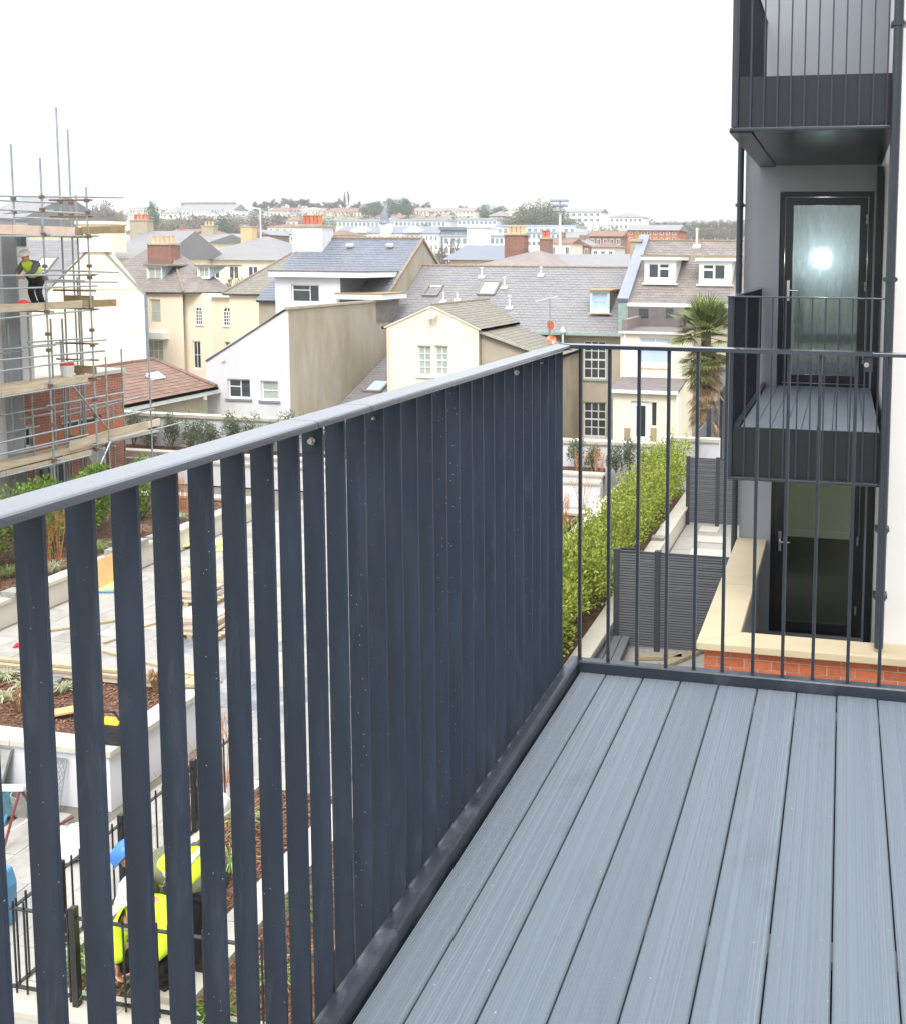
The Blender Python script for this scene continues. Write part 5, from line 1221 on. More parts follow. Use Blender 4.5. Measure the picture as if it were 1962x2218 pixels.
T_(PXp(160, 838, XO+.06), PXp(235, 930, XO+.06)); T_(PXp(240, 957, XO+.06), PXp(206, 1035, XO+.06)); T_(PXp(195, 990, XO+.06), PXp(215, 1040, XO+.06)); T_(PXp(50, 1035, XI+.1), PXp(62, 1065, XI+.1))
cp = MB().box(-.05, .05, -.045, .045, -.045, .045).mesh('coupler', 'rusty')
for y in ys_o[:2]+ys_o[4:5]:
    for z in (-4.0, -3.05, -2.6, -2.02, -1.08, -.66, -.08, .78, 1.1, 1.92, 2.55, 2.88): inst('coupler', cp, scf, (XO, y, z))
for y in ys_i[:3]:
    for z in (-2.0, -.06, 1.93, 2.5, 2.85): inst('coupler', cp, scf, (XI, y, z))
def toe(ax, ay, bx, by, cy, dy, X, material):
    a, b, c, d = PXp(ax, ay, X), PXp(bx, by, X), PXp(bx, dy, X), PXp(ax, cy, X); e = V((.02, 0, 0))
    MB().hexa([d-e, c-e, c+e, d+e, a-e, b-e, b+e, a+e]).build('toe_board', material, scf)
XT = XO-.05
toe(-40, 484, 26, 487, 505, 508, XT, 'scaf_pink'); toe(26.5, 487, 90, 489, 508, 510, XT, 'scaf_pink'); toe(90.5, 489, 162, 492, 510, 511, XT, 'scaf_pink'); toe(162.5, 492, 180, 493, 511, 511, XT, 'scaf_dark'); toe(178, 491, 270, 489, 507, 505, XT+.05, 'scaf_dark')
toe(-40, 661, 100, 655, 679, 671, XT, 'scaf_board'); toe(100.5, 655, 178, 650, 671, 667, XT, 'scaf_board'); toe(178.5, 650, 252, 648, 667, 663, XT, 'scaf_dark')
toe(3, 843, 96, 829, 858, 843, XT, 'scaf_board'); toe(96.5, 829, 190, 812, 843, 827, XT, 'scaf_board'); toe(-40, 850, 2, 844, 866, 859, XT, 'scaf_board')
toe(14, 1020, 105, 998, 1033, 1010, XT, 'scaf_board'); toe(105.5, 998, 198, 973, 1010, 986, XT, 'scaf_board'); toe(-40, 1033, 13, 1021, 1046, 1034, XT, 'scaf_board')
toe(151, 957, 236, 932, 975, 950, XT+.03, 'scaf_board'); toe(236.5, 932, 320, 912, 950, 929, XT+.03, 'scaf_board'); toe(320.5, 914, 346, 906, 928, 920, XT+.03, 'scaf_pink')
# inner toe boards (returns)
for z, y in ((-1.93, ys_o[1]+.2), (-3.9, ys_o[1]+.1), (.03, ys_o[1]+.2)):
    MB().box(XI, XO-.1, y, y+.04, z+.03, z+.25).build('toe_board', 'scaf_dark', scf)
for z, ya, yb_ in ((2.0, 15.0, 24.6), (.0, 15.0, 24.6), (-1.95, 15.0, 24.3), (-3.93, 15.0, 24.4), (-3.93, 24.41, 26.9)):
    for k in range(4): MB().box(XI+.02+.235*k, XI+.02+.235*k+.225, ya, yb_, z-.02, z+.018).build('scaffold_board', 'scaf_board', scf)
bq = PXp(147, 805, XI+.5); m_ = thing('bucket', 'white bucket with red rim on the scaffold boards', 'bucket', (bq.x, bq.y, -1.93)); MB().lathe((bq.x, bq.y, -1.93), [(.15, 0), (.18, .32), (.16, .32)], 14).build('tub', 'white_dirty', m_); MB().lathe((bq.x, bq.y, -1.61), [(.185, 0), (.185, .05), (.15, .08)], 14).build('lid', 'red_plastic', m_)
bq = PXp(52, 655, XI+.6); m_ = MB().lathe((bq.x, bq.y, .02), [(.16, 0), (.17, .14), (.06, .2), (.02, .21)], 12).build('orange_cone', 'red_plastic'); tag(m_, 'orange-red tub beside the worker on the scaffold', 'tub')
def low(**k):
    return {n_: (v_ if n_ == 'foot' or n_.startswith('an') else (v_[0], v_[1]-(.06 if n_.startswith('kn') else 0), .02+(v_[2]-.02)*.84)) for n_, v_ in k.items()}
CX, CY = -20.95, PXp(57, 600, -20.95).y+.35
person('worker in a white hat and yellow vest standing on the scaffold', (CX, CY, .02),
       low(hip=(CX, CY, .93), waist=(CX, CY-.06, 1.08), chest=(CX, CY-.18, 1.32), neck=(CX, CY-.27, 1.48), head=(CX, CY-.34, 1.60),
            shL=(CX+.19, CY-.2, 1.38), elL=(CX+.22, CY-.34, 1.12), wrL=(CX+.1, CY-.5, 1.0), shR=(CX-.19, CY-.2, 1.38), elR=(CX-.22, CY-.36, 1.14), wrR=(CX-.1, CY-.52, 1.05),
            thL=(CX+.1, CY, .86), knL=(CX+.11, CY-.02, .5), anL=(CX+.11, CY+.04, .105), thR=(CX-.1, CY, .86), knR=(CX-.11, CY-.04, .5), anR=(CX-.11, CY+.02, .105), foot=(0, -1, 0)),
       'grey_cloth', 'hivis', 'trousers', 'helmet_white', (0, -1, -.2), (0, -.25, 1))

# ================================================================== terrace of houses facing us
ZG = -8.6
YR, YQ = 45.0, 49.5
# --- lilac house with tan side wall
lh = thing('terraced_house', 'lilac rendered house with grey slate roof, white chimney and tan side wall', 'house', (-24, 42, ZG))
YL = 36.0; xa, xb = PY(447, 780, YL).x, PY(625, 668, YL).x; zl, zr = PY(447, 781, YL).z, PY(625, 669, YL).z
cas = dict(split=[.55], rows=1, frame='white_paint', pane='glass_dark', sill='lead')
front(lh, YL, xa, xb, ZG, zl, 'lilac', [(493, 820, 543, 864.5, dict(split=[.55], rows=1, sill='lead', half=(0, .55, .62))), (565, 824.5, 604, 868.5, dict(cols=1, rows=2, pane='glass_blind', sill='lead'))], gable=[(xb, YL, zr)])
MB().poly([(xb, YL, ZG), (xb, YR+.2, ZG), (xb, YR+.2, zr), (xb, YL, zr)]).poly([(xa, YR, ZG), (xa, YL, ZG), (xa, YL, zl), (xa, YR, zl)]).build('side_wall', 'tan_render', lh)
MB().obox((xb-.02, (YL+YR)/2, zr+.03), (.09, 0, 0), (0, (YR-YL)/2+.1, 0), (0, 0, .05)).build('wall_coping', 'stack_tan', lh)
roof(lh, [((xa, YR, zl), (xa, YL-.05, zl), (xb-.12, YL-.05, zr), (xb-.12, YR, zr))], 'slate_blue', name='lean_to_roof', thick=.04)
MB().obox(((xa+xb)/2, YL-.02, (zl+zr)/2+.04), ((xb-xa)/2, 0, (zr-zl)/2), (0, .03, 0), (0, 0, .02)).build('verge', 'white_dirty', lh)
MB().box(PY(482, 778, YL).x-.0, PY(482, 778, YL).x+.14, YL-.1, YL-.002, PY(482, 782, YL).z-.0, PY(482, 775, YL).z+.1).build('alarm_box', 'white_paint', lh)
XG = -21.62; ZRL = 2.42; ZEL = -.55; xl = -28.3
roof(lh, [((xl, YR-.25, ZEL-.17), (XG, YR-.25, ZEL-.17), (XG, YQ, ZRL), (xl, YQ, ZRL))], 'slate_blue', row=.22, sw=.30)
MB().poly([(XG, YR, ZG), (XG, YQ*2-YR, ZG), (XG, YQ*2-YR, ZEL), (XG, YQ, ZRL-.05), (XG, YR, ZEL)]).poly([(xl, YR, ZG), (XG, YR, ZG), (XG, YR, ZEL), (xl, YR, ZEL)]).poly([(XG, YQ, ZRL), (XG, 54, ZEL), (xl, 54, ZEL), (xl, YQ, ZRL)]).build('wall', 'tan_render', lh)
MB().obox((XG+.03, (YR+YQ)/2-.1, (ZEL+ZRL)/2-.08), (.07, 0, 0), (0, (YQ-YR)/2+.15, (ZRL-ZEL)/2+.1), (0, -.03, .05)).build('verge', 'ridge_tile', lh)
MB().obox((XG+.03, (54+YQ)/2, (ZEL+ZRL)/2), (.07, 0, 0), (0, (54-YQ)/2, -(ZRL-ZEL)/2), (0, .03, .05)).build('verge', 'stack_tan', lh)
ridge(lh, [(xl, YQ, ZRL+.02), (XG, YQ, ZRL+.02)])
sl_s = (0, YQ-YR+.25, ZRL-ZEL+.17)
for px in (696, 759, 845):
    q = on_slope(px, 536, YR-.25, ZEL-.17, sl_s); MB().obox(q+V((0, -.05, .1)), (.17, 0, 0), (0, .12, .04), (0, -.03, .06)).build('roof_vent', 'white_dirty', lh)
ca, cb = PY(634, 520, 48.4), PY(698, 520, 48.4)
chimney(lh, ca.x, cb.x, 48.4, 49.6, -.2, PY(665, 486, 48.4).z, 'lilac', 5, 'terracotta', ph=.5, pr=.10, span=.66)
# box dormer
YD = 43.6
da, db = PY(597, 640, YD), PY(738, 640, YD); zt = PY(660, 600, YD).z
front(lh, YD, da.x, db.x, -1.6, zt, 'lilac', [(631, 616, 692, 656, dict(split=[.66], rows=1, half=(0, .66, .72)))], name='dormer_wall')
MB().poly([(db.x, YD, -1.6), (db.x, 48, -1.6), (db.x, 48, zt), (db.x, YD, zt)]).build('dormer_cheek', 'slate_blue', lh)
fa, fb = PY(583, 594, YD-.25), PY(790, 594, YD-.25)
MB().box(fa.x, fb.x, YD-.3, 48.0, zt, zt+.26).build('flat_roof_edge', 'white_paint', lh); MB().box(fa.x-.03, fb.x+.03, YD-.33, 48.2, zt+.26, zt+.31).build('flat_roof', 'felt', lh)
ga, gb = PY(730, 642, YD-.1), PY(832, 642, YD-.1)
MB().box(ga.x, gb.x, YD-.25, 46, ga.z-.12, ga.z+.12).build('flat_roof_edge', 'white_paint', lh); MB().box(ga.x-.03, gb.x+.03, YD-.28, 46, ga.z+.12, ga.z+.18).build('flat_roof', 'lichen_yellow', lh)
MB().box(ga.x+.1, gb.x-.4, YD, 46, ga.z-1.2, ga.z-.12).build('dormer_wall', 'slate_brown', lh)

# --- mid terrace with the long slate roof
mt = thing('terraced_house', 'tan terraced house with a long grey-brown slate roof and small pale blue dormer', 'house', (-15.5, 46, ZG))
XM0, XM1 = XG+.02, -9.78; ZEM, ZRM = -1.80, 1.02
wM = [(1262, 738, 1311, 822, dict(cols=3, rows=4, mid=True, frame='white_dirty', bar=.045, sill='green_trim')), (1262, 870, 1311, 948, dict(cols=3, rows=4, mid=True, frame='white_dirty', bar=.045, sill='white_dirty')), (1138, 716, 1178, 754, dict(cols=3, rows=2, frame='white_dirty', pane='glass_blind'))]
front(mt, YR+.15, XM0, XM1, ZG, ZEM-.1, 'tan_render2', wM)
sm = (0, YQ-YR+.25, ZRM-ZEM+.17)
roof(mt, [((XM0, YR-.2, ZEM-.15), (XM1, YR-.2, ZEM-.15), (XM1, YQ, ZRM), (XM0, YQ, ZRM))], 'slate', row=.22, sw=.30)
MB().poly([(XM0, YQ, ZRM), (XM1, YQ, ZRM), (XM1, 54, ZEM), (XM0, 54, ZEM)]).build('back_roof', 'roof_underlay', mt)
ridge(mt, [(XM0, YQ, ZRM+.02), (XM1, YQ, ZRM+.02)], 'ridge_tile', .07); gutter(mt, (-16.5, YR-.25, ZEM-.2), (XM1, YR-.25, ZEM-.2), 'green_trim', .06)
S0 = (YR-.2, ZEM-.15)
velux(mt, 1059, 626, .85, 1.15, *S0, sm); velux(mt, 939, 630, .75, 1.0, *S0, sm, open_=.5)
for px, y0_, y1_, cap in ((1043, 601, 579, 1), (1092, 624, 600, 1), (1171, 597, 578, 1), (1103, 668, 640, 1), (961, 655, 632, 0), (990, 652, 632, 0)):
    q = on_slope(px, y0_, *S0, sm); hgt = (y0_-y1_)*q.y/F_PX; v_ = MB().tube(q, q+V((0, 0, hgt)), .045, 8)
    if cap: v_.lathe(q+V((0, 0, hgt)), [(.075, -.06), (.075, .0), (.03, .04)], 10)
    v_.obox(q+V((0, -.05, .03)), (.16, 0, 0), (0, .12, .075), (0, -.01, .015)); v_.build('vent_pipe', 'white_dirty', mt)
# small blue dormer
YB = 45.9; a, b = PY(1277, 630, YB), PY(1319, 678, YB)
front(mt, YB, a.x, b.x, b.z, a.z, 'blue_white', [(1282, 634, 1314, 672, dict(cols=1, rows=2, frame='blue_white', pane='glass_sky'))], name='dormer_wall')
MB().poly([(b.x, YB, b.z), (b.x, 48.3, a.z), (b.x, YB, a.z)]).poly([(a.x, YB, b.z), (a.x, 48.3, a.z), (a.x, YB, a.z)]).build('dormer_cheek', 'slate_brown', mt)
MB().box(a.x-.08, b.x+.08, YB-.1, 48.3, a.z, a.z+.07).build('dormer_roof', 'lichen_yellow', mt); MB().box(a.x-.1, b.x+.1, YB-.08, YB, b.z-.06, b.z).build('sill', 'pot_buff', mt)
q = PY(1218, 722, 44.6); MB().tube(q, q+V((0, 0, -3)), .05, 8).lathe(q, [(.1, 0), (.14, .1), (.05, .3)], 8).build('downpipe', 'blue_white', mt)
def dish(label, c, r_, look, material, group='satellite dishes'):
    c = V(c); n = V(look).normalized(); a = n.orthogonal().normalized(); b = n.cross(a); t = thing('satellite_dish', label, 'satellite dish', c, group)
    mb = MB(); R_ = 14
    for q, z in ((0, -.22), (.5, -.17), (.85, -.06), (1, 0)):
        for k in range(R_): an = 2*PI*k/R_; mb.v.append(tuple(c+(a*math.cos(an)+b*math.sin(an))*r_*max(q, .02)+n*z*r_))
    for j in range(3):
        for k in range(R_): k2 = (k+1) % R_; mb.f.append((j*R_+k, j*R_+k2, (j+1)*R_+k2, (j+1)*R_+k)); mb.m.append(0)
    mb.build('reflector', material, t, smooth=True)
    MB().tube(c-V((0, 0, r_*.9)), c+n*r_*1.2-V((0, 0, r_*.3)), .014, 5).build('arm', 'galv', t); MB().tube(c-n*.06, c-n*.1-V((0, 0, r_*1.9)), .02, 6).build('bracket', 'galv', t); return t
dish('round satellite dish with rusty centre beside the rail corner, lower one', PY(1193, 737, 43.5), .24, (.3, -1, .25), 'sat_rust'); dish('narrow rusty satellite dish, upper one on the same pole', PY(1191, 704, 43.6), .22, (.9, -.6, .2), 'sat_rust'); dish('grey satellite dish half hidden behind the lean-to roof', PY(1126, 724, 44.2), .2, (.3, -1, .2), 'sat_rust')
q = PY(1192, 770, 43.6); tp = PY(1182, 645, 43.6); pt = thing('aerial_pole', 'thin pole with a comb aerial in front of the slate roof', 'aerial', q)
MB().tube(q, (q.x-.05, q.y, tp.z), .025, 6).build('pole', 'galv', pt); am = MB(); am.tube((q.x-.65, q.y-.2, tp.z-.15), (q.x+.25, q.y+.2, tp.z+.05), .018, 5)
for k in range(7): c_ = V((q.x-.6+.13*k, q.y-.18+.06*k, tp.z-.14+.03*k)); am.tube(c_-V((.06, -.16, 0)), c_+V((.06, -.16, 0)), .01, 4)
am.build('aerial', 'white_dirty', pt)
# lean-to beside the cream outrigger
lt = thing('lean_to', 'tan walled lean-to with grey mossy roof right of the cream gable', 'extension', (-14, 42, ZG))
YC = 40.1; a, b = PY(1037, 722, YC), PY(1186, 776, YC)
front(lt, YC+.25, a.x, b.x, ZG, b.z, 'tan_render2', [], gable=[(a.x, YC+.25, a.z)])
MB().poly([(b.x, YC+.25, ZG), (b.x, YR, ZG), (b.x, YR, b.z), (b.x, YC+.25, b.z)]).build('side_wall', 'tan_render2', lt)
roof(lt, [((b.x+.15, YC+.1, b.z-.02), (b.x+.15, YR, b.z-.02), (a.x, YR, a.z+.05), (a.x, YC+.1, a.z+.05))], 'slate_lichen', row=.26, sw=.34); gutter(lt, (b.x+.2, YC+.1, b.z-.06), (b.x+.2, YR, b.z-.06), 'green_trim', .05)
MB().obox(((a.x+b.x)/2, YC+.08, (a.z+b.z)/2+.05), ((b.x-a.x)/2, 0, (b.z-a.z)/2), (0, .03, 0), (0, 0, .05)).build('verge', 'stack_tan', lt)
# --- cream outrigger with gable
co = thing('cream_outrigger', 'cream gabled house wing with a satellite dish and two sash windows', 'house wing', (-17, 42, ZG))
a, b, c = PY(838, 706, YC), PY(1036, 709, YC), PY(936, 664, YC); ze = (a.z+b.z)/2
front(co, YC, a.x, b.x, ZG, ze, 'cream', [(904, 748, 934, 815, dict(cols=2, rows=4, mid=True, pane='glass_blind', bar=.03, sill='white_dirty')), (941, 748, 971, 815, dict(cols=2, rows=4, mid=True, pane='glass_blind', bar=.03, sill='white_dirty'))], gable=[(c.x, YC, c.z)])
MB().poly([(b.x, YC, ZG), (b.x, YR+.2, ZG), (b.x, YR+.2, ze), (b.x, YC, ze)]).poly([(a.x, YR, ZG), (a.x, YC, ZG), (a.x, YC, ze), (a.x, YR, ze)]).build('side_wall', 'tan_render2', co)
yrb = 47.2
roof(co, [((b.x+.12, YC-.06, ze-.06), (b.x+.12, YR, ze-.06), (c.x, yrb, c.z+.06), (c.x, YC-.06, c.z+.06)), ((a.x-.12, YR, ze-.06), (a.x-.12, YC-.06, ze-.06), (c.x, YC-.06, c.z+.06), (c.x, yrb, c.z+.06))], 'slate_lichen', row=.24, sw=.32, under='cream', thick=.05)
ridge(co, [(c.x, YC-.05, c.z+.08), (c.x, yrb, c.z+.08)], 'ridge_tile', .06); gutter(co, (b.x+.17, YC-.08, ze-.1), (b.x+.17, YR, ze-.1), 'white_paint', .055); gutter(co, (a.x-.17, YC-.08, ze-.1), (a.x-.17, YR, ze-.1), 'white_paint', .055)
MB().tube((a.x+.06, YC-.06, ZG), (a.x+.06, YC-.06, ze-.15), .04, 8).build('downpipe', 'cream_tan', co)
dish('grey satellite dish on the cream gable', PY(934, 679, YC-.3), .24, (.45, -1, .3), 'sat_grey')
# low slate roof between lilac wall and cream gable
lr = thing('low_slate_roof', 'low slate roof with a roof window between the tan wall and cream gable', 'roof', (-20.5, 40, ZG))
a0, b0_ = PY(740, 905, 37.5), PY(842, 905, 37.5); XA, XBb = xb+.02, PY(838, 800, YC).x-.03
zA = PY(780, 850, 39).z
roof(lr, [((XA, 36.6, zA-1.9), (XBb+.4, 36.6, zA-1.9), (XBb+.4, 44.9, zA+1.15), (XA, 44.9, zA+1.15))], 'slate', row=.24, sw=.32)
MB().box(XA, XBb+.4, 36.8, 44.8, ZG, zA-2.2).build('wall', 'tan_render2', lr)
velux(lr, 818, 838, .8, 1.1, 36.6, zA-1.9, (0, 8.3, 3.05))
# --- house with two white dormers
dh = thing('terraced_house', 'house with brown slate roof and two white dormer windows, right of the lead parapet', 'house', (-5, 46, ZG))
XD0, XD1 = -9.62, -1.2; ZED, ZRD = -.42, 2.38; sdv = (0, YQ-YR+.25, ZRD-ZED+.1)
roof(dh, [((XD0, YR-.25, ZED-.1), (XD1, YR-.25, ZED-.1), (XD1, YQ, ZRD), (XD0, YQ, ZRD))], 'slate_brown', row=.22, sw=.30)
MB().poly([(XD0, YQ, ZRD), (XD1, YQ, ZRD), (XD1, 54, ZED), (XD0, 54, ZED)]).poly([(XD0, YR, ZG), (XD0, 54, ZG), (XD0, 54, ZED), (XD0, YQ, ZRD-.05), (XD0, YR, ZED)]).build('back_wall', 'tan_render2', dh)
ridge(dh, [(XD0, YQ, ZRD+.02), (XD1, YQ, ZRD+.02)], 'ridge_tile', .06)
for k in range(14): MB().box(XD0+.3+.6*k, XD0+.36+.6*k, YQ-.03, YQ+.03, ZRD+.05, ZRD+.16).build('ridge_clip', 'stack_tan', dh)
front(dh, YR+.1, XD0, XD1, ZG, ZED-.1, 'tan_render2', [])
gutter(dh, (XD0, YR-.3, ZED-.17), (XD1, YR-.3, ZED-.17), 'white_paint', .075)
MB().obox((XD0-.22, (YR+YQ)/2-.1, (ZED+ZRD)/2+.06), (.26, 0, 0), (0, (YQ-YR)/2+.2, (ZRD-ZED)/2+.1), (0, -.08, .14)).build('lead_parapet', 'lead', dh)
MB().box(XD0-.45, XD0+.05, YR-.28, YR, ZED-1.6, ZED-.12).build('lead_parapet', 'green_trim', dh)
for k, (l, r_, tp, b_) in enumerate(((1395, 1462, 563, 613), (1513, 1583, 565, 616))):
    YDm = 46.0; a, b = PY(l, tp, YDm), PY(r_, b_, YDm); kw = dict(split=[.5], rows=1, fw=.14, bar=.1, deep=.02, half=((.5, 1, .68), (0, .5, .68))[k])
    d0 = front(dh, YDm, a.x, b.x, b.z, a.z, 'white_paint', [(l+4, tp+3, r_-9, b_-4, kw)], name='dormer_wall')
    MB().poly([(b.x, YDm, b.z), (b.x, 48.6, a.z), (b.x, YDm, a.z)]).poly([(a.x, YDm, b.z), (a.x, 48.6, a.z), (a.x, YDm, a.z)]).build('dormer_cheek', 'white_paint', dh)
    MB().box(a.x-.15, b.x+.3, YDm-.16, 48.6, a.z, a.z+.17).build('dormer_roof', 'white_paint', dh); MB().box(a.x-.18, b.x+.33, YDm-.19, 48.7, a.z+.17, a.z+.23).build('dormer_felt', 'lichen_yellow', dh)
    MB().box(a.x-.1, b.x+.1, YDm-.12, YDm-.002, b.z-.09, b.z).build('sill', 'white_dirty', dh)
q = on_slope(1508, 536, YR-.25, ZED-.1, sdv); MB().tube(q, q+V((0, 0, .95)), .06, 8).obox(q+V((0, 0, .04)), (.18, 0, 0), (0, .14, .08), (0, -.02, .05)).build('flue', 'white_dirty', dh)
ca, cb = PY(1364, 545, 48.8), PY(1386, 545, 48.8); chimney(dh, ca.x, cb.x, 48.8, 49.5, .8, PY(1375, 518, 48.8).z, 'stack_tan', 1, 'lichen_yellow', ph=.3)
# slate-hung recess and stepped cream extensions
x0_, x1_ = PY(1362, 690, 44.6).x, PY(1482, 690, 44.6).x
MB().box(x0_, x1_, 44.3, 45, PY(1420, 712, 44.3).z, ZED-.25).build('slate_hung_wall', 'felt', dh)
for l, r_ in ((1383, 1403), (1441, 1457)): a, b = PY(l, 668, 44.29), PY(r_, 688, 44.29); MB().box(a.x, b.x, 44.27, 44.299, b.z, a.z).build('window', 'glass_dark', dh)
ex = thing('cream_extension', 'cream rendered rear extension with frosted window and white door', 'extension', (-7.3, 41, ZG))
YE = 41.4; a, b = PY(1343, 720, YE), PY(1476, 835, YE)
front(ex, YE, a.x, b.x, ZG, a.z, 'cream', [(1384, 730, 1452, 747, dict(cols=2, rows=1, pane='glass_sky')), (1384, 752, 1452, 791, dict(cols=1, rows=1, pane='glass_sky'))], back=44.5)
MB().box(a.x-.06, b.x+.06, YE-.08, 45, a.z, a.z+.10).build('flat_roof', 'felt', ex); gutter(ex, (a.x-.06, YE-.12, a.z+.02), (b.x+.06, YE-.12, a.z+.02), 'white_dirty', .05)
MB().box(a.x+.05, a.x+.3, YE+.0, 45, a.z+.1, a.z+.55).build('parapet', 'slate_brown', ex)
MB().tube((a.x+.2, YE-.06, ZG), (a.x+.2, YE-.06, a.z), .045, 8).build('downpipe', 'white_paint', ex)
MB().box(PY(1383, 797, YE).x+.0, PY(1383, 797, YE).x+1.3, YE-.05, YE-.001, PY(1415, 798, YE).z, PY(1415, 794, YE).z).build('ledge', 'cream_tan', ex)
YF_ = 39.2; a, b = PY(1327, 855, YF_), PY(1462, 950, YF_); zt_ = PY(1395, 850, YF_).z
front(ex, YF_, a.x, b.x, ZG, zt_, 'cream', [(1366, 868, 1406, 960, dict(cols=1, rows=1, pane='glass_dark', fw=.2)), (1409, 871, 1421, 925, dict(cols=1, rows=1, fw=.03))], back=YE)
MB().hexa([(a.x-.15, YF_-.12, zt_), (b.x+.1, YF_-.12, zt_), (b.x+.1, YE, zt_+.25), (a.x-.15, YE, zt_+.25), (a.x-.15, YF_-.12, zt_+.1), (b.x+.1, YF_-.12, zt_+.1), (b.x+.1, YE, zt_+.35), (a.x-.15, YE, zt_+.35)]).build('lean_to_roof', 'felt', ex)
gutter(ex, (a.x-.15, YF_-.17, zt_+.03), (b.x+.1, YF_-.17, zt_+.03), 'white_paint', .06); MB().tube((b.x+.06, YF_-.1, ZG), (b.x+.06, YF_-.1, zt_), .045, 8).build('downpipe', 'white_paint', ex)
for px in (1358, 1415): a_ = PY(px, 940, YF_-.6); MB().box(a_.x-.12, a_.x+.12, YF_-.7, YF_-.62, ZG, a_.z+.25).build('timber_post', 'timber', ex)
# ================================================================== houses farther back on the left
gh = thing('gable_house', 'tall pale cream gable end with a broad cream chimney behind the scaffolding', 'house', (-35, 52, ZG))
YG_ = 50.0; a, b, c = PY(105, 640, YG_), PY(313, 634, YG_), PY(211, 540, YG_)
front(gh, YG_, a.x, b.x, ZG, b.z, 'cream_pale', [], gable=[(c.x+.75, YG_, c.z), (c.x-.75, YG_, c.z)])
SK = V((-.63, .78, 0))*11   # the house runs back along its own street, at an angle to ours
MB().poly([(b.x, YG_, ZG), V((b.x, YG_, ZG))+SK, V((b.x, YG_, b.z))+SK, (b.x, YG_, b.z)]).poly([V((a.x, YG_, ZG))+SK, (a.x, YG_, ZG), (a.x, YG_, b.z), V((a.x, YG_, b.z))+SK]).build('side_wall', 'cream_pale', gh)
MB().box(b.x-.25, b.x+.02, YG_-.03, YG_-.001, ZG, b.z).build('quoin', 'white_paint', gh); MB().tube((b.x+.08, YG_-.05, ZG), (b.x+.08, YG_-.05, b.z), .05, 8).build('downpipe', 'lead', gh)
e1_, e2_, r1_ = V((b.x+.1, YG_-.05, b.z)), V((a.x-.1, YG_-.05, b.z)), V((c.x, YG_-.05, c.z+.45))
roof(gh, [(e1_, e1_+SK, r1_+SK, r1_), (e2_+SK, e2_, r1_, r1_+SK)], 'slate', tiles=False)
ca, cb, ct = PY(175, 520, YG_), PY(247, 520, YG_), PY(211, 486, YG_)
MB().box(ca.x, cb.x, YG_-.15, YG_+1.0, c.z-.15, ct.z).build('chimney', 'cream_pale', gh); MB().box(ca.x-.12, cb.x+.12, YG_-.25, YG_+1.1, ct.z, ct.z+.18).build('chimney_cap', 'cream_pale', gh)
MB().box(a.x, b.x-.3, YG_-.03, YG_-.001, c.z-2.25, c.z-2.19).build('string_course', 'cream_tan', gh)
for k, (px, py) in enumerate(((220, 635), (280, 715), (165, 725), (218, 578))): q = PY(px, py, YG_); MB().box(q.x-.35, q.x+.35, YG_-.02, YG_-.001, q.z-.05, q.z).build('patch', 'cream_tan', gh)
# slate roofed house to its left
sh = thing('slate_house', 'house with a grey slate roof and roof window behind the scaffold worker', 'house', (-40, 57, ZG))
a, b = PY(-60, 655, 55), PY(118, 655, 55); z2 = PY(100, 520, 59.5).z
roof(sh, [((a.x, 55, a.z), (b.x, 55, a.z), (b.x, 59.5, z2), (a.x, 59.5, z2))], 'slate', row=.26, sw=.34); front(sh, 55.2, a.x, b.x, ZG, a.z-.05, 'cream_pale', [], back=60)
velux(sh, 97, 575, 1.2, 1.5, 55, a.z, (0, 4.5, z2-a.z)); MB().poly([(b.x, 55, a.z), (b.x, 64, a.z), (b.x, 59.5, z2)]).build('gable', 'cream_pale', sh)
# cream hip house
ch = thing('hip_house', 'cream villa with grey hip roof, brick chimney and arched windows', 'house', (-46, 66, ZG))
Y6 = 62.0; a, b = PY(240, 633, Y6), PY(396, 633, Y6); ap = PY(368, 533, Y6+4.6)
front(ch, Y6, a.x, b.x, ZG, a.z, 'cream_pale', [(324, 648, 350, 701, dict(cols=1, rows=2, pane='glass_blind', frame='cream_tan', fw=.1)), (318, 735, 356, 785, dict(cols=3, rows=2, pane='glass_blind', fw=.1))])
SK6 = V((-.60, .80, 0))*9; MB().poly([(b.x, Y6, ZG), V((b.x, Y6, ZG))+SK6, V((b.x, Y6, b.z))+SK6, (b.x, Y6, b.z)]).build('side_wall', 'cream', ch); xap = ap.x
Y7 = Y6+.6; er = PY(514, 620, Y6+2.4); er2 = PY(508, 640, Y7)
roof(ch, [((a.x-3, Y6-.3, a.z), (b.x+.3, Y6-.3, b.z), (xap, Y6+4.6, ap.z), (a.x, Y6+4.6, ap.z)), ((b.x+.3, Y6-.3, b.z), (er.x, Y6+2.2, b.z), (xap, Y6+4.6, ap.z), (xap, Y6+4.6, ap.z))], 'slate_brown', row=.28, sw=.36)
ridge(ch, [(a.x, Y6+4.6, ap.z+.03), (xap, Y6+4.6, ap.z+.03), (b.x+.3, Y6-.3, b.z+.05)], 'ridge_tile', .08)
MB().box(PY(318, 720, Y6).x-.2, PY(360, 720, Y6).x+.2, Y6-.5, Y6-.001, PY(330, 733, Y6).z, PY(330, 719, Y6).z).build('porch_lintel', 'white_paint', ch)
ca, cb = PY(320, 540, Y6+2.6), PY(371, 540, Y6+2.6); chimney(ch, ca.x, cb.x, Y6+2.6, Y6+3.6, ap.z-2.0, PY(345, 527, Y6+2.6).z, 'red_brick_x', 5, 'pot_buff', ph=.55, pr=.13)
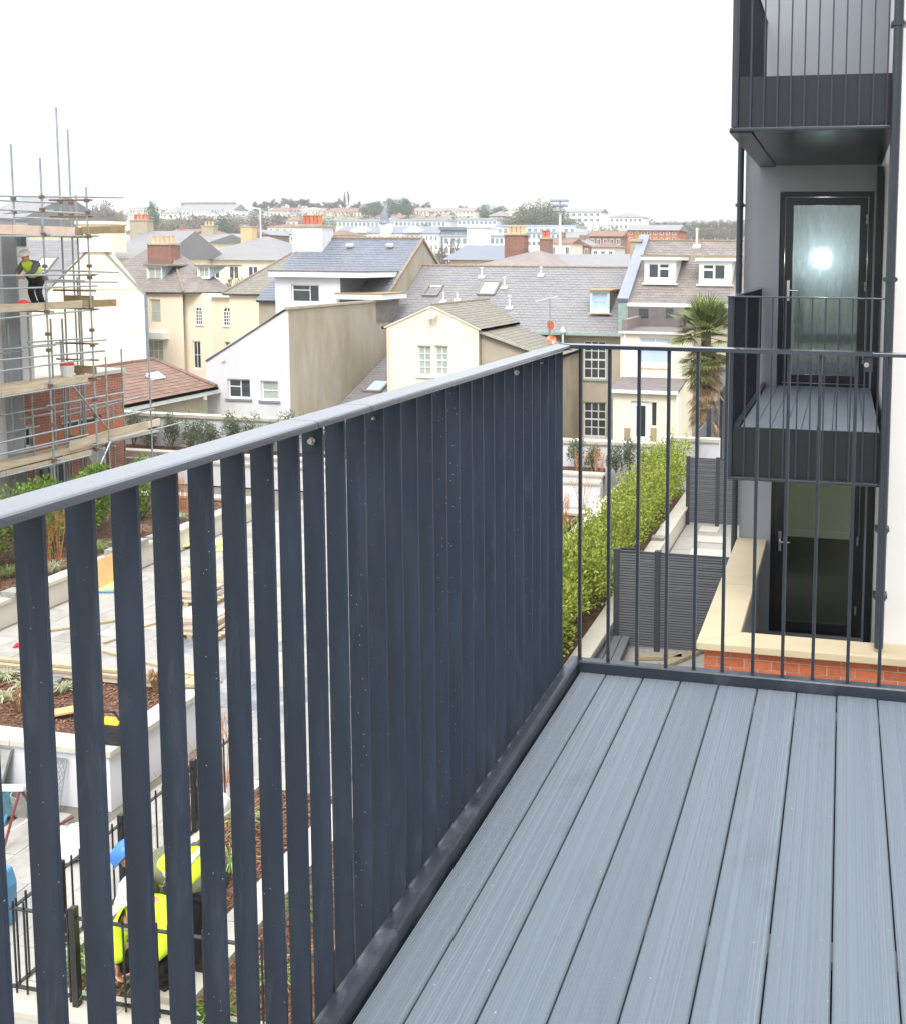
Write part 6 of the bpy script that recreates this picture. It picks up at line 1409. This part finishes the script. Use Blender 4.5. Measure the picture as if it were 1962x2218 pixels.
for l, tp, r_, b_, yd in ((318, 576, 352, 610, Y6+1.0), (428, 577, 455, 604, Y6+2.2)):
    u, v_ = PY(l, tp, yd), PY(r_, b_, yd); front(ch, yd, u.x, v_.x, v_.z, u.z, 'white_paint', [(l+2, tp+2, r_-2, b_-2, dict(cols=2, rows=1, pane='glass_blind'))], name='dormer_wall'); MB().box(u.x-.15, v_.x+.6, yd-.15, yd+3, u.z, u.z+.12).build('dormer_roof', 'slate_brown', ch); MB().poly([(v_.x, yd, v_.z), (v_.x, yd+2, u.z), (v_.x, yd, u.z)]).build('dormer_cheek', 'glass_sky', ch)
a, b = PY(396, 634, Y7), PY(506, 637, Y7)
front(ch, Y7, a.x-.5, PY(462, 640, Y7).x, ZG, a.z, 'cream_pale', [(425, 672, 441, 704, dict(cols=3, rows=4, arch=True, bar=.05, sill='cream_tan', deep=-.05)), (417, 738, 437, 800, dict(cols=2, rows=2, fw=.09))])
front(ch, Y7-.2, PY(462, 640, Y7).x+.02, PY(506, 640, Y7).x, ZG, a.z, 'cream_tan', [(485, 674, 504, 706, dict(cols=3, rows=4, arch=True, bar=.05, sill='white_paint', deep=-.05)), (487, 740, 504, 775, dict(cols=2, rows=2))])
MB().box(PY(462, 640, Y7).x, b.x+.2, Y7-.5, Y7-.21, a.z-.25, a.z-.05).build('cornice', 'white_paint', ch); MB().tube(PY(398, 640, Y7-.1), PY(398, 800, Y7-.1), .06, 6).build('downpipe', 'lead', ch)
# third block: hip rising behind the lilac dormer
h3 = thing('hip_house', 'tan house with a pale slate hip roof rising left of the lilac dormer', 'house', (-38, 60, ZG))
Y8 = 57.0; a, b, ap = PY(497, 636, Y8), PY(640, 636, Y8), PY(640, 545, Y8+4.5)
front(h3, Y8, a.x, b.x+5, ZG, a.z, 'cream_tan', [(563, 655, 586, 700, dict(cols=2, rows=3, sill='white_paint', fw=.08))]); roof(h3, [((a.x-.3, Y8-.3, a.z), (b.x+5, Y8-.3, a.z), (b.x+5, Y8+4.5, ap.z), (ap.x, Y8+4.5, ap.z)), ((a.x-.3, Y8+9, a.z), (a.x-.3, Y8-.3, a.z), (ap.x, Y8+4.5, ap.z), (ap.x, Y8+4.5, ap.z))], 'slate_lichen', row=.28, sw=.36)
ridge(h3, [(a.x-.3, Y8-.3, a.z+.04), (ap.x, Y8+4.5, ap.z+.04)], 'ridge_tile', .07)

# ------------------------------------------------------------------ generic houses of the town
UW = MB(); UW.box(-.5, -.4, 0, .06, 0, 1); UW.box(.4, .5, 0, .06, 0, 1); UW.box(-.4, .4, 0, .06, .92, 1); UW.box(-.4, .4, 0, .06, 0, .1); UW.box(-.04, .04, .005, .05, .1, .92); UW.box(-.4, .4, .03, .04, .1, .92, 1)
UWM = UW.mesh('window', ['white_paint', 'glass_dark'])
UWB = MB().box(-.5, .5, 0, .05, 0, 1).mesh('window', 'glass_mid')
def house(label, l, r_, ye, yb, yr, dist, wall, rf, kind='gable', wins=None, depth=9, ch=(), cat='house', name='house', pots='terracotta', stack='brick_far', group=None, flatfascia=None, wh=.55):
    """l,r_: picture columns of the front; ye, yb, yr: picture rows of eave, base, ridge at distance dist"""
    a, b = PY(l, ye, dist), PY(r_, ye, dist); ze = (a.z+b.z)/2; zb_ = min(PY((l+r_)/2, yb, dist).z, ze-2.5); zf = min(zb_-1.5, T((a.x+b.x)/2, dist)-.6); zr_ = PY((l+r_)/2, yr, dist+depth/2).z
    t = thing(name, label, cat, ((a.x+b.x)/2, dist+depth/2, zf), group); x0, x1, y0, y1 = a.x, b.x, dist, dist+depth
    MB().box(x0, x1, y0, y1, zf, ze).build('wall', wall, t); e = min(.4, depth*.05)
    if kind == 'flat': MB().box(x0-e, x1+e, y0-e, y1+e, ze, ze+max(.25, (zr_-ze))).build('roof', rf, t)
    elif kind == 'gable':
        ym = (y0+y1)/2; MB().prism([(x0-e, y0-e, ze), (x0-e, ym, zr_), (x0-e, y1+e, ze)], (x1-x0+2*e, 0, 0)).build('roof', rf, t)
    elif kind == 'gable_f':
        xm = (x0+x1)/2; MB().prism([(x0-e, y0-e, ze), (x1+e, y0-e, ze), (xm, y0-e, zr_)], (0, depth+2*e, 0)).build('roof', rf, t)
        MB().prism([(x0, y0-e-.02, ze), (x1, y0-e-.02, ze), (xm, y0-e-.02, zr_-.3)], (0, .015, 0)).build('gable', wall, t)
    else:
        ym = (y0+y1)/2; d_ = min((x1-x0)/2*.95, depth/2); m_ = MB(); A = [(x0-e, y0-e, ze), (x1+e, y0-e, ze), (x1+e, y1+e, ze), (x0-e, y1+e, ze)]; R0, R1 = (x0+d_, ym, zr_), (x1-d_, ym, zr_)
        m_.poly([A[0], A[1], R1, R0]).poly([A[1], A[2], R1]).poly([A[2], A[3], R0, R1]).poly([A[3], A[0], R0]).poly(A[::-1]); m_.build('roof', rf, t)
    if wins:
        rows, cols = wins[:2]; ww = (x1-x0)/cols; hh = (ze-zb_)/rows; style = UWM if len(wins) < 3 else wins[2]
        for i in range(rows):
            for j in range(cols): inst('window', style, t, (x0+ww*(j+.5), y0-.05, zb_+hh*(i+.22)), scale=(ww*wh, 1.5, hh*.55))
    for (px, w_, n_) in ch:
        q = PY(px, yr, dist+depth/2); chimney(t, q.x-w_/2, q.x+w_/2, q.y-.5, q.y+.5, zr_-1.5, zr_+1.1, stack, n_, pots, ph=.5, pr=.16, span=.9)
    return t
# label, left, right, eave row, base row, ridge row, distance, wall, roof, kind, windows, depth, chimneys
house('cream and white house with a grey hip roof beyond the arched villa', 405, 612, 563, 612, 512, 92, 'cream', 'slate', 'hip', (1, 5), 12, ((540, 1.3, 0),), stack='pot_buff')
house('white house with a flat dormer left of the white chimney', 577, 640, 535, 562, 530, 105, 'white_paint', 'slate', 'flat', (1, 2), 8)
house('slate roofed house with a roof window and tan chimney of red pots', 245, 345, 560, 600, 500, 84, 'cream', 'slate', 'gable', None, 10, ((308, 1.9, 4),), stack='stack_tan')
house('low cream house with slate roof behind the brick chimney', 330, 450, 525, 560, 507, 110, 'cream', 'slate', 'gable', (1, 5), 9, ((455, 1.6, 3),), pots='pot_buff', stack='stack_tan')
house('slate roofed house with white bargeboard behind the slate ridge', 975, 1078, 563, 580, 531, 66, 'cream', 'slate_blue', 'gable', None, 8)
house('hip roofed house with a large brick chimney of buff pots', 1048, 1190, 575, 590, 542, 60, 'cream', 'slate_brown', 'hip', None, 9, ((1118, 1.35, 4),), pots='pot_buff', stack='red_brick_x')
house('slate roof with a brick and tan chimney of orange pots', 1150, 1268, 578, 590, 550, 63, 'cream', 'slate', 'gable', None, 7, ((1182, .65, 2),), stack='brick_far')
house('slate roof left of the lead parapet with a timber verge', 1269, 1372, 578, 590, 550, 62, 'cream', 'slate', 'gable', None, 7)
house('grey slate roof house on the left edge behind the scaffold', -60, 20, 486, 520, 425, 70, 'cream', 'slate', 'gable', None, 12)
house('cream house front showing between scaffold poles on the left', 20, 170, 520, 560, 500, 130, 'cream_pale', 'slate', 'gable', (1, 6), 9, ((90, 2.5, 0),), stack='cream_pale')
mid = [('small white house with a slate roof', 'white_paint', 'slate'), ('small pink-brown roofed cream house', 'cream', 'tile_brown'), ('small white cottage with brown roof', 'white_dirty', 'tile_brown'), ('small brick house with grey roof', 'brick_far', 'slate')]
spots = [(262, 298, 540, 190, 0), (300, 340, 530, 210, 3), (365, 420, 520, 230, 1), (425, 470, 522, 240, 2), (478, 530, 530, 180, 0), (535, 585, 522, 200, 3), (1190, 1235, 540, 170, 1), (1238, 1275, 545, 190, 3), (1280, 1330, 548, 160, 2), (1225, 1262, 528, 260, 0), (1290, 1345, 532, 240, 3), (700, 745, 522, 170, 2)]
wherem = ['left of the red-potted chimney', 'behind the red-potted chimney', 'under the white crescent', 'right of the crescent foot', 'left of the lamp post', 'right of the lamp post', 'left of the floodlight mast foot', 'right of the floodlight mast foot', 'above the timber verge', 'below the white modern terrace end', 'left of the orange brick block', 'behind the white chimney']
for (l, r_, yb, d_, k), wr in zip(spots, wherem):
    house(mid[k][0]+' '+wr, l, r_, yb-13, yb+6, yb-24, d_, mid[k][1], mid[k][2], ('gable', 'gable', 'hip', 'gable_f')[k], (1, 3), 8, (((l+r_)/2+4, 1.0, 0),) if k % 2 else (), group='small houses of the town')

def ground_hit(px, py):
    """where the view ray through a picture position meets the hill"""
    d = ray(px, py); s = 90/d.y
    for _ in range(2500):
        p_ = EYE+d*s
        if p_.z < T(p_.x, p_.y)+.2: break
        s += .8/d.y
    return EYE+d*s
def far(label, l, r_, yt, yb, yr, wall, rf, kind, wins, depth=14, dist=None, **kw):
    d_ = dist or ground_hit((l+r_)/2, yb).y; d_ = min(d_, 640)
    return house(label, l, r_, yt, yb, yr, d_, wall, rf, kind, wins, depth, **kw)
far('long white terrace with a row of dark doorways on the left hilltop', 385, 506, 455, 475, 442, 'white_paint', 'slate', 'gable', (2, 20), 16, dist=560, ch=[(400+15*k, 4, 0) for k in range(8)], stack='slate_brown', cat='terrace', name='hilltop_terrace', wh=.5)
far('white house with hip roof at the left end of the hilltop terrace', 352, 386, 462, 482, 448, 'cream_pale', 'slate', 'hip', (2, 3), 14, dist=556)
far('cream mansion with grey roof on the left hilltop', 280, 318, 452, 470, 446, 'cream', 'slate', 'hip', (2, 5), 14, dist=585, cat='mansion', name='mansion')
far('white cottage with white chimneys below the cream mansion', 242, 280, 480, 492, 474, 'white_paint', 'white_dirty', 'gable', (1, 3), 12, dist=400, ch=((248, 2, 0), (275, 2, 0)), stack='white_paint')
far('long pale building with red roof on the skyline left of centre', 585, 700, 458, 468, 450, 'cream', 'tile_brown', 'gable', (1, 14), 14, dist=575, name='long_building', cat='building')
far('pale green roofed hall on the skyline', 645, 690, 455, 466, 449, 'cream_tan', 'green_trim', 'hip', (1, 6), 14, dist=560, name='hall', cat='hall')
far('cream flats with red roof left of the dark evergreens', 708, 790, 460, 475, 451, 'cream', 'tile_brown', 'gable', (2, 10), 14, dist=565, name='flats', cat='flats')
far('cream flats with red roof right of the flagpole', 838, 880, 462, 475, 453, 'cream', 'tile_brown', 'gable', (2, 6), 14, dist=560, name='flats', cat='flats')
far('long low cream flats on the skyline right of centre', 893, 1025, 457, 473, 450, 'cream_tan', 'slate_brown', 'gable', (2, 16), 14, dist=575, name='flats', cat='flats')
# pale grey institution with clock tower and modern flats behind
inst_ = far('long pale institution with slate roof, gables and a central spire', 728, 950, 505, 545, 490, 'white_dirty', 'slate_blue', 'gable', (2, 22), 14, dist=330, name='institution', cat='building', wh=.4)
for px in (779, 893):
    a, b = PY(px-17, 504, 329.5), PY(px+17, 504, 329.5); MB().prism([(a.x, 329, a.z), (b.x, 329, a.z), (b.x, 329, a.z+1), ((a.x+b.x)/2, 329, PY(px, 490, 329).z), (a.x, 329, a.z+1)], (0, 5, 0)).build('gable', 'white_dirty', inst_)
a, b = PY(824, 500, 328), PY(844, 500, 328); MB().box(a.x, b.x, 328, 331, a.z-7, PY(834, 484, 328).z).build('clock_tower', 'white_dirty', inst_)
sp0 = PY(834, 484, 329.5); MB().lathe(sp0, [(2.3, 0), (1.6, 1.2), (1.3, 3.0), (.1, 6.2)], 8).build('spire', 'slate_blue', inst_); MB().tube(sp0+V((0, 0, 5)), PY(838, 445, 329.5), .13, 5).build('flagpole', 'white_dirty', inst_)
q = PY(832, 500, 327.9); MB().tube(q, q+V((0, -.1, 0)), .9, 14).build('clock_face', 'white_paint', inst_)
def modern(label, l, r_, yt, yb, dist, cols, rows=1, **kw):
    return house(label, l, r_, yt, yb, yt-2, dist, 'white_paint', 'zinc_roof', 'flat', (rows, cols, UWB), 14, cat='flats', name='modern_flats', wh=.6, **kw)
modern('white modern flats with blue windows left of the spire', 706, 830, 479, 492, 380, 14)
modern('white modern flats with blue windows right of the spire', 846, 965, 478, 492, 384, 13)
modern('white modern flats stepping up at the right of the institution', 990, 1075, 476, 500, 390, 9, 2)
modern('white rendered block with a tall blank stair tower', 960, 1012, 512, 552, 250, 4, 2)
b_ = house('tall plain white stair tower block', 1011, 1052, 493, 552, 491, 248, 'white_paint', 'white_dirty', 'flat', None, 10, cat='building', name='white_block')
house('dark slate mansard block beside the white stair tower', 955, 1010, 498, 512, 493, 255, 'slate_blue', 'slate_blue', 'flat', (1, 6, UWB), 9, cat='building', name='mansard_block')
modern('white block with dark upper floor right of the stair tower', 1052, 1100, 512, 552, 252, 5, 2)
modern('long white modern terrace with balconies below the green hill', 1075, 1245, 491, 507, 300, 13)
modern('white lower terrace with square openings left of the mast', 1120, 1275, 505, 535, 285, 15, 2)
far('white villa with flat parapet right of the floodlight mast', 1222, 1300, 459, 483, 452, 'white_paint', 'slate', 'gable', (2, 6), 14, dist=430, name='villa', cat='villa')
far('white villa with mansard roof and small lantern on the right', 1320, 1390, 470, 498, 460, 'white_paint', 'slate', 'hip', (2, 7), 14, dist=400, name='villa', cat='villa')
far('orange brick block with slate roof behind the lead parapet', 1358, 1466, 499, 520, 487, 'brick_orange', 'slate', 'gable', (2, 8), 12, dist=210, name='brick_block', cat='building')
far('brick houses with brown roofs below the green hill on the right', 1275, 1345, 512, 528, 500, 'brick_far', 'tile_brown', 'gable', (1, 5), 10, dist=230)
far('red roofed house left of the green hill', 1058, 1090, 468, 490, 457, 'brick_far', 'slate_brown', 'hip', (2, 3), 12, dist=440)
far('pale tall house between trees left of the green hill', 1091, 1118, 461, 478, 455, 'cream', 'slate_brown', 'gable_f', (2, 2), 12, dist=470)
for i, (l, r_, yt, yb, d_) in enumerate(((20, 60, 478, 490, 430), (62, 110, 485, 498, 400), (85, 135, 470, 480, 470), (115, 160, 492, 505, 350), (10, 50, 497, 512, 330), (165, 215, 500, 512, 300), (210, 262, 505, 517, 290), (580, 640, 492, 503, 300), (590, 640, 507, 520, 250), (520, 560, 470, 480, 430), (620, 665, 478, 487, 380))):
    far('small pale far-off house on the slope, %s from the left' % ORDN[(1, 2, 3, 4, 0, 5, 6, 8, 9, 7, 10)[i]], l, r_, yt, yb, yt-8, ('white_paint', 'cream', 'white_dirty')[i % 3], ('slate', 'tile_brown', 'slate_blue')[i % 3], ('gable', 'hip')[i % 2], (1, 4), 10, dist=d_, group='far-off houses on the slope')

rh = random.Random(77)
hx = sorted([rh.uniform(5, 1000) for _ in range(18)])
for i, px in enumerate(hx):
    yb = rh.uniform(470, 500); d_ = ground_hit(px, yb).y; w_ = rh.uniform(16, 34)
    if d_ > 620: d_ = 610
    house('tiny hazy house on the hillside among trees, %s from the left' % ORDN[i], px, px+w_, yb-7, yb+2, yb-13, d_, rh.choice(('white_paint', 'cream', 'white_dirty', 'brick_far', 'cream_tan')), rh.choice(('slate', 'tile_brown', 'slate_brown', 'slate_blue')), rh.choice(('gable', 'hip', 'gable_f')), (1, 3), 9, ((px+w_*.7, 1.6, 0),), group='tiny houses on the hillside', stack=rh.choice(('brick_far', 'stack_tan')))
# floodlight mast and lamp post
q, tp = PY(1212, 553, 150), PY(1212, 436, 150); fm = thing('floodlight_mast', 'tall grey floodlight mast with banks of lamps against the sky', 'mast', (q.x, 150, q.z-8)); MB().tube((q.x, 150, q.z-8), (q.x, 150, tp.z), .28, 10, r2=.16).build('pole', 'white_dirty', fm)
for k, dz in enumerate((0, -.75, -1.5)):
    w_ = (1.5, 1.3, 1.0)[k]; MB().box(q.x-w_, q.x+w_, 149.7, 149.85, tp.z+dz-.08, tp.z+dz+.08).build('crossbar', 'galv', fm)
    for j in range(5 if k < 2 else 3): MB().obox((q.x-w_+.3+2*(w_-.3)*j/(4 if k < 2 else 2), 149.5, tp.z+dz+.1), (.2, 0, 0), (0, .15, -.06), (0, .06, .16)).build('floodlight', 'lead', fm)
q, tp = PY(566, 520, 100), PY(566, 452, 100); lp = thing('lamp_post', 'slim white lamp post left of the white chimney', 'lamp post', (q.x, 100, ZG)); MB().tube((q.x, 100, ZG), (q.x, 100, tp.z), .1, 8, r2=.06).build('pole', 'white_paint', lp); MB().tube((q.x, 100, tp.z), (q.x-1.1, 100, tp.z+.08), .06, 6).build('arm', 'white_paint', lp); MB().obox((q.x-1.3, 100, tp.z+.06), (.4, 0, .02), (0, .15, 0), (0, 0, .07)).build('lantern', 'white_paint', lp)

# ================================================================== palm
pb = PY(1535, 905, 33.0); pt = thing('palm_tree', 'shaggy palm tree with green crown and brown skirt behind the balusters', 'palm', (pb.x, 33.0, ZG)); r = random.Random(21)
ctop = PY(1528, 718, 33.0)
MB().tube((pb.x, 33, ZG), ctop, .2, 10, r2=.16).build('trunk', 'bark', pt)
def fan(mb, c, d, L, n, r, m=0, spread=1.25):
    d = V(d).normalized(); c = V(c); s_ = d.cross(V((0, 0, 1))); s_ = s_.normalized() if s_.length > .05 else V((1, 0, 0)); mb.tube(c, c+d*L*.5, .012, 4, m); h_ = c+d*L*.5
    for k in range(n):
        a = -spread+2*spread*k/(n-1); e = (d*math.cos(a)+s_*math.sin(a)).normalized(); tip = h_+e*L*.6+V((0, 0, -.10*L*abs(a))); w_ = e.cross(V((0, 0, 1))); w_ = w_.normalized()*.022 if w_.length > .05 else V((.022, 0, 0))
        md = h_.lerp(tip, .55)+V((0, 0, .03)); mb.poly([h_-w_*.3, h_+w_*.3, md+w_, md-w_], m); mb.poly([md-w_, md+w_, tip], m)
gcr = MB()
for k in range(84):
    a = r.uniform(0, 2*PI); el = r.uniform(-.35, 1.2); fan(gcr, ctop+V((0, 0, r.uniform(-.2, .15))), (math.cos(a)*math.cos(el), math.sin(a)*math.cos(el), math.sin(el)), r.uniform(1.0, 1.5), 19, r)
gcr.build('crown', 'leaf_palm', pt); dcr = MB()
for k in range(130):
    a = r.uniform(0, 2*PI); z = r.random(); fan(dcr, ctop-V((0, 0, .3+z*2.6)), (math.cos(a)*.6, math.sin(a)*.6, -.9+.5*(1-z)), r.uniform(.6, .95), 11, r, spread=.8)
dcr.build('skirt', 'leaf_palm_dead', pt)
lcr = MB()
for k in range(34):
    a = r.uniform(0, 2*PI); fan(lcr, ctop-V((0, 0, .5+r.random()*.9)), (math.cos(a), math.sin(a), r.uniform(-.5, .1)), r.uniform(.9, 1.15), 13, r)
lcr.build('lower_fronds', 'leaf_palm', pt)

# ================================================================== trees
def tree_meshes(seed, kind):
    r = random.Random(seed); tr = MB(); cr = MB()
    tr.tube((0, 0, -.08), (0, 0, .42), .028, 6, r2=.018)
    tips = []
    def grow(p, d, L, rad, lev):
        q = p+d*L; tr.tube(p, q, rad, 4, r2=rad*.6, cap=False)
        if lev == 0: tips.append((q, d)); return
        for _ in range(3 if lev > 1 else 4):
            e = (d+rdir(r)*(.75 if kind != 'poplar' else .3)+V((0, 0, .25))).normalized(); grow(p+d*L*r.uniform(.5, 1), e, L*r.uniform(.55, .8), rad*.55, lev-1)
    n0 = 6
    for k in range(n0):
        a = 2*PI*k/n0+r.uniform(-.3, .3); up_ = r.uniform(.5, 1.4) if kind != 'poplar' else 4; grow(V((0, 0, r.uniform(.18, .42))), V((math.cos(a), math.sin(a), up_)).normalized(), .24, .012, 2)
    if kind == 'bare' or kind == 'poplar':
        for q, d in tips:
            for _ in range(26): e = (d+rdir(r)*.8).normalized(); cr.leaf(q-d*.06, e, rdir(r), r.uniform(.07, .16), .013)
    else:
        nl = 2600
        cl_ = [(V((0, 0, .55))+V((d_.x*.36, d_.y*.36, d_.z*.32)), r.uniform(.13, .22)) for d_ in (rdir(r) for _ in range(24))]
        for _ in range(nl):
            c_, R_ = r.choice(cl_); d_ = rdir(r); p_ = c_+d_*R_*r.random()**.35; p_.z = max(p_.z, .1); cr.leaf(p_, (d_+rdir(r)*.7).normalized(), rdir(r), r.uniform(.035, .06), .035)
    return tr, cr
TREES = {}
for kind, leaf, bark_, seeds in (('bare', 'leaf_twiggy', 'twig', (1, 2, 3)), ('poplar', 'leaf_twiggy', 'twig', (4,)), ('dark', 'leaf_dark', 'bark', (5, 6)), ('olive', 'leaf_olive', 'bark', (7, 8)), ('brown', 'leaf_twiggy', 'bark', (9, 10))):
    TREES[kind] = [(lambda tc: (tc[0].mesh('trunk', bark_), tc[1].mesh('crown', leaf)))(tree_meshes(s_, kind)) for s_ in seeds]
tree_i = [0]
def tree(label, kind, px, yb, yt, wpx, dist=None, group=None):
    p_ = ground_hit(px, yb) if dist is None else PY(px, yb, dist)
    zg = T(p_.x, p_.y)
    ztop = PY(px, yt, p_.y).z; H = max(ztop-zg, 2.0); W_ = wpx*p_.y/F_PX
    t = thing('tree', label, 'tree', (p_.x, p_.y, zg-.3), group); tree_i[0] += 1; a = tree_i[0]*1.7
    tm, cm = TREES[kind][tree_i[0] % len(TREES[kind])]
    for nm, me in (('trunk', tm), ('crown', cm)): o = bpy.data.objects.new(nm, me); COL.objects.link(o); o.parent = t
    t.scale = (W_, W_, H*1.02); t.rotation_euler = (0, 0, a); return t
sk = [(560, 470, 432, 26), (580, 470, 428, 22), (598, 468, 426, 16), (622, 468, 422, 34), (650, 468, 420, 36), (675, 470, 427, 26), (700, 470, 432, 26), (720, 470, 430, 28), (738, 470, 424, 24), (775, 470, 432, 20), (815, 470, 428, 26), (895, 470, 436, 22), (925, 470, 433, 22), (1000, 470, 440, 18)]
for i, (px, yb, yt, w_) in enumerate(sk): tree('bare grey winter tree on the central skyline, %s from the left' % ORDN[i], 'bare', px, yb, yt-5, w_*1.9, 590, 'bare trees on the skyline')
for i, (px, yt) in enumerate(((748, 413), (756, 410))): tree('tall slim bare poplar on the skyline, %s one' % ('left', 'right')[i], 'poplar', px, 470, yt, 14, 570, 'poplars on the skyline')
for i, (px, yb, yt, w_) in enumerate(((800, 478, 440, 34), (822, 480, 437, 36), (845, 460, 430, 40), (868, 458, 428, 44), (880, 460, 432, 30), (1060, 468, 442, 44), (1085, 468, 446, 30), (1122, 470, 446, 20))): tree('dark evergreen tree on the hill, %s from the left' % ORDN[i], 'dark', px, yb, yt, w_*1.25, 530, 'dark evergreens')
for i, (px, yb, yt, w_) in enumerate(((1105, 502, 470, 50), (1130, 500, 455, 55), (1150, 498, 436, 60), (1175, 498, 434, 62), (1200, 498, 442, 55), (1225, 502, 462, 50), (1245, 504, 472, 40), (1165, 505, 470, 70), (1205, 506, 480, 60), (1120, 506, 482, 50), (1290, 505, 488, 40), (1320, 503, 489, 44), (1345, 503, 488, 36))): tree('olive green tree on the round hill behind the mast, %s from the left' % ORDN[(0, 2, 3, 5, 6, 8, 9, 4, 7, 1, 10, 11, 12)[i]], 'olive', px, yb, yt, w_*1.1, 400 if i < 10 else 330, 'trees of the round hill')
lf = [(135, 500, 462, 50), (165, 502, 458, 55), (200, 505, 452, 60), (228, 500, 440, 60), (250, 500, 455, 50), (262, 498, 462, 40), (330, 478, 438, 30), (345, 500, 470, 50), (375, 505, 472, 60), (405, 508, 472, 60), (440, 508, 466, 65), (470, 506, 470, 60), (500, 506, 475, 60), (530, 505, 468, 60), (560, 500, 462, 60), (595, 500, 466, 60), (625, 498, 470, 50), (660, 500, 472, 40), (710, 490, 470, 36), (320, 505, 478, 50)]
for i, (px, yb, yt, w_) in enumerate(sorted(lf)): tree('grey-brown tree on the left slope, %s from the left' % ORDN[i], ('brown', 'brown', 'dark', 'brown', 'olive')[i % 5], px, yb, yt, w_*1.15, 340 + 30*(i % 3), 'trees on the left slope')
for i in range(16): tree('hazy tree in the wood on the right skyline, %s from the left' % ORDN[i], ('brown', 'olive')[i % 2], 1400+14*i, 500, (486, 480, 482, 478)[i % 4]-i*.4, 34, 560, 'wood on the right skyline')
for i, px in enumerate(range(20, 1010, 52)): tree('brownish tree between the hillside houses, %s from the left' % ORDN[i], ('brown', 'olive', 'brown', 'dark')[i % 4], px+rh.uniform(-14, 14), 500, rh.uniform(462, 484), rh.uniform(36, 60), rh.uniform(380, 540), 'trees between the hillside houses')
for i in range(14): tree('brown tree in the lower rows of the wood on the right, %s from the left' % ORDN[i], ('brown', 'brown', 'olive')[i % 3], 1385+16*i+rh.uniform(-5, 5), 510, rh.uniform(488, 496), 44, 420+12*(i % 5), 'lower wood on the right')
tree('yellowish garden tree behind the arched villa', 'olive', 510, 606, 590, 55, 78); tree('brown bare tree right of the lilac roof gable', 'brown', 985, 560, 525, 60, 150); tree('brown bare tree left of the mid slate roof', 'brown', 950, 565, 532, 60, 160)
MB_ = MB()
p = PZ(430, 815, -6.5); shrub('yellow-green garden bush beside the lilac house', (PY(436, 850, 33).x, 33.0, ZG), 4.3, 2.6, 'leaf_hedge', 1500, .12, None, 900)

# ------------------------------------------------------------------ unbroken scrub and woodland between the far houses
wd = MB(); rw = random.Random(41)
for _ in range(330):
    yy = rw.uniform(300, 640); a_ = rw.uniform(-.95, -.02); xx = yy*a_; zz = T(xx, yy); R_ = rw.uniform(3.0, 7.0); mi = rw.choice((0, 0, 1, 2))
    for _k in range(46):
        d_ = rdir(rw); d_.z = abs(d_.z); p_ = V((xx, yy, zz))+V((d_.x*R_, d_.y*R_, d_.z*R_*.8))*rw.uniform(.6, 1); wd.leaf(p_, (d_+rdir(rw)*.6).normalized(), rdir(rw), rw.uniform(1.0, 2.0), rw.uniform(.6, 1.2), mi)
wo_ = wd.build('hillside_woodland', ['leaf_twiggy', 'leaf_olive', 'leaf_dark'], org=(-200, 450, 0)); tag(wo_, 'grey-brown scrub and woodland covering the far hillside', kind='stuff')

# ================================================================== haze in the air
hz = bpy.data.materials.new('haze_air'); hz.use_nodes = True; t_ = hz.node_tree; t_.nodes.remove(t_.nodes['Principled BSDF'])
pv = t_.nodes.new('ShaderNodeVolumePrincipled'); pv.inputs['Color'].default_value = (.93, .96, 1.0, 1); pv.inputs['Density'].default_value = .00034; pv.inputs['Anisotropy'].default_value = .2
t_.links.new(pv.outputs[0], t_.nodes['Material Output'].inputs['Volume'])
MATS['haze_air'] = hz
ho = MB().box(-900, 500, -40, 1500, -10, 75).build('haze', 'haze_air', org=(0, 0, -10)); tag(ho, kind='stuff')
